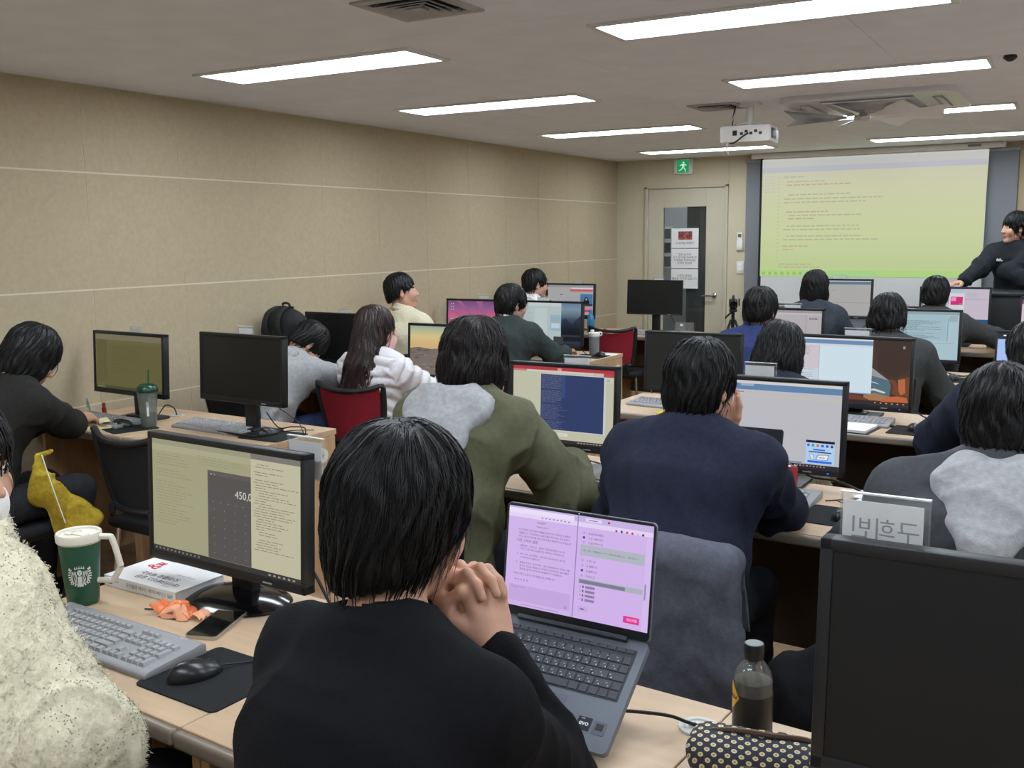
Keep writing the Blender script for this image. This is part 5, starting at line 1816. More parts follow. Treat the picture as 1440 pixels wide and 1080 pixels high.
name_card(mA1, 0.215, 'clear card holder with bright glare above the calculator monitor', 0.028, 0.115, 0.10)
name_card(mA3, -0.21, 'clear holder with a faint mirrored name above the big dark monitor', 0.055, 0.118, 0.10, '구희빈')
name_card(mB1, 0.03, 'clear card holder above the navy blue terminal monitor', 0.03)
name_card(mB2, -0.06, 'clear card holder above the white page monitor with advert', 0.045)
name_card(mC2, -0.005, 'clear card holder above the rock arch monitor', 0.035, 0.125)
name_card(mD1, 0.03, 'clear card holder above the pale grey page monitor', 0.03)
name_card(mD2, -0.13, 'clear card holder above the pale cyan code monitor', 0.03)
name_card(mE1, -0.02, 'clear card holder above the grey editor monitor', 0.032)
name_card(mE2, -0.18, 'white card holder above the pink square web page monitor', 0.05)
name_card(mL1a, -0.02, 'white name card above the dim olive page monitor', 0.028, 0.095)
name_card(mL1b, -0.03, 'white name card above the dark monitor nearest the aisle', 0.034, 0.10)
name_card(mL2a, 0.01, 'white name card above the dark monitor by the backpack', 0.028, 0.10)
name_card(mL2b, 0.05, 'white name card above the desert dune monitor', 0.032, 0.105)
name_card(mL3a, 0.04, 'white name card above the pink sunset monitor', 0.033, 0.10)
name_card(mL3b, -0.09, 'white name card above the blue mountain monitor', 0.034, 0.11)
name_card(mL4a, 0.05, 'white name card above the small video monitor', 0.028, 0.10)
name_card(mL4b, 0.02, 'white name card above the thin black monitor', 0.026, 0.10)

# ------------------------------------------------------------------ keyboards, pads, mice
kb0 = kb_proto('grey keyboard between the fleece sleeve and the black mouse pad', (-1.815, 1.368, DZT), R(-3.3))
Z3 = DZT + 0.003
for x, y, a, lab in ((-3.47, 3.30, -3, 'grey keyboard under the dark monitor nearest the tan wall aisle'), (-4.13, 3.40 - 0.22, -6, 'grey keyboard behind the green lidded tumbler'),
                     (-1.735, 3.27, -1, 'grey keyboard under the navy blue terminal monitor'), (-0.955, 3.25, -2, 'grey keyboard behind the red can'),
                     (-0.965, 4.86 - 0.10, -2, 'grey keyboard under the rock arch monitor'), (-1.80, 4.80, -8, 'grey keyboard on the empty desk before the dark monitor'),
                     (-4.13, 4.72, -3, 'grey keyboard by the sleeping hoodie person'), (-3.42, 8.30, 0, 'grey keyboard under the thin black monitor')):
    dup(kb0, (x, y, DZT), R(a), lab)
pd0 = pad_proto('black mouse pad with a mouse at the nearest row', (-1.468, 1.355, DZT), R(-4))
pads = ((-3.12, 3.29, 0, 'black mouse pad at the end of the nearest desk by the wall'), (-3.88, 3.13, -20, 'black mouse pad beside the cream notepad'),
        (-1.425, 3.10, -6, 'black mouse pad between olive jacket and navy sweatshirt'), (-0.61, 3.11, -4, 'black mouse pad beside the dark jacket sleeve'),
        (-0.605, 4.66, -4, 'black mouse pad beside the open white notebook'), (-0.63, 6.42, 0, 'black mouse pad under the pale cyan monitor'),
        (-3.92, 4.68, -2, 'black mouse pad by the sleeping person elbow'), (-3.12, 6.60, 0, 'black mouse pad under the clear shaker bottle'))
for x, y, a, lab in pads:
    dup(pd0, (x, y, DZT), R(a), lab)
ms0 = mouse_proto('black mouse on the nearest mouse pad', (-1.508, 1.338, Z3), R(-22))
for x, y, a, z, lab in ((-3.15, 3.29, -10, Z3, 'black mouse at the end of the nearest desk by the wall'), (-3.93, 3.14, -70, Z3, 'black mouse beside the cream notepad'),
                        (-1.44, 3.08, -8, Z3, 'black mouse between olive jacket and navy sweatshirt'), (-0.60, 3.10, -20, Z3, 'black mouse beside the dark jacket sleeve'),
                        (-0.62, 4.665, 10, Z3, 'black mouse beside the open white notebook'), (-0.655, 6.42, 0, Z3, 'black mouse under the pale cyan monitor'),
                        (-3.93, 4.66, -15, Z3, 'black mouse by the sleeping person elbow'), (-3.44, 6.42 + 0.12, 60, DZT, 'black mouse by the green sweater arm'), (-3.05, 6.62, 60, Z3, 'black mouse under the clear shaker bottle')):
    dup(ms0, (x, y, z), R(a), lab)

# ------------------------------------------------------------------ the near desk
# lidded travel mug
GRN = mat('mug_green', (38, 84, 64), 0.35, 0.45); IVORY = mat('mug_ivory', (226, 220, 204), 0.35, 0.4)
t_ = thing('travel_mug', 'green travel mug with ivory lid and handle beside the book', 'mug', (-2.078, 1.512, DZT), R(0))
b = MB(); b.lathe(GRN, [(0, 0.0), (0.034, 0.0), (0.037, 0.004), (0.0375, 0.012), (0.0485, 0.155), (0.046, 0.155), (0, 0.15)], (0, 0, 0), 48); body_ = b.build('body', t_)
b = MB(); b.lathe(IVORY, [(0.0485, 0.153), (0.0525, 0.158), (0.0530, 0.174), (0.0505, 0.178), (0.047, 0.176), (0.046, 0.171), (0, 0.171)], (0, 0, 0), 48)
b.box(IVORY, (0.004, 0, 0.1725), (0.05, 0.022, 0.006), 0.003); b.box(IVORY, (-0.02, 0, 0.1735), (0.016, 0.04, 0.004), 0.002)
b.build('lid', t_)
b = MB()
hd = Matrix.Rotation(R(26), 4, 'Z')
b.M = hd
b.tube(IVORY, [(0.047, 0, 0.166), (0.072, 0, 0.166), (0.083, 0, 0.160), (0.098, 0, 0.100), (0.098, 0, 0.088), (0.080, 0, 0.060), (0.070, 0, 0.057), (0.041, 0, 0.057)], 0.0075, 10, 3)
b.build('handle', t_)
b = MB()
EW = mat('emblem_white', (224, 226, 222), 0.5)
va = R(-42)   # the side of the mug that carries the emblem
def em(u, v, k=0):
    v = v * 1.22; u = u * 1.22; z = 0.080 + v; rr = 0.0375 + (0.0485 - 0.0375) * (z - 0.012) / 0.143 + 0.0004 + 0.0002 * k
    a = va + u / rr
    return (rr * math.cos(a), rr * math.sin(a), z)
def patch(pts, k=0, m=None):
    b.poly(m or EW, [em(u, v, k) for u, v in pts])
Rr = 0.023
for s in (-1, 1):
    for q in range(9):
        a0 = 25 - 14 * q
        r0, r1 = Rr * 0.76, Rr
        patch([(s * r0 * math.cos(R(a0)), r0 * math.sin(R(a0))), (s * r1 * math.cos(R(a0 - 2)), r1 * math.sin(R(a0 - 2))), (s * r1 * math.cos(R(a0 - 9)), r1 * math.sin(R(a0 - 9))), (s * r0 * math.cos(R(a0 - 9)), r0 * math.sin(R(a0 - 9)))])
    patch([(s * 0.016, 0.009), (s * 0.022, 0.012), (s * 0.019, 0.017), (s * 0.0165, 0.013), (s * 0.014, 0.014)])
    for q in range(4):                      # wavy hair strands
        w0 = 0.0058 + 0.0026 * q
        pl_ = [(s * (w0 + 0.0009 * math.sin(i * 1.9 + q) + 0.0005 * i * (q > 1)), 0.009 - 0.0045 * i) for i in range(7 if q > 0 else 7)]
        for (a1, b1), (a2, b2) in zip(pl_, pl_[1:]):
            patch([(a1, b1), (a1 + s * 0.0015, b1), (a2 + s * 0.0015, b2), (a2, b2)])
for c0 in (-0.008, -0.004, 0.0, 0.004, 0.008):
    hgt = 0.0055 if c0 == 0 else 0.004
    patch([(c0 - 0.0022, 0.0145), (c0 + 0.0022, 0.0145), (c0 + 0.0008, 0.0165), (c0, 0.0165 + hgt), (c0 - 0.0008, 0.0165)])
patch([(-0.009, 0.0128), (0.009, 0.0128), (0.0085, 0.0145), (-0.0085, 0.0145)])
patch([(0.0046 * math.cos(R(a)), 0.006 + 0.0062 * math.sin(R(a))) for a in range(0, 360, 24)], 0)
for s in (-1, 1):
    patch([(s * 0.001, 0.0072), (s * 0.0030, 0.0076), (s * 0.0030, 0.0068), (s * 0.001, 0.0066)], 1, GRN)
patch([(-0.0016, 0.0024), (0.0016, 0.0024), (0.0, 0.0016)], 1, GRN); patch([(-0.0004, 0.0066), (0.0004, 0.0066), (0.0007, 0.0040), (-0.0007, 0.0040)], 1, GRN)
patch([(-0.003, -0.001), (0.003, -0.001), (0.0045, -0.010), (0.003, -0.021), (-0.003, -0.021), (-0.0045, -0.010)])
b.build('emblem', body_, 0)

# book
t_ = thing('book', 'thick white paperback with red logo under the calculator monitor', 'book', (-2.0, 1.693, DZT), R(-2.0))
b = MB(); b.box(PAPER, (0.002, 0.001, 0.0135), (0.262, 0.148, 0.024)); b.build('pages', t_, 0)
CV = mat('book_cover', (228, 227, 226), 0.3, 0.4); RED_ = mat('print_red', (190, 34, 54), 0.5); INK = mat('print_black', (40, 40, 42), 0.6)
b = MB(); b.box(CV, (0, 0, 0.0008), (0.27, 0.155, 0.0016)); b.box(CV, (0, 0, 0.0267), (0.27, 0.155, 0.0016)); b.box(CV, (0, -0.0768, 0.01375), (0.27, 0.0016, 0.0262)); cv = b.build('cover', t_, 0)
b = MB()
TR = lambda x, y: Matrix.Translation((x, y, 0.0278)) @ Matrix.Rotation(R(180), 4, 'Z')
b.text(RED_, 'Do', 0.030, TR(-0.052, 0.036), 'LEFT', 1.1, 0, 0.0016); b.text(RED_, 'it!', 0.030, TR(-0.058, 0.060), 'LEFT', 1.1, 0, 0.0016)
b.text(INK, '데이터베이스 입문', 0.021, TR(0.105, -0.034), 'LEFT', 1.0, 0, 0.0003); b.text(INK, '오라클로 배우는', 0.021, TR(0.075, -0.008), 'LEFT', 1.0, 0, 0.0003)
b.text(INK, '실무에 바로 쓰는 입문서', 0.007, TR(0.10, 0.016)); b.text(INK, '이지훈 지음', 0.006, TR(0.09, -0.056))
SPN = lambda x, z: Matrix.Translation((x, -0.0778, z)) @ Matrix.Rotation(R(90), 4, 'X')
b.build('lettering', cv, 0)
b = MB(); b.box(RED_, (-0.112, -0.0778, 0.014), (0.014, 0.0006, 0.014)); b.build('spine_mark', cv, 0)
b = MB()
b.text(INK, '오라클로 배우는 데이터베이스 입문', 0.012, SPN(-0.05, 0.010)); b.text(INK, 'Do it!', 0.007, SPN(-0.095, 0.014)); b.text(INK, '지음', 0.007, SPN(0.105, 0.010))
b.build('lettering', cv, 0)

# phone leaning flat by the monitor foot
t_ = thing('smartphone', 'black smartphone lying beside the orange wrapper', 'phone', (-1.672, 1.555, DZT), R(18))
b = MB(); b.rrect(mat('phone_metal', (186, 184, 172), 0.25, 0.5, metal=0.8), (0, 0), 0.077, 0.16, 0, 0.0085, 0.011, 8); b.build('frame', t_)
b = MB(); b.rrect(mat('phone_glass', (12, 13, 13), 0.06, 0.5), (0, 0), 0.072, 0.155, 0.0085, 0.0092, 0.009, 8); b.build('glass', t_)
# sweet wrapper
OR_ = mat('orange_wrapper', (232, 122, 66), 0.28, 0.5, noise=(60, 0.12)); OR2 = mat('peach_wrapper', (238, 168, 128), 0.3, 0.5)
t_ = thing('snack_wrapper', 'crumpled orange snack wrapper in front of the book', 'wrapper', (-1.805, 1.56, DZT), R(8))
def crump(u, v, sx, sy, hz, sd):
    x = (u - 0.5) * sx; y = (v - 0.5) * sy
    z = hz * (math.sin(u * math.pi) ** 0.6) * (math.sin(v * math.pi) ** 0.5)
    j = 0.0028 * math.sin(u * 12 + sd + v * 7) * math.sin(v * 10 + sd)
    return Vector((x + j * 2, y + j, max(0.0006, z + j * 1.6)))
b = MB(); b.grid(OR_, lambda u, v: crump(u, v, 0.085, 0.055, 0.036, 1), 16, 12); b.grid(OR2, lambda u, v: crump(u, v, 0.083, 0.036, 0.030, 1) + Vector((0.004, -0.012, 0.0012)), 14, 10)
wb = b.build('wrapper_body', t_, 12)
b = MB(); b.grid(OR2, lambda u, v: Vector((0.045 + 0.035 * u, (v - 0.5) * (0.03 + 0.012 * u), 0.004 + 0.012 * math.sin(u * 3) + 0.004 * math.sin(v * 15))), 8, 10); b.build('twisted_end', t_, 12)
b = MB(); b.grid(OR_, lambda u, v: Vector((-0.04 - 0.022 * u, (v - 0.5) * (0.04 + 0.01 * u), 0.008 + 0.016 * u + 0.004 * math.sin(v * 14))), 8, 10); b.build('twisted_end', t_, 12)
b = MB(); b.box(mat('wrapper_print', (120, 82, 96), 0.6), (0.0, -0.026, 0.016), (0.018, 0.001, 0.008), 0, (R(-30), 0, 0)); b.build('print', wb, 0)

# ---------------- laptops
def laptop(label, hinge, yaw, tilt, lidback, W_, D_, H_, body, screen, draw=None, detailed=False):
    t_ = thing('laptop', label, 'laptop', hinge, R(yaw))
    TB = Matrix.Rotation(R(tilt), 4, 'X'); TL = Matrix.Rotation(R(-lidback), 4, 'X')
    b = MB(); b.M = TB; b.rrect(body, (0, -D_ / 2), W_, D_, -0.0135, -0.001, 0.010, 6); bd = b.build('base', t_)
    KC = mat('laptop_key', (66, 69, 76), 0.5, 0.4)
    b = MB(); b.M = TB; b.box(mat('laptop_well', (52, 55, 62), 0.6), (0, -0.072, -0.0008), (W_ * 0.90, 0.104, 0.0006)); b.build('key_well', bd, 0)
    b = MB(); b.M = TB
    wd = W_ * 0.885
    for r_ in range(6):
        n = 15 if r_ < 5 else 10
        yy = -0.026 - 0.0175 * r_ - (0.0 if r_ else -0.002)
        dd = 0.0145 if r_ else 0.009
        ws = [1] * n
        if r_ == 1: ws[-2] = 1.6
        if r_ == 2: ws[0] = 1.5; ws[-2] = 1.3
        if r_ == 3: ws[0] = 1.8; ws[-2] = 1.9; n = 14; ws = ws[:14]; ws[-2] = 2.0
        if r_ == 4: ws = [2.2] + [1] * 10 + [1.9, 1]
        if r_ == 5: ws = [1.2, 1, 1, 1.1, 5, 1.1, 1, 1, 1, 1]
        sx = wd / sum(ws); x = -wd / 2
        for q in ws:
            b.box(KC, (x + q * sx / 2, yy, 0.0003), (q * sx - 0.0032, dd, 0.0016), 0.0006, seg=1); x += q * sx
    b.build('keycaps', bd, 30)
    b = MB(); b.M = TB; b.rrect(mat('laptop_touchpad', (96, 103, 115), 0.35), (-0.01, -D_ + 0.048), 0.12, 0.075, -0.001, -0.0006, 0.005); b.build('touchpad', bd)
    if detailed:
        LG = mat('laptop_legend', (190, 194, 204), 0.6)
        b = MB(); b.M = TB; q = random.Random(3)
        for r_ in range(1, 5):
            for c in range(14):
                x = -wd / 2 + wd * (c + 0.42) / 15; yy = -0.026 - 0.0175 * r_
                b.box(LG, (x, yy + 0.002, 0.00125), (0.0035, 0.0012, 0.0002)); b.box(LG, (x + 0.004, yy - 0.0035, 0.00125), (0.0022, 0.0022, 0.0002))
        b.build('key_legends', bd, 0)
        b = MB(); b.M = TB
        b.box(mat('sticker_blue_black', (30, 34, 42), 0.4), (0.098, -0.176, -0.0007), (0.026, 0.024, 0.0006)); b.box(mat('sticker_grey', (92, 94, 102), 0.4), (0.128, -0.178, -0.0007), (0.024, 0.024, 0.0006))
        b.box(mat('sticker_dark', (48, 50, 56), 0.4), (0.128, -0.176, -0.0003), (0.014, 0.012, 0.0004))
        b.text(mat('sticker_white', (226, 228, 232), 0.5), 'evo', 0.0125, Matrix.Translation((0.098, -0.179, -0.0002)), 'CENTER', 1.0, 0, 0.0002); b.text(mat('sticker_white', (226, 228, 232)), 'intel', 0.004, Matrix.Translation((0.094, -0.168, -0.0002)), 'CENTER')
        b.build('sticker', bd, 0)
    b = MB(); b.M = TB; b.box(mat('laptop_hinge', (48, 51, 58), 0.4), (0, -0.004, 0.003), (W_ * 0.74, 0.010, 0.012), 0.003); b.build('hinge', t_)
    b = MB(); b.M = TL
    b.rrect(body, (0, 0), 1, 1, 0, 0.001, 0.01) if False else None
    pts = []
    for (sx, sz, a0) in ((1, 1, 0), (-1, 1, 90), (-1, -1, 180), (1, -1, 270)):
        for k in range(7):
            a = R(a0 + 15 * k); rr = 0.009
            pts.append((sx * (W_ / 2 - rr) + rr * math.cos(a), -0.001, H_ / 2 + sz * (H_ / 2 - rr) + rr * math.sin(a)))
    b.prism(body, pts, (0, 0.006, 0)); ld = b.build('lid', t_, 0)
    b = MB(); b.M = TL; b.prism(mat('laptop_bezel', (38, 40, 46), 0.35), [(x * 0.992, -0.0022, (z - H_ / 2) * 0.988 + H_ / 2) for x, y, z in pts], (0, 0.0012, 0)); b.build('bezel', ld, 0)
    bb = 0.018 if detailed else 0.012
    sw_, sh_ = W_ - 0.010, H_ - bb - 0.006
    if draw:
        S = Screen(sw_, sh_, -0.0024, bb); S.b.M = TL; draw(S); S.b.build('lit_screen', ld, 0)
    else:
        b = MB(); b.M = TL; b.box(screen, (0, -0.0025, bb + sh_ / 2), (sw_, 0.0006, sh_)); b.build('dark_screen', ld, 0)
    if detailed:
        b = MB(); b.M = TL; b.lathe(glow((230, 230, 240), 1.0), [(0, 0), (0.0012, 0)], (0.0, -0.0026, H_ - 0.003), 10, 'Y'); b.build('camera_light', ld, 0)
    return t_

def draw_chat(S):
    bg = (206, 178, 232); tx = (78, 62, 102)
    S.r(0, 0, 1, 1, bg, 0); S.r(0, 0.94, 1, 1, (196, 178, 226)); S.r(0, 0.895, 1, 0.94, (226, 208, 242), 2); S.r(0.495, 0, 0.502, 1, (150, 132, 184), 6)
    S.r(0.0, 0.93, 0.47, 0.985, (232, 220, 246), 2)
    for k in range(8):
        S.r(0.24 + 0.027 * k, 0.912, 0.252 + 0.027 * k, 0.924, (150, 120, 170), 4)
    S.text('ChatGPT', 0.21, 0.855, 0.0052, tx); S.text('Memory full ⓘ', 0.21, 0.815, 0.0042, tx)
    body = ['또 수여받은 명사이면서 효율을 분석하거나 이라하는 신경에서', '사용됩니다. 이 문장에서는 철판디를의 파괴 따른 공실 결과기', '되어, 수동적인 명사를 직접 하면 전체의 불편하다는 의미입니다.']
    for i, s in enumerate(body):
        S.text(s, 0.08, 0.765 - 0.034 * i, 0.0044, tx)
    S.text('다른 선택지 설명', 0.07, 0.652, 0.0066, (84, 68, 110))
    para = [('1', '動詞送り（이れる）: 움직임, 의욕과에 알맞다가는 하', 0.605), ('', '지만, 이 경우에는 효율을 먹는 의미라는 다르겠습니다.', 0.573), ('2', '考えさせ（고다에세）: 생각하며, 취소해서라는 뜻으로,', 0.520), ('', '이 문맥에 맞지 않습니다.', 0.488), ('3', '取替えさせる（토리카에）: 바꾸, 전환해주시는 의미로, 사용', 0.435), ('', '을 먹는 곳으로 사용됩니다. 하지만 이 문장에서는 올리언들의', 0.403), ('', '권일 업소를 먹는 것이므로 축여들과가 더 적절합니다.', 0.371)]
    for n_, s, v in para:
        S.text(n_, 0.075, v, 0.0046, tx); S.text(s, 0.10, v, 0.0043, tx)
    S.text('따라서 考えさせ가 가장 적절으로 선택합니다.', 0.06, 0.318, 0.0048, tx)
    for k in range(5):
        S.r(0.07 + 0.022 * k, 0.262, 0.08 + 0.022 * k, 0.275, (150, 126, 176), 4)
    S.r(0.03, 0.05, 0.475, 0.215, (194, 166, 220), 2); S.text('Message ChatGPT', 0.05, 0.185, 0.0042, (150, 126, 176)); S.p([(0.445 + 0.012 * math.cos(a), 0.08 + 0.018 * math.sin(a)) for a in [k * 0.5 for k in range(13)]], (176, 148, 206), 4)
    S.r(0.12, 0.02, 0.40, 0.026, (170, 146, 196), 3)
    for k in range(6):
        S.p([(0.76 + 0.035 * k + 0.008 * math.cos(a), 0.905 + 0.012 * math.sin(a)) for a in [q * 0.6 for q in range(11)]], ((180, 70, 150), (60, 60, 170), (190, 60, 120), (206, 50, 90), (206, 180, 226), (70, 60, 110))[k], 5)
    S.r(0.55, 0.95, 0.66, 0.985, (222, 206, 240), 3); S.r(0.70, 0.96, 0.715, 0.98, (196, 50, 80), 4); S.r(0.57, 0.962, 0.63, 0.97, (130, 112, 156), 4)
    for i, (v, on) in enumerate(((0.84, 0), (0.795, 1), (0.75, 0), (0.575, 0), (0.525, 0), (0.475, 1), (0.425, 0))):
        S.p([(0.545 + 0.009 * math.cos(a), v + 0.013 * math.sin(a)) for a in [q * 0.6 for q in range(11)]], (70, 66, 176) if on else (184, 160, 214), 4)
        S.text(('あ 音を読み取る', 'い 引っ張り出す', 'う 結び付けてる', 'え 思い出', 'お 経験する', 'か 解釈する', 'き 伝える')[i], 0.572, v - 0.01, 0.0044, tx)
    S.r(0.525, 0.62, 0.955, 0.725, (176, 180, 192), 3); S.text('常に、新しい表現を身につけて、意味を読み取ること。 （選びなさい）', 0.545, 0.665, 0.0035, tx)
    S.r(0.525, 0.345, 0.955, 0.395, (172, 178, 188), 3); S.r(0.53, 0.35, 0.84, 0.385, (128, 122, 150), 4)
    for k in range(4):
        v = 0.305 - 0.042 * k
        S.r(0.575, v, 0.64, v + 0.024, (142, 124, 164), 4); S.r(0.555, v, 0.565, v + 0.024, (110, 92, 136), 4)
        S.p([(0.54 + 0.007 * math.cos(a), v + 0.012 + 0.01 * math.sin(a)) for a in [q * 0.6 for q in range(11)]], (180, 156, 208), 4)
    S.r(0.53, 0.075, 0.60, 0.125, (196, 168, 222), 3); S.r(0.55, 0.094, 0.575, 0.106, (100, 84, 130), 4)
    S.r(0.84, 0.055, 0.945, 0.12, (226, 60, 150), 4); S.text('정답제출', 0.862, 0.078, 0.0058, (250, 220, 240), 5)
    S.r(0.965, 0.30, 0.975, 0.45, (150, 140, 176), 4); S.r(0.96, 0.0, 1, 0.88, (210, 186, 234), 2)

LAPB = mat('laptop_slate', (106, 112, 121), 0.45, 0.4, metal=0.1)
laptop('open slate grey laptop with a lilac chat page on a tilted stand', (-0.793, 1.601, 0.880), -2, 36, 8, 0.312, 0.22, 0.215, LAPB, None, draw_chat, True)
# its stand
t_ = thing('laptop_stand', 'dark tilted stand under the lilac page laptop', 'stand', (-0.793, 1.601, DZT), R(-2))
b = MB()
pc, ps = math.cos(R(36)), math.sin(R(36))
for s in (-1, 1):
    lo_ = [(-0.205, 0.003), (-0.198, 0.003), (-0.030, 0.118), (-0.012, 0.118)]
    b.prism(DGREY, [(s * 0.09 - 0.012, -0.150, 0.0), (s * 0.09 - 0.012, 0.0, 0.0), (s * 0.09 - 0.012, 0.0, 0.008), (s * 0.09 - 0.012, -0.150, 0.008)], (0.024, 0, 0))
    b.prism(DGREY, [(s * 0.09 - 0.012, -0.148, 0.004), (s * 0.09 - 0.012, -0.136, 0.004), (s * 0.09 - 0.012, -0.02, 0.100), (s * 0.09 - 0.012, -0.028, 0.116)], (0.024, 0, 0))
    b.prism(DGREY, [(s * 0.09 - 0.012, -0.004, 0.004), (s * 0.09 - 0.012, 0.002, 0.004), (s * 0.09 - 0.012, -0.020, 0.112), (s * 0.09 - 0.012, -0.028, 0.112)], (0.024, 0, 0))
b.box(DGREY, (0, -0.02, 0.004), (0.18, 0.03, 0.006)); b.build('support', t_)
laptop('open dark laptop in front of the navy sweatshirt person', (-0.985, 3.135, 0.747), 0, 0, 14, 0.33, 0.22, 0.235, mat('laptop_black', (34, 36, 42), 0.45), mat('laptop_screen_off', (30, 33, 42), 0.3))
def draw_white(S):
    S.r(0, 0, 1, 1, (196, 204, 222), 0); S.r(0, 0.94, 1, 1, (170, 180, 204)); S.lines(0.1, 0.6, 0.85, 0.2, 12, (150, 158, 180), 3, 2, 0.3)
laptop('open laptop with a white page before the dark jacket person', (-0.135, 3.16, 0.747), 2, 0, 8, 0.33, 0.22, 0.23, LAPB, None, draw_white)
def draw_blue(S):
    S.r(0, 0, 1, 1, (166, 190, 240), 0); S.r(0, 0.86, 1, 1, (38, 42, 58)); S.r(0.0, 0.84, 1, 0.86, (60, 66, 84), 1); S.lines(0.24, 0.32, 0.7, 0.5, 4, (120, 140, 190), 3, 2, 0.5)
    for k in range(4):
        S.r(0.06 + 0.07 * k, 0.92, 0.09 + 0.07 * k, 0.95, (224, 232, 240), 2, 1.2)
monitor('blue page monitor at the right edge, fourth row', -0.19, 6.42, 0.775, 0, 0.50, 0.26, draw_blue, 'square', 6, (0.012, 0.014, 0.012), thin=True)

# ---------------- bottle and pouch
t_ = thing('coffee_bottle', 'plastic coffee bottle with a black cap beside the polka dot pouch', 'bottle', (-0.452, 1.606, DZT))
b = MB(); b.lathe(mat('clear_plastic', (222, 222, 216), 0.05, 0.5, trans=0.9), [(0, 0.002), (0.028, 0.0), (0.0335, 0.006), (0.0335, 0.100), (0.0325, 0.112), (0.033, 0.120), (0.029, 0.136), (0.020, 0.149), (0.0148, 0.154), (0.0142, 0.162), (0, 0.162)], (0, 0, 0), 40); bt = b.build('shell', t_, 60)
b = MB(); b.lathe(mat('cold_brew', (64, 56, 46), 0.1, 0.4, trans=0.55), [(0, 0.004), (0.031, 0.006), (0.0322, 0.1), (0.0312, 0.119), (0, 0.119)], (0, 0, 0), 36); b.build('drink', t_, 60)
b = MB(); b.lathe(mat('bottle_label_black', (36, 35, 33), 0.35), [(0.0339, 0.012), (0.0341, 0.014), (0.0341, 0.096), (0.0339, 0.098)], (0, 0, 0), 40)
YL = mat('label_yellow', (222, 168, 36), 0.4)
def bl(u, v, k=0):
    rr = 0.0342 + 0.0002 * k; a = R(-150) + u / rr
    return (rr * math.cos(a), rr * math.sin(a), v)
for i in range(16):
    u0, u1 = -0.020 + 0.0025 * i, -0.020 + 0.0025 * (i + 1)
    h0, h1 = 0.027 * (1 - abs(u0) / 0.021), 0.027 * (1 - abs(u1) / 0.021)
    b.poly(YL, [bl(u0, 0.093 - h0), bl(u1, 0.093 - h1), bl(u1, 0.093 + h1), bl(u0, 0.093 + h0)])
lb = b.build('label', t_, 30)
b = MB()
b.text(INK, 'GEORGIA', 0.0085, Matrix.Identity(4), 'CENTER', 0.95, 0, 0.0003)
b.text(mat('label_print_white', (206, 204, 196), 0.5), 'COLD BREW', 0.008, Matrix.Translation((0.012, -0.055, 0)), 'CENTER')
for v_ in b.bm.verts:
    v_.co = Vector(bl(v_.co.x, 0.0895 + v_.co.y, 2))
b.build('lettering', lb, 0)
b = MB(); b.lathe(mat('bottle_cap_black', (26, 26, 27), 0.4), [(0, 0.158), (0.0168, 0.158), (0.0172, 0.160), (0.0172, 0.182), (0.0160, 0.184), (0, 0.184)], (0, 0, 0), 32)
b.lathe(mat('cap_print', (120, 122, 124), 0.5), [(0, 0.1846), (0.0145, 0.1844)], (0, 0, 0), 28); b.build('cap', t_)

def dots_mat():
    m = bpy.data.materials.new('navy_polka_cloth'); m.use_nodes = True
    nt = m.node_tree; pb = nt.nodes['Principled BSDF']; pb.inputs['Roughness'].default_value = 0.85
    tc = nt.nodes.new('ShaderNodeTexCoord'); sp = nt.nodes.new('ShaderNodeSeparateXYZ'); ad = nt.nodes.new('ShaderNodeMath'); cb = nt.nodes.new('ShaderNodeCombineXYZ'); mp = nt.nodes.new('ShaderNodeMapping')
    nt.links.new(tc.outputs['Object'], sp.inputs[0]); nt.links.new(sp.outputs['Y'], ad.inputs[0]); nt.links.new(sp.outputs['Z'], ad.inputs[1])
    nt.links.new(sp.outputs['X'], cb.inputs['X']); nt.links.new(ad.outputs[0], cb.inputs['Y']); nt.links.new(cb.outputs[0], mp.inputs['Vector']); mp.inputs['Rotation'].default_value = (0, 0, R(38))
    vo = nt.nodes.new('ShaderNodeTexVoronoi'); vo.voronoi_dimensions = '2D'; vo.inputs['Scale'].default_value = 66; vo.inputs['Randomness'].default_value = 0.0
    cr = nt.nodes.new('ShaderNodeValToRGB'); cr.color_ramp.interpolation = 'CONSTANT'
    el = cr.color_ramp.elements; el[0].position = 0; el[0].color = lin((150, 126, 84)); el[1].position = 0.12; el[1].color = lin((206, 192, 150))
    e = el.new(0.29); e.color = lin((44, 46, 58))
    nt.links.new(mp.outputs[0], vo.inputs['Vector']); nt.links.new(vo.outputs['Distance'], cr.inputs['Fac']); nt.links.new(cr.outputs['Color'], pb.inputs['Base Color'])
    return m
t_ = thing('pencil_pouch', 'navy polka dot zip pouch between the bottle and dark monitor', 'pouch', (-0.405, 1.492, DZT), R(8))
DM = dots_mat()
def pouch_f(P):
    d = rbox((0, 0, 0.035), (0.11, 0.042, 0.034), 0.028)(P)
    d2 = ecap((-0.085, 0, 0.05), (0.085, 0, 0.052), 0.028, 0.03, (0, 1, 0), 1.2)(P)
    d = sm(d, d2, 0.03)
    return smax(d, 0.0005 - P[:, 2], 0.004)
sdf_obj('cloth_body', pouch_f, (-0.14, -0.08, -0.01), (0.14, 0.08, 0.11), 0.005, [DM], t_, lambda V: 0.002 * wob(V, 30, 4))
b = MB(); zp = [(-0.115, 0.012, 0.035), (-0.10, 0.0, 0.066), (-0.05, -0.006, 0.085), (0.02, -0.006, 0.087), (0.08, 0, 0.084), (0.115, 0.004, 0.05)]
b.tube(mat('zip_tape', (72, 58, 50), 0.7), zp, 0.0045, 8, 5); b.tube(mat('zip_teeth', (120, 96, 66), 0.3, metal=0.7), [(x, y - 0.001, z + 0.0035) for x, y, z in zp], 0.0016, 6, 5); b.build('zip', t_)
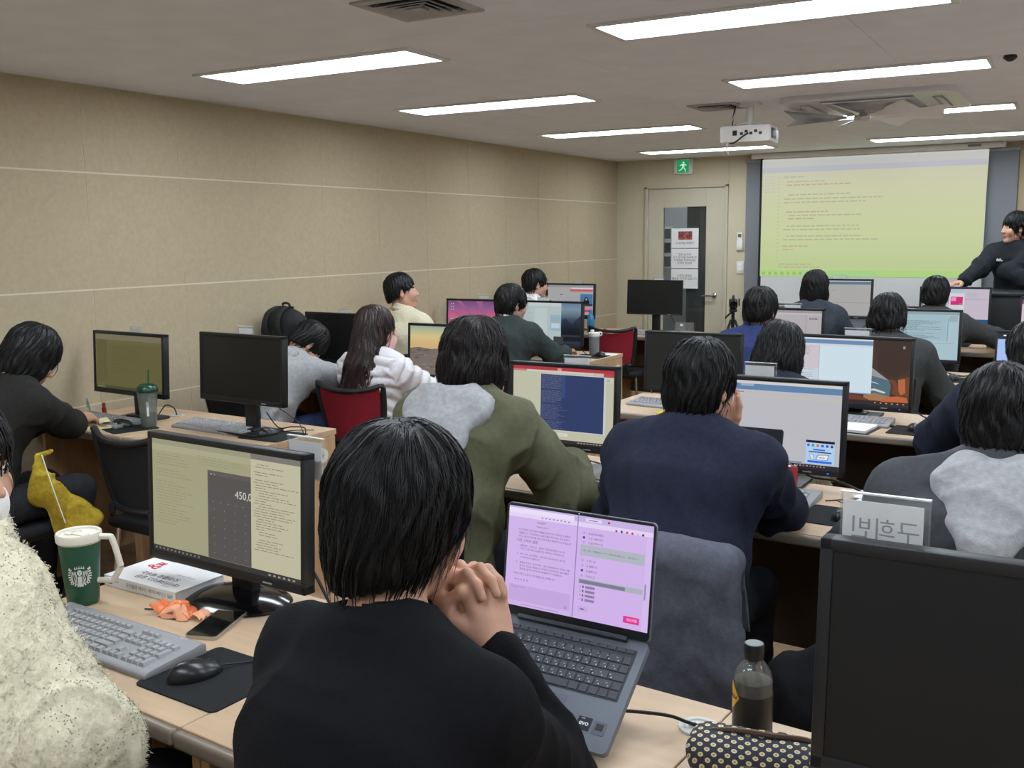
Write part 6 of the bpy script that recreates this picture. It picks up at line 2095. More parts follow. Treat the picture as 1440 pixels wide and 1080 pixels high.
b = MB(); b.box(mat('pouch_tag', (96, 90, 84), 0.6), (0.0, -0.0455, 0.042), (0.05, 0.002, 0.016), 0.001); b.build('tag', t_, 0)

# ---------------- right block, second row
t_ = thing('drink_can', 'slim red drink can beside the navy sleeve', 'can', (-0.80, 3.20, DZT))
b = MB(); b.lathe(mat('can_red', (172, 48, 62), 0.3, 0.5, metal=0.35), [(0, 0.003), (0.019, 0.001), (0.024, 0.006), (0.0265, 0.012), (0.0265, 0.118), (0.0235, 0.128)], (0, 0, 0), 36); cn = b.build('body', t_)
b = MB(); b.lathe(CHROME, [(0.0235, 0.128), (0.0245, 0.131), (0.0225, 0.132), (0.0215, 0.128), (0, 0.128)], (0, 0, 0), 36); b.box(mat('can_tab', (200, 60, 70), 0.3, metal=0.6), (0, 0.003, 0.1305), (0.011, 0.018, 0.0015), 0.0007); b.build('top', t_)
t_ = thing('small_box', 'low grey box with papers on top beside the dark sleeve', 'box', (-0.49, 3.23, DZT), R(-18))
b = MB(); b.box(GREYP, (0, 0, 0.022), (0.14, 0.20, 0.044), 0.002); b.build('body', t_)
b = MB(); b.box(PAPER, (0.004, 0.008, 0.047), (0.15, 0.21, 0.004), 0, (0, 0, 0.06)); b.box(PAPER, (-0.012, 0.02, 0.051), (0.14, 0.2, 0.002), 0, (0.01, 0.02, -0.1)); b.build('papers', t_, 0)
# third row
t_ = thing('notebook', 'open white notebook under the rock arch monitor', 'notebook', (-0.862, 4.61, DZT), R(-7))
b = MB(); b.box(mat('notebook_cover', (40, 40, 42), 0.6), (0.004, 0, 0.002), (0.17, 0.225, 0.004)); b.build('cover', t_, 0)
b = MB(); b.box(PAPER, (-0.003, 0, 0.009), (0.155, 0.215, 0.010)); b.build('pages', t_, 0)
t_ = tag((lambda b: (b.box(BLACKP, (0, 0, 0.005), (0.022, 0.05, 0.01), 0.003), b.box(CHROME, (0, 0.033, 0.005), (0.013, 0.016, 0.005)), b.build('usb_stick', None, 30, (-0.735, 4.73, DZT), (0, 0, R(30))))[-1])(MB()), 'tiny black usb stick beside the white notebook', 'usb stick')
b = MB(); b.grid(mat('yellow_packet', (214, 190, 40), 0.4), lambda u, v: Vector(((u - 0.5) * 0.10, (v - 0.5) * 0.07, 0.002 + 0.016 * math.sin(u * math.pi) * math.sin(v * math.pi) + 0.002 * math.sin(u * 19))), 12, 10); b.box(mat('yellow_packet', (214, 190, 40)), (0, 0, 0.0015), (0.10, 0.07, 0.002))
tag(b.build('yellow_packet', None, 20, (-1.76, 4.62, DZT), (0, 0, R(10))), 'small yellow packet on the empty desk behind the navy shoulder', 'packet')
b = MB(); b.box(mat('speaker_black', (24, 24, 25), 0.5), (0, 0, 0.21), (0.17, 0.36, 0.40), 0.006); t_ = thing('computer_tower', 'black computer tower standing under the rock arch desk', 'computer', (-0.70, 4.86, 0.0))
b.build('case', t_); b = MB(); b.box(glow((210, 90, 60), 0.8), (0.03, -0.181, 0.33), (0.012, 0.002, 0.006)); b.lathe(DGREY, [(0, 0), (0.03, 0), (0.028, 0.006), (0, 0.006)], (0, -0.181, 0.26), 20, 'Y', (math.pi, 0, 0)); b.build('front_buttons', t_)
for sx in (-0.06, 0.06):
    b = MB(); b.box(BLACKP, (sx, 0, 0.005), (0.03, 0.30, 0.012), 0.003); b.build('foot', t_)

# ---------------- desks along the wall
t_ = thing('cold_cup', 'clear tumbler with a dark green lid and straw on the desk', 'tumbler', (-3.80, 3.185, DZT))
b = MB(); b.lathe(mat('tumbler_plastic', (214, 222, 218), 0.05, 0.5, trans=0.85), [(0, 0.0), (0.033, 0.0), (0.035, 0.004), (0.046, 0.172), (0.0445, 0.172), (0.0335, 0.008), (0, 0.006)], (0, 0, 0), 32); cup = b.build('cup', t_, 60)
b = MB(); b.lathe(mat('tumbler_drink', (60, 66, 60), 0.1, trans=0.6), [(0, 0.009), (0.032, 0.009), (0.036, 0.07), (0, 0.07)], (0, 0, 0), 28); b.build('drink', t_, 60)
b = MB(); b.lathe(mat('dark_green_lid', (22, 62, 44), 0.25, 0.5), [(0.044, 0.170), (0.050, 0.172), (0.050, 0.184), (0.044, 0.198), (0.030, 0.207), (0, 0.208)], (0, 0, 0), 32); b.build('lid', t_)
b = MB(); b.tube(mat('straw_green', (34, 92, 62), 0.3), [(0.0, 0.0, 0.02), (0.006, 0.004, 0.21), (0.010, 0.008, 0.275)], 0.0042, 10); b.build('straw', t_)
b = MB(); b.poly(EW, [(0.0415 * math.cos(a), 0.0415 * math.sin(a), z) for a, z in ((R(-50), 0.06), (R(-36), 0.06), (R(-36), 0.13), (R(-50), 0.13))]); b.build('label_strip', cup, 0)
NB_ = mat('cream_notepaper', (232, 222, 178), 0.8)
t_ = thing('notepad', 'cream spiral notepad with a curled page under the writing hand', 'notepad', (-4.04, 3.035, DZT), R(-32))
b = MB(); b.box(NB_, (0, 0, 0.006), (0.13, 0.20, 0.012), 0.001); b.build('pages', t_, 0)
b = MB(); b.grid(NB_, lambda u, v: Vector((-0.065 + 0.13 * u, 0.10 - 0.055 * math.sin(v * math.pi * 0.95), 0.012 + 0.024 * (1 - math.cos(v * math.pi)) / 2)), 4, 14); b.grid(NB_, lambda u, v: Vector((-0.065 + 0.13 * (1 - u), 0.10 - 0.054 * math.sin(v * math.pi * 0.95), 0.0125 + 0.023 * (1 - math.cos(v * math.pi)) / 2)), 4, 14); b.build('curled_page', t_)
b = MB(); b.box(PAPER, (0, 0, 0.0015), (0.2, 0.28, 0.003), 0, (0, 0, 0.3)); tag(b.build('loose_paper', None, 0, (-4.24, 3.16, DZT)), 'white loose sheets beyond the writing hand', 'paper')
t_ = thing('lipstick', 'small dark red lipstick tube standing under the olive monitor', 'lipstick', (-4.30, 3.33, DZT))
b = MB(); b.lathe(mat('lip_red', (120, 34, 34), 0.3), [(0, 0), (0.011, 0), (0.011, 0.035), (0.008, 0.037), (0.008, 0.06), (0, 0.06)], (0, 0, 0), 18); b.build('tube', t_)
t_ = thing('shaker_bottle', 'clear shaker bottle with a white lid on the third desk', 'bottle', (-3.135, 6.70, DZT))
b = MB(); b.lathe(mat('frosted_plastic', (176, 180, 182), 0.25, 0.5, trans=0.5), [(0, 0), (0.034, 0), (0.036, 0.004), (0.040, 0.14), (0, 0.14)], (0, 0, 0), 30); b.build('cup', t_)
b = MB(); b.lathe(WHITEP, [(0.040, 0.136), (0.0445, 0.140), (0.0445, 0.162), (0.040, 0.168), (0, 0.170)], (0, 0, 0), 30); b.lathe(WHITEP, [(0, 0.165), (0.014, 0.165), (0.014, 0.186), (0, 0.186)], (-0.015, 0, 0), 18); b.build('lid', t_)
b = MB(); b.tube(WHITEP, [(0.025, 0, 0.165), (0.045, 0, 0.172), (0.062, 0, 0.165), (0.060, 0, 0.150), (0.044, 0, 0.146)], 0.005, 8, 4); b.build('carry_loop', t_)
t_ = thing('water_bottle', 'small blue water bottle beside the video monitor', 'bottle', (-3.90, 8.26, DZT))
b = MB(); b.lathe(mat('blue_plastic', (74, 160, 214), 0.15, 0.5, trans=0.45), [(0, 0), (0.030, 0), (0.032, 0.005), (0.032, 0.13), (0.022, 0.165), (0.014, 0.172), (0.014, 0.19), (0, 0.19)], (0, 0, 0), 28); b.build('shell', t_, 60)
b = MB(); b.lathe(mat('blue_cap', (50, 140, 206), 0.4), [(0, 0.188), (0.0165, 0.188), (0.0165, 0.21), (0, 0.212)], (0, 0, 0), 22); b.build('cap', t_)
b = MB(); b.grid(mat('red_packet', (186, 40, 48), 0.35), lambda u, v: Vector(((u - 0.5) * 0.09, (v - 0.5) * 0.06, 0.002 + 0.028 * math.sin(u * math.pi) * math.sin(v * math.pi) + 0.003 * math.sin(u * 15))), 12, 10); b.box(mat('red_packet', (186, 40, 48)), (0, 0, 0.0015), (0.09, 0.06, 0.002))
tag(b.build('red_packet', None, 20, (-3.83, 8.42, DZT)), 'small red packet behind the shaker bottle', 'packet')
t_ = thing('acrylic_box', 'empty clear acrylic stand with a small paper slip, front desk', 'acrylic stand', (-3.10, 8.52, DZT), R(-4))
b = MB()
for sx in (-0.075, 0.075):
    b.box(ACR(), (sx, 0, 0.05), (0.003, 0.07, 0.10))
b.box(ACR(), (0, -0.035, 0.05), (0.153, 0.003, 0.10)); b.box(ACR(), (0, 0.035, 0.05), (0.153, 0.003, 0.10)); b.box(ACR(), (0, 0, 0.0015), (0.15, 0.07, 0.003))
b.build('stand', t_, 0); b = MB(); b.box(PAPER, (-0.01, -0.0375, 0.078), (0.03, 0.001, 0.02), 0, (0, 0.2, 0)); b.build('paper_slip', t_, 0)
b = MB(); b.box(PAPER, (0, 0, 0.001), (0.14, 0.10, 0.002)); tag(b.build('desk_paper', None, 0, (-3.055, 6.76, DZT), (0, 0, R(8))), 'white sheet lying behind the clear shaker bottle', 'paper')
b = MB(); b.box(PAPER, (0, 0, 0.001), (0.20, 0.26, 0.002)); tag(b.build('desk_paper', None, 0, (-1.50, 8.18, DZT), (0, 0, R(6))), 'white sheet under the grey editor monitor', 'paper')

# backpack on the desk against the wall
t_ = thing('backpack', 'black backpack standing on the desk against the tan wall', 'backpack', (-4.215, 4.585, DZT), R(-6))
BPM = mat('backpack_cloth', (34, 34, 35), 0.75, 0.3, noise=(60, 0.12)); BPM2 = mat('backpack_panel', (44, 45, 47), 0.7, 0.3, noise=(60, 0.1))
def bp_f(P):
    d = rbox((0, 0, 0.22), (0.155, 0.085, 0.22), 0.08)(P)
    d = sm(d, rbox((0, -0.05, 0.15), (0.125, 0.06, 0.14), 0.05)(P), 0.03)
    d = sm(d, ell((0, 0, 0.36), (0.15, 0.09, 0.11))(P), 0.03)
    return smax(d, 0.001 - P[:, 2], 0.01)
sdf_obj('bag_body', bp_f, (-0.2, -0.16, -0.02), (0.2, 0.14, 0.52), 0.009, [BPM], t_, lambda V: 0.006 * folds(V, 7, 3) + 0.002 * wob(V, 20))
b = MB()
for sx in (-0.055, 0.055):
    b.tube(BPM2, [(sx, -0.086, 0.30), (sx, -0.105, 0.36), (sx * 0.95, -0.085, 0.43), (sx * 0.8, -0.02, 0.462), (sx * 0.7, 0.03, 0.455)], 0.022, 8, 5, 0.3, (0, -1, 0.4))
b.build('strap', t_)
b = MB(); b.tube(BPM2, [(-0.03, 0.02, 0.452), (-0.025, 0.02, 0.485), (0.025, 0.02, 0.485), (0.03, 0.02, 0.452)], 0.008, 8, 4); b.build('grab_handle', t_)
b = MB(); b.tube(mat('zip_dark', (18, 18, 18), 0.4), [(-0.12, -0.102, 0.06), (-0.122, -0.105, 0.2), (-0.08, -0.105, 0.275), (0.08, -0.105, 0.275), (0.122, -0.105, 0.2), (0.12, -0.102, 0.06)], 0.004, 6, 5); b.build('zip', t_)

# ---------------- draped clothes
def drape(name, label, cat, m, loc, rz, w, top, bottom, seed, gap=0.03, dep=0.055, h=0.011, disp=0.010, fur=0.0, taper=0.06):
    def fn(P):
        k = 1 + taper * (top - P[:, 2])
        Q = P.copy(); Q[:, 0] = P[:, 0] / (0.86 + 0.25 * np.clip((top - P[:, 2]) / (top - bottom), 0, 1))
        d = rbox((0, 0, (top + bottom) / 2), (w / 2, dep, (top - bottom) / 2), 0.045)(Q)
        front = rbox((0, 0.5, (top + bottom) / 2 - 0.30), (w, 0.5, (top - bottom) / 2 + 0.1), 0.01)
        d = smax(d, -rbox((0, 0, bottom - 0.06), (w / 2 + 0.2, gap / 2, top - bottom), 0.012)(P), 0.006)
        return smax(d, -rbox((0, 0.5 + gap / 2, bottom), (w, 0.5, (top - bottom) * 0.55), 0.01)(P), 0.01)
    t_ = None
    o = sdf_obj(name, fn, (-w / 2 - 0.12, -dep - 0.05, bottom - 0.05), (w / 2 + 0.12, dep + 0.05, top + 0.05), h, [m], None,
                lambda V: disp * folds(V * A(1, 1, 0.45), 10, seed) + 0.002 * wob(V, 24, 4, seed) + (fur * wob(V, 60, 5, 2) if fur else 0))
    o.location = loc; o.rotation_euler = (0, 0, rz)
    return tag(o, label, cat)

# ---------------- lectern, camcorder
t_ = thing('lectern', 'black lectern the standing person leans on', 'lectern', (-0.50, 9.02, 0))
LM = mat('lectern_black', (30, 31, 33), 0.5, 0.35)
b = MB(); b.box(LM, (0, 0, 0.56), (0.84, 0.50, 1.08), 0.006); b.build('cabinet', t_)
b = MB(); b.box(mat('lectern_top', (42, 44, 46), 0.3, 0.5), (0, 0, 1.115), (0.90, 0.56, 0.03), 0.006); b.build('top', t_)
b = MB(); b.box(LM, (0, 0, 0.012), (0.80, 0.46, 0.024)); b.build('plinth', t_)
t_ = thing('camcorder', 'black camcorder on a tripod beside the door', 'camcorder', (-2.90, 9.30, 0.0), R(200))
b = MB(); b.box(BLACKP, (0, 0, 0.955), (0.075, 0.16, 0.085), 0.012); b.lathe(BLACKG, [(0, 0), (0.03, 0), (0.032, 0.05), (0.026, 0.052), (0.024, 0.03), (0, 0.03)], (0, 0.08, 0.96), 22, 'Y'); bd = b.build('body', t_)
b = MB(); b.box(DGREY, (-0.055, -0.02, 0.965), (0.010, 0.10, 0.07), 0.003); b.build('flip_screen', bd)
b = MB(); b.tube(BLACKP, [(0, -0.06, 1.0), (0, -0.04, 1.025), (0, 0.05, 1.025), (0, 0.07, 1.0)], 0.009, 8, 4); b.build('top_grip', bd)
b = MB(); b.box(BLACKP, (0, 0, 0.89), (0.07, 0.09, 0.03), 0.006); b.tube(BLACKP, [(0, 0, 0.90), (0, 0, 0.55)], 0.016, 10); b.tube(BLACKP, [(0, -0.03, 0.88), (0.05, -0.16, 0.82), (0.06, -0.22, 0.80)], 0.009, 8, 4); b.build('tripod_head', t_)
for k in range(3):
    a = R(120 * k + 30)
    b = MB(); b.tube(BLACKP, [(0.02 * math.cos(a), 0.02 * math.sin(a), 0.80), (0.18 * math.cos(a), 0.18 * math.sin(a), 0.40), (0.32 * math.cos(a), 0.32 * math.sin(a), 0.004)], [0.013, 0.011, 0.009], 8); b.build('leg', t_)

# ---------------- loose cables on the desks
CB = mat('cable_black', (22, 22, 23))
def cable(label, pts, r=0.003):
    b = MB(); b.tube(CB, pts, r, 7, 6); return tag(b.build('cable'), label, 'cable', 'desk cables')
z = DZT + 0.0035
cable('black cable running from the lilac laptop to the desk port', [(-0.672, 1.505, 0.785), (-0.635, 1.535, 0.778), (-0.595, 1.585, 0.758), (-0.570, 1.608, 0.742), (-0.552, 1.619, 0.734), (-0.548, 1.622, 0.728)], 0.0032)
cable('thin black cable lying behind the orange wrapper and the phone', [(-1.90, 1.545, z), (-1.78, 1.60, z), (-1.66, 1.66, z), (-1.50, 1.70, z), (-1.35, 1.72, z)], 0.002)
cable('black cable dropping behind the calculator monitor', [(-1.60, 1.74, 0.90), (-1.55, 1.76, 0.80), (-1.47, 1.73, 0.74), (-1.40, 1.72, z)], 0.004)
cable('black cables looping from the dark monitor to the wall desk end', [(-3.22, 3.36, 0.82), (-3.17, 3.38, 0.75), (-3.11, 3.40, 0.755), (-3.05, 3.42, 0.752), (-3.01, 3.38, z)], 0.003)
cable('second black cable on the wall desk end beside the mouse', [(-3.20, 3.38, 0.86), (-3.12, 3.44, 0.78), (-3.08, 3.42, 0.77), (-3.03, 3.39, z)], 0.002)
cable('black cable rising from the white port behind the clear tumbler', [(-3.93, 3.47, 0.728), (-3.94, 3.46, 0.77), (-3.97, 3.44, 0.785), (-3.985, 3.42, 0.76), (-3.99, 3.40, z)], 0.003)
cable('black cable looping behind the red can toward the desk port', [(-0.88, 3.47, 0.84), (-0.80, 3.46, 0.77), (-0.70, 3.44, 0.765), (-0.62, 3.40, 0.752), (-0.567, 3.372, 0.73)], 0.004)
cable('thin coiled black cable behind the dark sleeve mouse', [(-0.70, 3.28, z), (-0.64, 3.33, z), (-0.58, 3.32, 0.745), (-0.60, 3.26, z), (-0.66, 3.27, 0.742), (-0.62, 3.34, z), (-0.57, 3.37, 0.73)], 0.002)
cable('black cable curving behind the mouse of the rock arch desk', [(-0.66, 4.93, 0.78), (-0.62, 4.92, 0.755), (-0.57, 4.90, 0.745), (-0.54, 4.86, z), (-0.53, 4.83, z)], 0.0035)
cable('black cable hanging down the front of the rock arch desk', [(-0.52, 4.60, 0.737), (-0.53, 4.50, 0.74), (-0.535, 4.448, 0.72), (-0.53, 4.46, 0.45), (-0.54, 4.50, 0.10)], 0.004)
cable('black cable on the desk under the pale cyan monitor', [(-0.78, 6.64, 0.77), (-0.70, 6.63, 0.742), (-0.62, 6.60, z), (-0.57, 6.62, 0.74), (-0.56, 6.62, 0.73)], 0.004)
cable('black cable under the blue mountain monitor by the shaker', [(-3.22, 6.62, 0.80), (-3.16, 6.62, 0.745), (-3.08, 6.63, z), (-3.02, 6.64, z)], 0.003)
cable('black cable behind the thin black monitor', [(-3.25, 8.52, 0.92), (-3.20, 8.54, 0.82), (-3.18, 8.56, 0.75), (-3.12, 8.60, z)], 0.003)
# ------------------------------------------------------------------ the people in the room
def cloth_mat(name, rgb, noise=0.08, bump=0.25, sc=220, rough=0.92):
    return mat(name, rgb, rough, 0.15, noise=(70, noise), bump=(sc, bump))

BLACKK = cloth_mat('black_knit', (17, 17, 20))
NAVYK = cloth_mat('navy_sweatshirt', (36, 39, 54))
OLIVE = cloth_mat('olive_nylon', (88, 88, 66), 0.05, 0.1, 120, 0.6)
HGREY = cloth_mat('grey_marl', (160, 161, 162), 0.05, 0.3, 160)
DKJ = cloth_mat('charcoal_jacket', (62, 63, 66), 0.06, 0.15, 90, 0.65)
FLEECE = mat('ivory_fleece', (212, 204, 176), 0.95, 0.1, noise=(90, 0.05), bump=(150, 0.4))
PUFF = mat('white_puffer_nylon', (206, 202, 203), 0.55, 0.3, noise=(20, 0.03), bump=(60, 0.15))
GREENK = cloth_mat('dark_green_knit', (52, 60, 58))
BLUEK = cloth_mat('blue_jumper', (52, 62, 104))
CHARS = cloth_mat('dark_grey_shirt', (62, 64, 64))
CREAMK = cloth_mat('cream_shirt', (214, 206, 178), 0.03)
NAVYJ = cloth_mat('navy_jacket', (38, 41, 54))
WHITEC = cloth_mat('white_cotton', (220, 220, 218), 0.03, 0.1)
SLATEJ = cloth_mat('slate_jacket', (58, 64, 72))

CAST = {}
def seat_chair(pi, proto, label, back=0.0, rz=None):
    """the chair a person sits on"""
    c = pi['o'].location; a = pi['o'].rotation_euler.z if rz is None else rz
    p = Vector((c.x, c.y, 0)) + Matrix.Rotation(a, 3, 'Z') @ Vector((0, 0.05 - back, 0))
    return dup(proto, (p.x, p.y, 0), a, label)

SHORT = dict(vol=0.018, n=260, len=(0.03, 0.07), nape=-0.080)
# 1 black sweater, nearest
CAST['black'] = person('person in a black sweater with clasped hands before the lilac laptop', (-0.872, 1.19, 1.185), yaw=-5, lean=(20, 28, 34), hyaw=-7, hpitch=14, h=0.0042, sw=0.180, hup=0.185, side=0.035,
    hair=dict(vol=0.027, n=2600, len=(0.05, 0.11), nape=-0.128, slope=0.80, cover_ears=True, sides=0.0, backlen=0.025, r=0.0010, lift=0.0025, h=0.0042, fluff=0.003, steps=9, jit=0.16), hs=1.0,
    wr=(-0.750, 1.25, 0.985), wl=(-0.860, 1.285, 0.985), pl=(-0.35, 0.1, -1), pr=(0.62, -0.15, -1),
    hr=dict(f=(-0.35, 0.15, 0.93), n=(-0.80, 0.35, -0.35), curl=(0.75, 1.0, 0.5), thumb=0.7, spread=0.06),
    hl=dict(f=(0.40, -0.02, 0.92), n=(0.85, -0.25, -0.35), curl=(0.65, 1.0, 0.5), thumb=0.6, spread=0.06),
    top=dict(name='black_sweater', mat=BLACKK, loose=0.012, sleeve=0.014, elbow=0.006, rib=0.011, fold=0.009, h=0.0070), trousers=(34, 35, 40))
seat_chair(CAST['black'], ch_b, 'black chair under the person in the black sweater')
# 2 fleece
CAST['fleece'] = person('person in an ivory fleece coat and white mask, cut by the left edge', (-1.735, 1.02, 1.205), yaw=-18, lean=(6, 10, 14), hyaw=-62, hpitch=8, h=0.009, sw=0.185,
    hair=dict(vol=0.022, n=400, len=(0.06, 0.12), nape=-0.12, cover_ears=True, sides=0.04), wr=(-1.585, 0.97, 0.775), wl=(-2.0, 1.22, 0.80), pr=(1.0, 0.1, -0.10), pl=(-0.8, -0.2, -0.5),
    top=dict(name='fleece_coat', mat=FLEECE, loose=0.050, sleeve=0.056, elbow=0.018, rib=0.02, fold=0.022, fscale=6, fur=0.0018, fuzz=90000, h=0.0055, cut=0.97), trousers=(44, 48, 58))
mask(CAST['fleece'], (226, 224, 222))
seat_chair(CAST['fleece'], ch_b, 'black chair under the person in the ivory fleece')
# 3 writing woman
CAST['woman'] = person('person with a black bob writing on the cream notepad', (-3.90, 2.68, 1.115), yaw=-2, lean=(14, 30, 40), hyaw=-12, hpitch=38, h=0.008, sw=0.165,
    hair=dict(vol=0.024, n=500, len=(0.07, 0.14), nape=-0.135, slope=0.12, cover_ears=True, sides=0.055, backlen=0.03, h=0.006), wr=(-4.02, 2.965, 0.785), wl=(-4.17, 3.0, 0.775), pr=(0.9, -0.2, -0.5),
    hr=dict(f=(-0.25, 0.9, 0.05), n=(-0.3, 0.0, -0.95), curl=(0.6, 0.8, 0.4), thumb=0.7), hl=dict(f=(0.3, 0.9, -0.1), n=(0, 0, -1), curl=(0.2, 0.3, 0.2)),
    top=dict(name='black_jacket', mat=cloth_mat('faded_black_cotton', (40, 39, 37)), loose=0.02, sleeve=0.022, cut=0.80, collar=CREAMK, fold=0.008), trousers=(40, 40, 44))
seat_chair(CAST['woman'], ch_b, 'black chair under the person with the black bob')
# 4 sleeping hoodie
CAST['hoodie'] = person('person in a grey hoodie slumped over the desk by the backpack', (-3.955, 4.50, 0.985), yaw=-6, lean=(26, 42, 58), hyaw=-28, hpitch=58, h=0.009, sc=0.92,
    hair=dict(vol=0.020, n=260, len=(0.04, 0.09), r=0.002), wr=(-3.97, 4.70, 0.795), wl=(-4.14, 4.60, 0.79), pr=(0.9, -0.3, -0.1),
    top=dict(name='grey_hoodie', mat=HGREY, loose=0.024, sleeve=0.026, elbow=0.012, fold=0.012, hood=HGREY, hoodk=0.95, cut=0.98), trousers=(52, 60, 92))
seat_chair(CAST['hoodie'], ch_b, 'black chair under the slumped person in the grey hoodie')
# 5 long hair woman
def long_hair(P, hy=R(50)):
    c_, s_ = math.cos(hy), math.sin(hy)
    bk = A(0.18 * c_ + s_, 0.18 * s_ - c_, 0)              # towards the sitter's back, seen from the turned head
    rt = (c_, s_, 0)
    a0, a1, a2 = A(0, -0.02, 0.0) + bk * f4(0.03), bk * f4(0.128) + A(0, 0, -0.20), bk * f4(0.196) + A(0, 0, -0.47)
    d = ecap(a0, a1, 0.080, 0.052, rt, 1.05, 1.75)(P)
    d = sm(d, ecap(a1, a2, 0.052, 0.020, rt, 1.75, 3.2)(P), 0.03)
    d = smax(d, -ell((0.02, 0.085, -0.10), (0.07, 0.09, 0.13))(P), 0.02)
    return d + 0.005 * np.sin(P @ A(rt[0], rt[1], 0) * 130 + 2 * np.sin(P[:, 2] * 14)) * np.clip(-P[:, 2] * 3, 0, 1)
BRH = mat('long_brown_hair', (42, 28, 26), 0.45, 0.4, noise=(50, 0.3), stretch=(1, 1, 0.1))
CAST['long'] = person('person with long brown hair in a white puffer jacket and pink mask', (-3.43, 4.47, 1.095), yaw=-4, lean=(2, 5, 12), hyaw=-50, hpitch=8, h=0.008, sw=0.165,
    hair=dict(vol=0.020, n=700, len=(0.10, 0.24), nape=-0.6, extra=long_hair, cover_ears=True, ext=0.38, sides=0.05, fringe=-0.006, r=0.0018, seedz=-0.25, lift=0.004), hairmat=BRH,
    wr=(-3.22, 4.86, 0.79), wl=(-3.45, 4.86, 0.79), top=dict(name='puffer_jacket', mat=PUFF, loose=0.026, sleeve=0.026, elbow=0.008, puff=0.062, h=0.0075, rib=0.02, hem=0.06), trousers=(52, 50, 54))
mask(CAST['long'], (226, 178, 176)); specs(CAST['long'], (40, 34, 36))
# 6 cream
CAST['cream'] = person('person with a short fade haircut in a cream shirt by the wall', (-4.10, 5.64, 1.235), yaw=-6, lean=(-2, 2, 6), hyaw=-42, hpitch=-4, h=0.007,
    hair=dict(vol=0.016, n=300, len=(0.02, 0.05), nape=-0.075, slope=0.6, r=0.0014, topk=1.3), top=dict(name='cream_shirt', mat=CREAMK, collar=CREAMK, collarh=0.018))
seat_chair(CAST['cream'], ch_r, 'red mesh chair under the person in the cream shirt')
# 7 green sweater
CAST['green'] = person('person with a bowl cut and glasses in a dark green sweater', (-3.43, 6.00, 1.14), yaw=-4, lean=(12, 22, 30), hyaw=-26, hpitch=8, h=0.0075, sw=0.2,
    hair=dict(vol=0.024, n=500, len=(0.05, 0.10), nape=-0.072, slope=0.35, sides=0.0, r=0.0016), wr=(-3.20, 6.36, 0.79), wl=(-3.5, 6.40, 0.79),
    top=dict(name='green_sweater', mat=GREENK, loose=0.024, sleeve=0.026, elbow=0.012, fold=0.010, collar=WHITEC, collarh=0.024))
specs(CAST['green'], (150, 150, 154))
seat_chair(CAST['green'], ch_b, 'black chair under the person in the dark green sweater')
# 8 glasses, white hood
CAST['glasses'] = person('person with glasses and a white hood in the front row by the wall', (-4.12, 7.62, 1.195), yaw=-4, lean=(8, 16, 24), hyaw=-38, hpitch=6, h=0.0075,
    hair=dict(vol=0.018, n=300, len=(0.03, 0.06), nape=-0.08, r=0.0016), top=dict(name='dark_jacket', mat=SLATEJ, hood=WHITEC, hoodk=0.9))
specs(CAST['glasses'], (70, 36, 36))
seat_chair(CAST['glasses'], ch_b, 'black chair under the person with the white hood')
# 9 olive jacket
CAST['olive'] = person('person with fluffy hair in an olive jacket and grey hood', (-1.79, 2.88, 1.185), yaw=-2, lean=(12, 24, 32), hyaw=-4, hpitch=14, h=0.0065, sw=0.195,
    hair=dict(vol=0.032, n=1600, len=(0.06, 0.14), nape=-0.115, slope=0.35, cover_ears=True, sides=0.02, backlen=0.015, r=0.0013, lift=0.006, fluff=0.006), hairmat=HAIR_BROWN(),
    wr=(-1.55, 3.12, 0.80), wl=(-1.95, 3.14, 0.79), pr=(0.7, -0.3, -0.7), pl=(-0.5, -0.3, -0.8),
    top=dict(name='olive_jacket', mat=OLIVE, loose=0.030, sleeve=0.034, elbow=0.014, fold=0.014, hood=HGREY, hoodk=1.32, h=0.0075, cut=0.97), trousers=(38, 40, 46))
seat_chair(CAST['olive'], ch_b, 'black chair under the person in the olive jacket')
# 10 navy
CAST['navy'] = person('person in a navy sweatshirt resting a hand at the chin', (-0.955, 2.78, 1.165), yaw=-3, lean=(16, 24, 30), hyaw=-14, hpitch=12, h=0.005, sw=0.19,
    hair=dict(vol=0.022, n=1300, len=(0.04, 0.09), nape=-0.098, slope=0.42, backlen=0.005, r=0.0012, lift=0.004), wr=(-0.925, 2.935, 0.985), wl=(-1.10, 3.04, 0.79), pr=(0.7, 0.0, -0.9), pl=(-0.5, -0.2, -0.8),
    hr=dict(f=(-0.15, 0.45, 0.85), n=(-0.35, -0.85, 0.25), curl=(0.9, 0.5, 0.4), thumb=0.3, curls=[(-0.1, 0.9, 0.5), (0.1, 0.8, 0.5), (0.3, 0.8, 0.5), (0.5, 0.8, 0.5)]),
    top=dict(name='navy_sweatshirt', mat=NAVYK, loose=0.028, sleeve=0.032, elbow=0.012, fold=0.010, h=0.008), trousers=(36, 38, 44))
# 11 dark jacket
CAST['dark'] = person('person in a charcoal jacket with a light grey hood, right edge', (-0.165, 2.68, 1.150), yaw=2, lean=(12, 20, 28), hyaw=6, hpitch=12, h=0.0065, sw=0.20,
    hair=dict(vol=0.018, n=900, len=(0.03, 0.08), nape=-0.085, slope=0.45, r=0.0012), wl=(-0.47, 3.0, 0.80), wr=(0.0, 3.04, 0.79), pl=(-0.5, -0.4, -0.9),
    top=dict(name='charcoal_jacket', mat=DKJ, loose=0.030, sleeve=0.034, elbow=0.010, fold=0.014, hood=HGREY, hoodk=1.0, hoodfold=0.006, h=0.0075), trousers=(34, 34, 36))
seat_chair(CAST['dark'], ch_b, 'black chair under the person in the charcoal jacket')
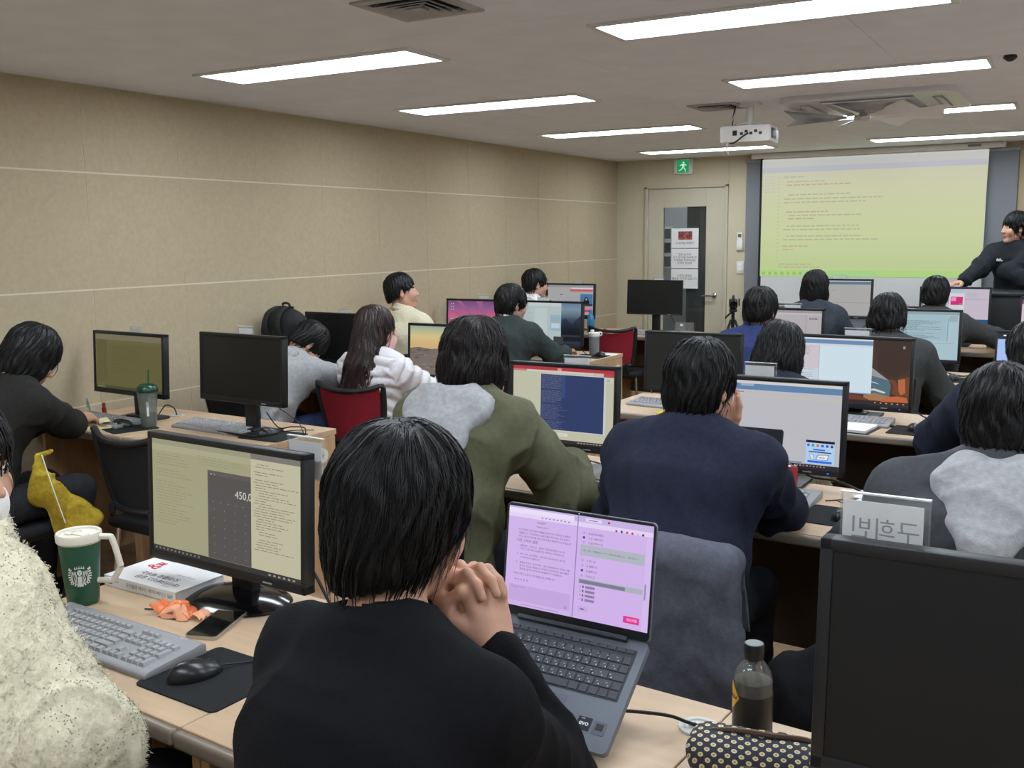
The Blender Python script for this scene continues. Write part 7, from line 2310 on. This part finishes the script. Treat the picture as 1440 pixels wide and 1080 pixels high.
# 12 third row, low head
CAST['low'] = person('person with loose black hair bent low behind the white page monitor', (-1.16, 4.42, 1.075), yaw=-2, lean=(18, 34, 44), hyaw=-4, hpitch=28, h=0.0085, sw=0.175,
    hair=dict(vol=0.026, n=600, len=(0.08, 0.14), nape=-0.14, slope=0.2, cover_ears=True, sides=0.05, backlen=0.03, r=0.0018, lift=0.005), pr=(0.3, -0.3, -0.9), top=dict(name='dark_sweater', mat=NAVYJ, loose=0.02))
# 13 third row right edge
CAST['edge'] = person('person in a navy jacket at the right edge of the third row', (-0.165, 4.33, 1.125), yaw=6, lean=(16, 30, 38), hyaw=8, hpitch=16, h=0.0085, sw=0.2,
    hair=dict(vol=0.02, n=300, len=(0.04, 0.08), nape=-0.09, r=0.0018), wl=(-0.36, 4.62, 0.79), pl=(-0.7, -0.2, -0.6), top=dict(name='navy_jacket', mat=NAVYJ, loose=0.036, sleeve=0.045, elbow=0.02, fold=0.012))
# 14 blue jumper
CAST['blue'] = person('person in a blue jumper beside the camcorder', (-1.725, 6.10, 1.14), yaw=-2, lean=(8, 16, 22), hyaw=-10, hpitch=8, h=0.0085, sw=0.2,
    hair=dict(vol=0.026, n=420, len=(0.05, 0.10), nape=-0.082, slope=0.4, r=0.0018), top=dict(name='blue_jumper', mat=BLUEK, loose=0.022))
seat_chair(CAST['blue'], ch_b, 'black chair under the person in the blue jumper')
# 15 dark grey shirt
CAST['grey'] = person('person with a thick bowl cut in a dark grey shirt', (-0.985, 6.10, 1.115), yaw=-2, lean=(10, 18, 26), hyaw=0, hpitch=8, h=0.0085, sw=0.2,
    hair=dict(vol=0.026, n=420, len=(0.05, 0.10), nape=-0.07, slope=0.4, r=0.0018, sides=0.005), top=dict(name='dark_shirt', mat=CHARS, loose=0.026, sleeve=0.03, collar=CHARS))
seat_chair(CAST['grey'], ch_b, 'black chair under the person in the dark grey shirt')
# 16 bob in front row
CAST['bob'] = person('person with a smooth black bob below the projection screen', (-1.815, 7.90, 1.185), yaw=-2, lean=(6, 12, 18), hyaw=-4, hpitch=6, h=0.0085, sw=0.175,
    hair=dict(vol=0.024, n=420, len=(0.08, 0.15), nape=-0.16, slope=0.1, cover_ears=True, sides=0.075, backlen=0.05, r=0.0016), top=dict(name='slate_jacket', mat=SLATEJ, loose=0.026, sleeve=0.03, hood=SLATEJ, hoodk=0.85))
seat_chair(CAST['bob'], ch_b, 'black chair under the person with the smooth black bob')
# 17 front row by the lectern
CAST['front'] = person('person in a dark shirt before the pink square web page', (-0.955, 7.92, 1.145), yaw=-4, lean=(10, 18, 26), hyaw=0, hpitch=10, h=0.0085, sw=0.195,
    hair=dict(vol=0.024, n=420, len=(0.05, 0.09), nape=-0.085, r=0.0018), wr=(-0.56, 8.24, 0.79), pr=(0.9, -0.2, -0.2),
    top=dict(name='dark_tee', mat=CHARS, loose=0.024, sleeve=0.026, cut=0.55))
seat_chair(CAST['front'], ch_b, 'black chair under the person before the lectern')
# 18 lecturer
CAST['lect'] = person('standing person in a black sweatshirt leaning on the lectern', (-0.545, 9.44, 1.628), yaw=152, lean=(14, 16, 14), hyaw=-34, hpitch=2, h=0.006, sw=0.195, stand=True,
    hair=dict(vol=0.022, n=500, len=(0.04, 0.09), nape=-0.09, fringe=-0.004, r=0.0016, topk=1.25), wr=(-0.90, 9.10, 1.185), wl=(-0.36, 9.12, 1.18), pr=(-0.5, 0.6, -0.1), pl=(0.6, 0.5, -0.2),
    hr=dict(f=(-0.7, -0.6, -0.1), n=(0, 0, -1), curl=(0.3, 0.4, 0.3)), hl=dict(f=(0.1, -0.9, -0.1), n=(0, 0, -1)),
    top=dict(name='black_sweatshirt', mat=cloth_mat('black_sweat_cotton', (36, 40, 43)), loose=0.026, sleeve=0.03, fold=0.01, rib=0.012), trousers=(34, 35, 38))

# chairs seen without their sitter's whole body
seat_chair(CAST['long'], ch_b, 'black chair') if False else None
p = CAST['long']['o'].location
ch_r.location = (p.x - 0.01, p.y + 0.035, 0)
ch_n = seat_chair(CAST['navy'], ch_b, 'black chair draped with the slate grey jacket')
ch_l = seat_chair(CAST['low'], ch_b, 'black chair draped with the beige boucle coat')
ch_e = seat_chair(CAST['edge'], ch_b, 'black chair draped with the beige coat at the right edge')
dup(ch_r, (-3.53, 8.12, 0), R(2), 'empty red mesh chair in front of the thin black monitor')

def on_chair(ch, name, label, cat, m, w, bottom, seed, **k):
    q = Vector(ch.location) + Matrix.Rotation(ch.rotation_euler.z, 3, 'Z') @ Vector((k.pop('dx', 0), -0.262, 0))
    return drape(name, label, cat, m, q, ch.rotation_euler.z, w, k.pop('top', 0.865), bottom, seed, **k)
on_chair(ch_n, 'draped_jacket', 'slate grey jacket draped over the chair behind the navy sweatshirt', 'jacket', cloth_mat('slate_cotton', (84, 86, 96), 0.06, 0.2), 0.52, 0.36, 4, dx=0.07, top=0.85, disp=0.007)
on_chair(ch_l, 'boucle_coat', 'beige boucle coat draped over a chair behind the white page monitor', 'coat', mat('beige_boucle', (150, 140, 116), 0.95, 0.1, noise=(160, 0.2), bump=(190, 1.0)), 0.46, 0.40, 7, fur=0.0025, dx=0.16)
on_chair(ch_e, 'beige_coat', 'beige coat draped over the chair at the right edge', 'coat', cloth_mat('beige_cotton', (148, 138, 118), 0.05, 0.2), 0.46, 0.40, 11)

# yellow bag hanging from the writing woman's chair
def bag_f(P):
    d = ecap((-0.05, 0, -0.02), (0.07, 0.0, -0.20), 0.026, 0.030, (0.81, 0, 0.59), 2.4, 4.6)(P)
    d = sm(d, cap((-0.10, 0, 0.10), (-0.09, 0, -0.02), 0.022, 0.04), 0.05) if False else sm(d, cap((-0.10, 0, 0.12), (-0.09, 0, -0.03), 0.020, 0.04)(P), 0.05)
    d = sm(d, cap((-0.10, 0, 0.12), (-0.055, 0.02, 0.135), 0.020, 0.018)(P), 0.02)
    return d
wc = CAST['woman']['o'].location
YEL = cloth_mat('mustard_cloth', (170, 146, 48), 0.10, 0.3)
o = sdf_obj('yellow_bag', bag_f, (-0.3, -0.16, -0.42), (0.34, 0.16, 0.2), 0.008, [YEL], None, lambda V: 0.020 * folds(V * A(1, 1, 0.6), 9, 6) + 0.004 * wob(V, 22, 4))
o.location = (-3.60, 2.56, 0.615); o.rotation_euler = (0, 0, R(20))
tag(o, 'mustard yellow cloth bag hanging beside the writing person', 'bag')
b = MB(); b.tube(WHITEP, [(-0.06, -0.03, 0.13), (0.0, -0.06, 0.0), (0.05, -0.07, -0.14)], 0.002, 6, 5); b.build('cord', o)

# pen in the writing hand
b = MB(); b.tube(mat('pen_teal', (120, 160, 156), 0.3), [(0, 0, 0), (0.012, -0.02, 0.055), (0.026, -0.045, 0.125)], [0.0012, 0.0045, 0.0045], 10)
b.box(CHROME, (0.029, -0.05, 0.10), (0.003, 0.002, 0.03))
tag(b.build('pen', None, 35, (-4.075, 3.09, 0.745)), 'pale teal pen in the writing hand', 'pen')

# emblem on the standing person's chest
li = CAST['lect']
b = MB()
def chest(u, v):
    return Vector((u, 0.0, v))
b.poly(mat('emblem_pale', (176, 184, 180), 0.6), [(-0.03, 0, 0), (-0.012, 0, 0.014), (0.0, 0, 0.006), (0.012, 0, 0.014), (0.03, 0, 0)])
b.poly(mat('emblem_pale', (176, 184, 180)), [(-0.04, 0, -0.004), (0.04, 0, -0.004), (0.04, 0, -0.010), (-0.04, 0, -0.010)])
me_ = b.build('chest_emblem', li['o'], 0)
nbp = li['P2'] + (li['NB'] - li['P2']) * f4(0.15)
me_.location = (float(nbp[0]) + 0.07, float(nbp[1]) + 0.152, float(nbp[2])); me_.rotation_euler = (R(-20), 0, R(180))

# added black bulk, stands in for the shaded dark area by the draped chair
def dark_fill(P):
    d = rbox((0, 0, 0.21), (0.17, 0.11, 0.21), 0.09)(P)
    d = sm(d, ell((0.02, 0.0, 0.40), (0.10, 0.07, 0.08))(P), 0.06)
    return smax(d, 0.001 - P[:, 2], 0.008)
o = sdf_obj('floor_dark_fill', dark_fill, (-0.26, -0.2, -0.02), (0.26, 0.2, 0.54), 0.011, [cloth_mat('black_fill_cloth', (26, 26, 28))], None, lambda V: 0.010 * folds(V, 7, 9) * np.clip(V[:, 2] * 8, 0, 1))
o.location = (-0.47, 2.44, 0.0); o.rotation_euler = (0, 0, R(-15)); o.scale = (1.15, 1.1, 1.3)
tag(o, 'added black shape filling the dark area beside the chair with the draped jacket', 'bag')
# ------------------------------------------------------------------ light, camera
w = bpy.data.worlds.new('World'); bpy.context.scene.world = w
w.use_nodes = True
w.node_tree.nodes['Background'].inputs[0].default_value = (0.5, 0.52, 0.55, 1)
w.node_tree.nodes['Background'].inputs[1].default_value = 0.05
for nm, loc, e in (('corridor_lamp', (-4.3, 11.2, 2.3), 14),):
    l = bpy.data.lights.new(nm, 'AREA'); l.energy = e; l.size = 0.6
    o = bpy.data.objects.new(nm, l); COL.objects.link(o); o.location = loc
yaw, pitch, roll = R(-29.81), R(-8.34), R(-0.628)
f = Vector((math.sin(yaw) * math.cos(pitch), math.cos(yaw) * math.cos(pitch), math.sin(pitch)))
r = Vector((math.cos(yaw), -math.sin(yaw), 0)); u = r.cross(f)
r2 = r * math.cos(roll) + u * math.sin(roll); u2 = u * math.cos(roll) - r * math.sin(roll)
cam = bpy.data.cameras.new('camera'); co = bpy.data.objects.new('camera', cam); COL.objects.link(co)
M4 = Matrix.Identity(4)
for i in range(3):
    M4[i][0] = r2[i]; M4[i][1] = u2[i]; M4[i][2] = -f[i]
M4[2][3] = 1.6
co.matrix_world = M4
cam.sensor_fit = 'HORIZONTAL'; cam.sensor_width = 36.0; cam.lens = 1409.0 / 1440 * 36
cam.clip_start = 0.02
sc = bpy.context.scene
sc.camera = co
sc.view_settings.view_transform = 'Standard'
sc.view_settings.look = 'None'
sc.view_settings.gamma = 1.0
sc.view_settings.use_curve_mapping = False
sc.view_settings.exposure = 0.0
sc.cycles.use_denoising = True
sc.cycles.max_bounces = 8
sc.cycles.transparent_max_bounces = 12
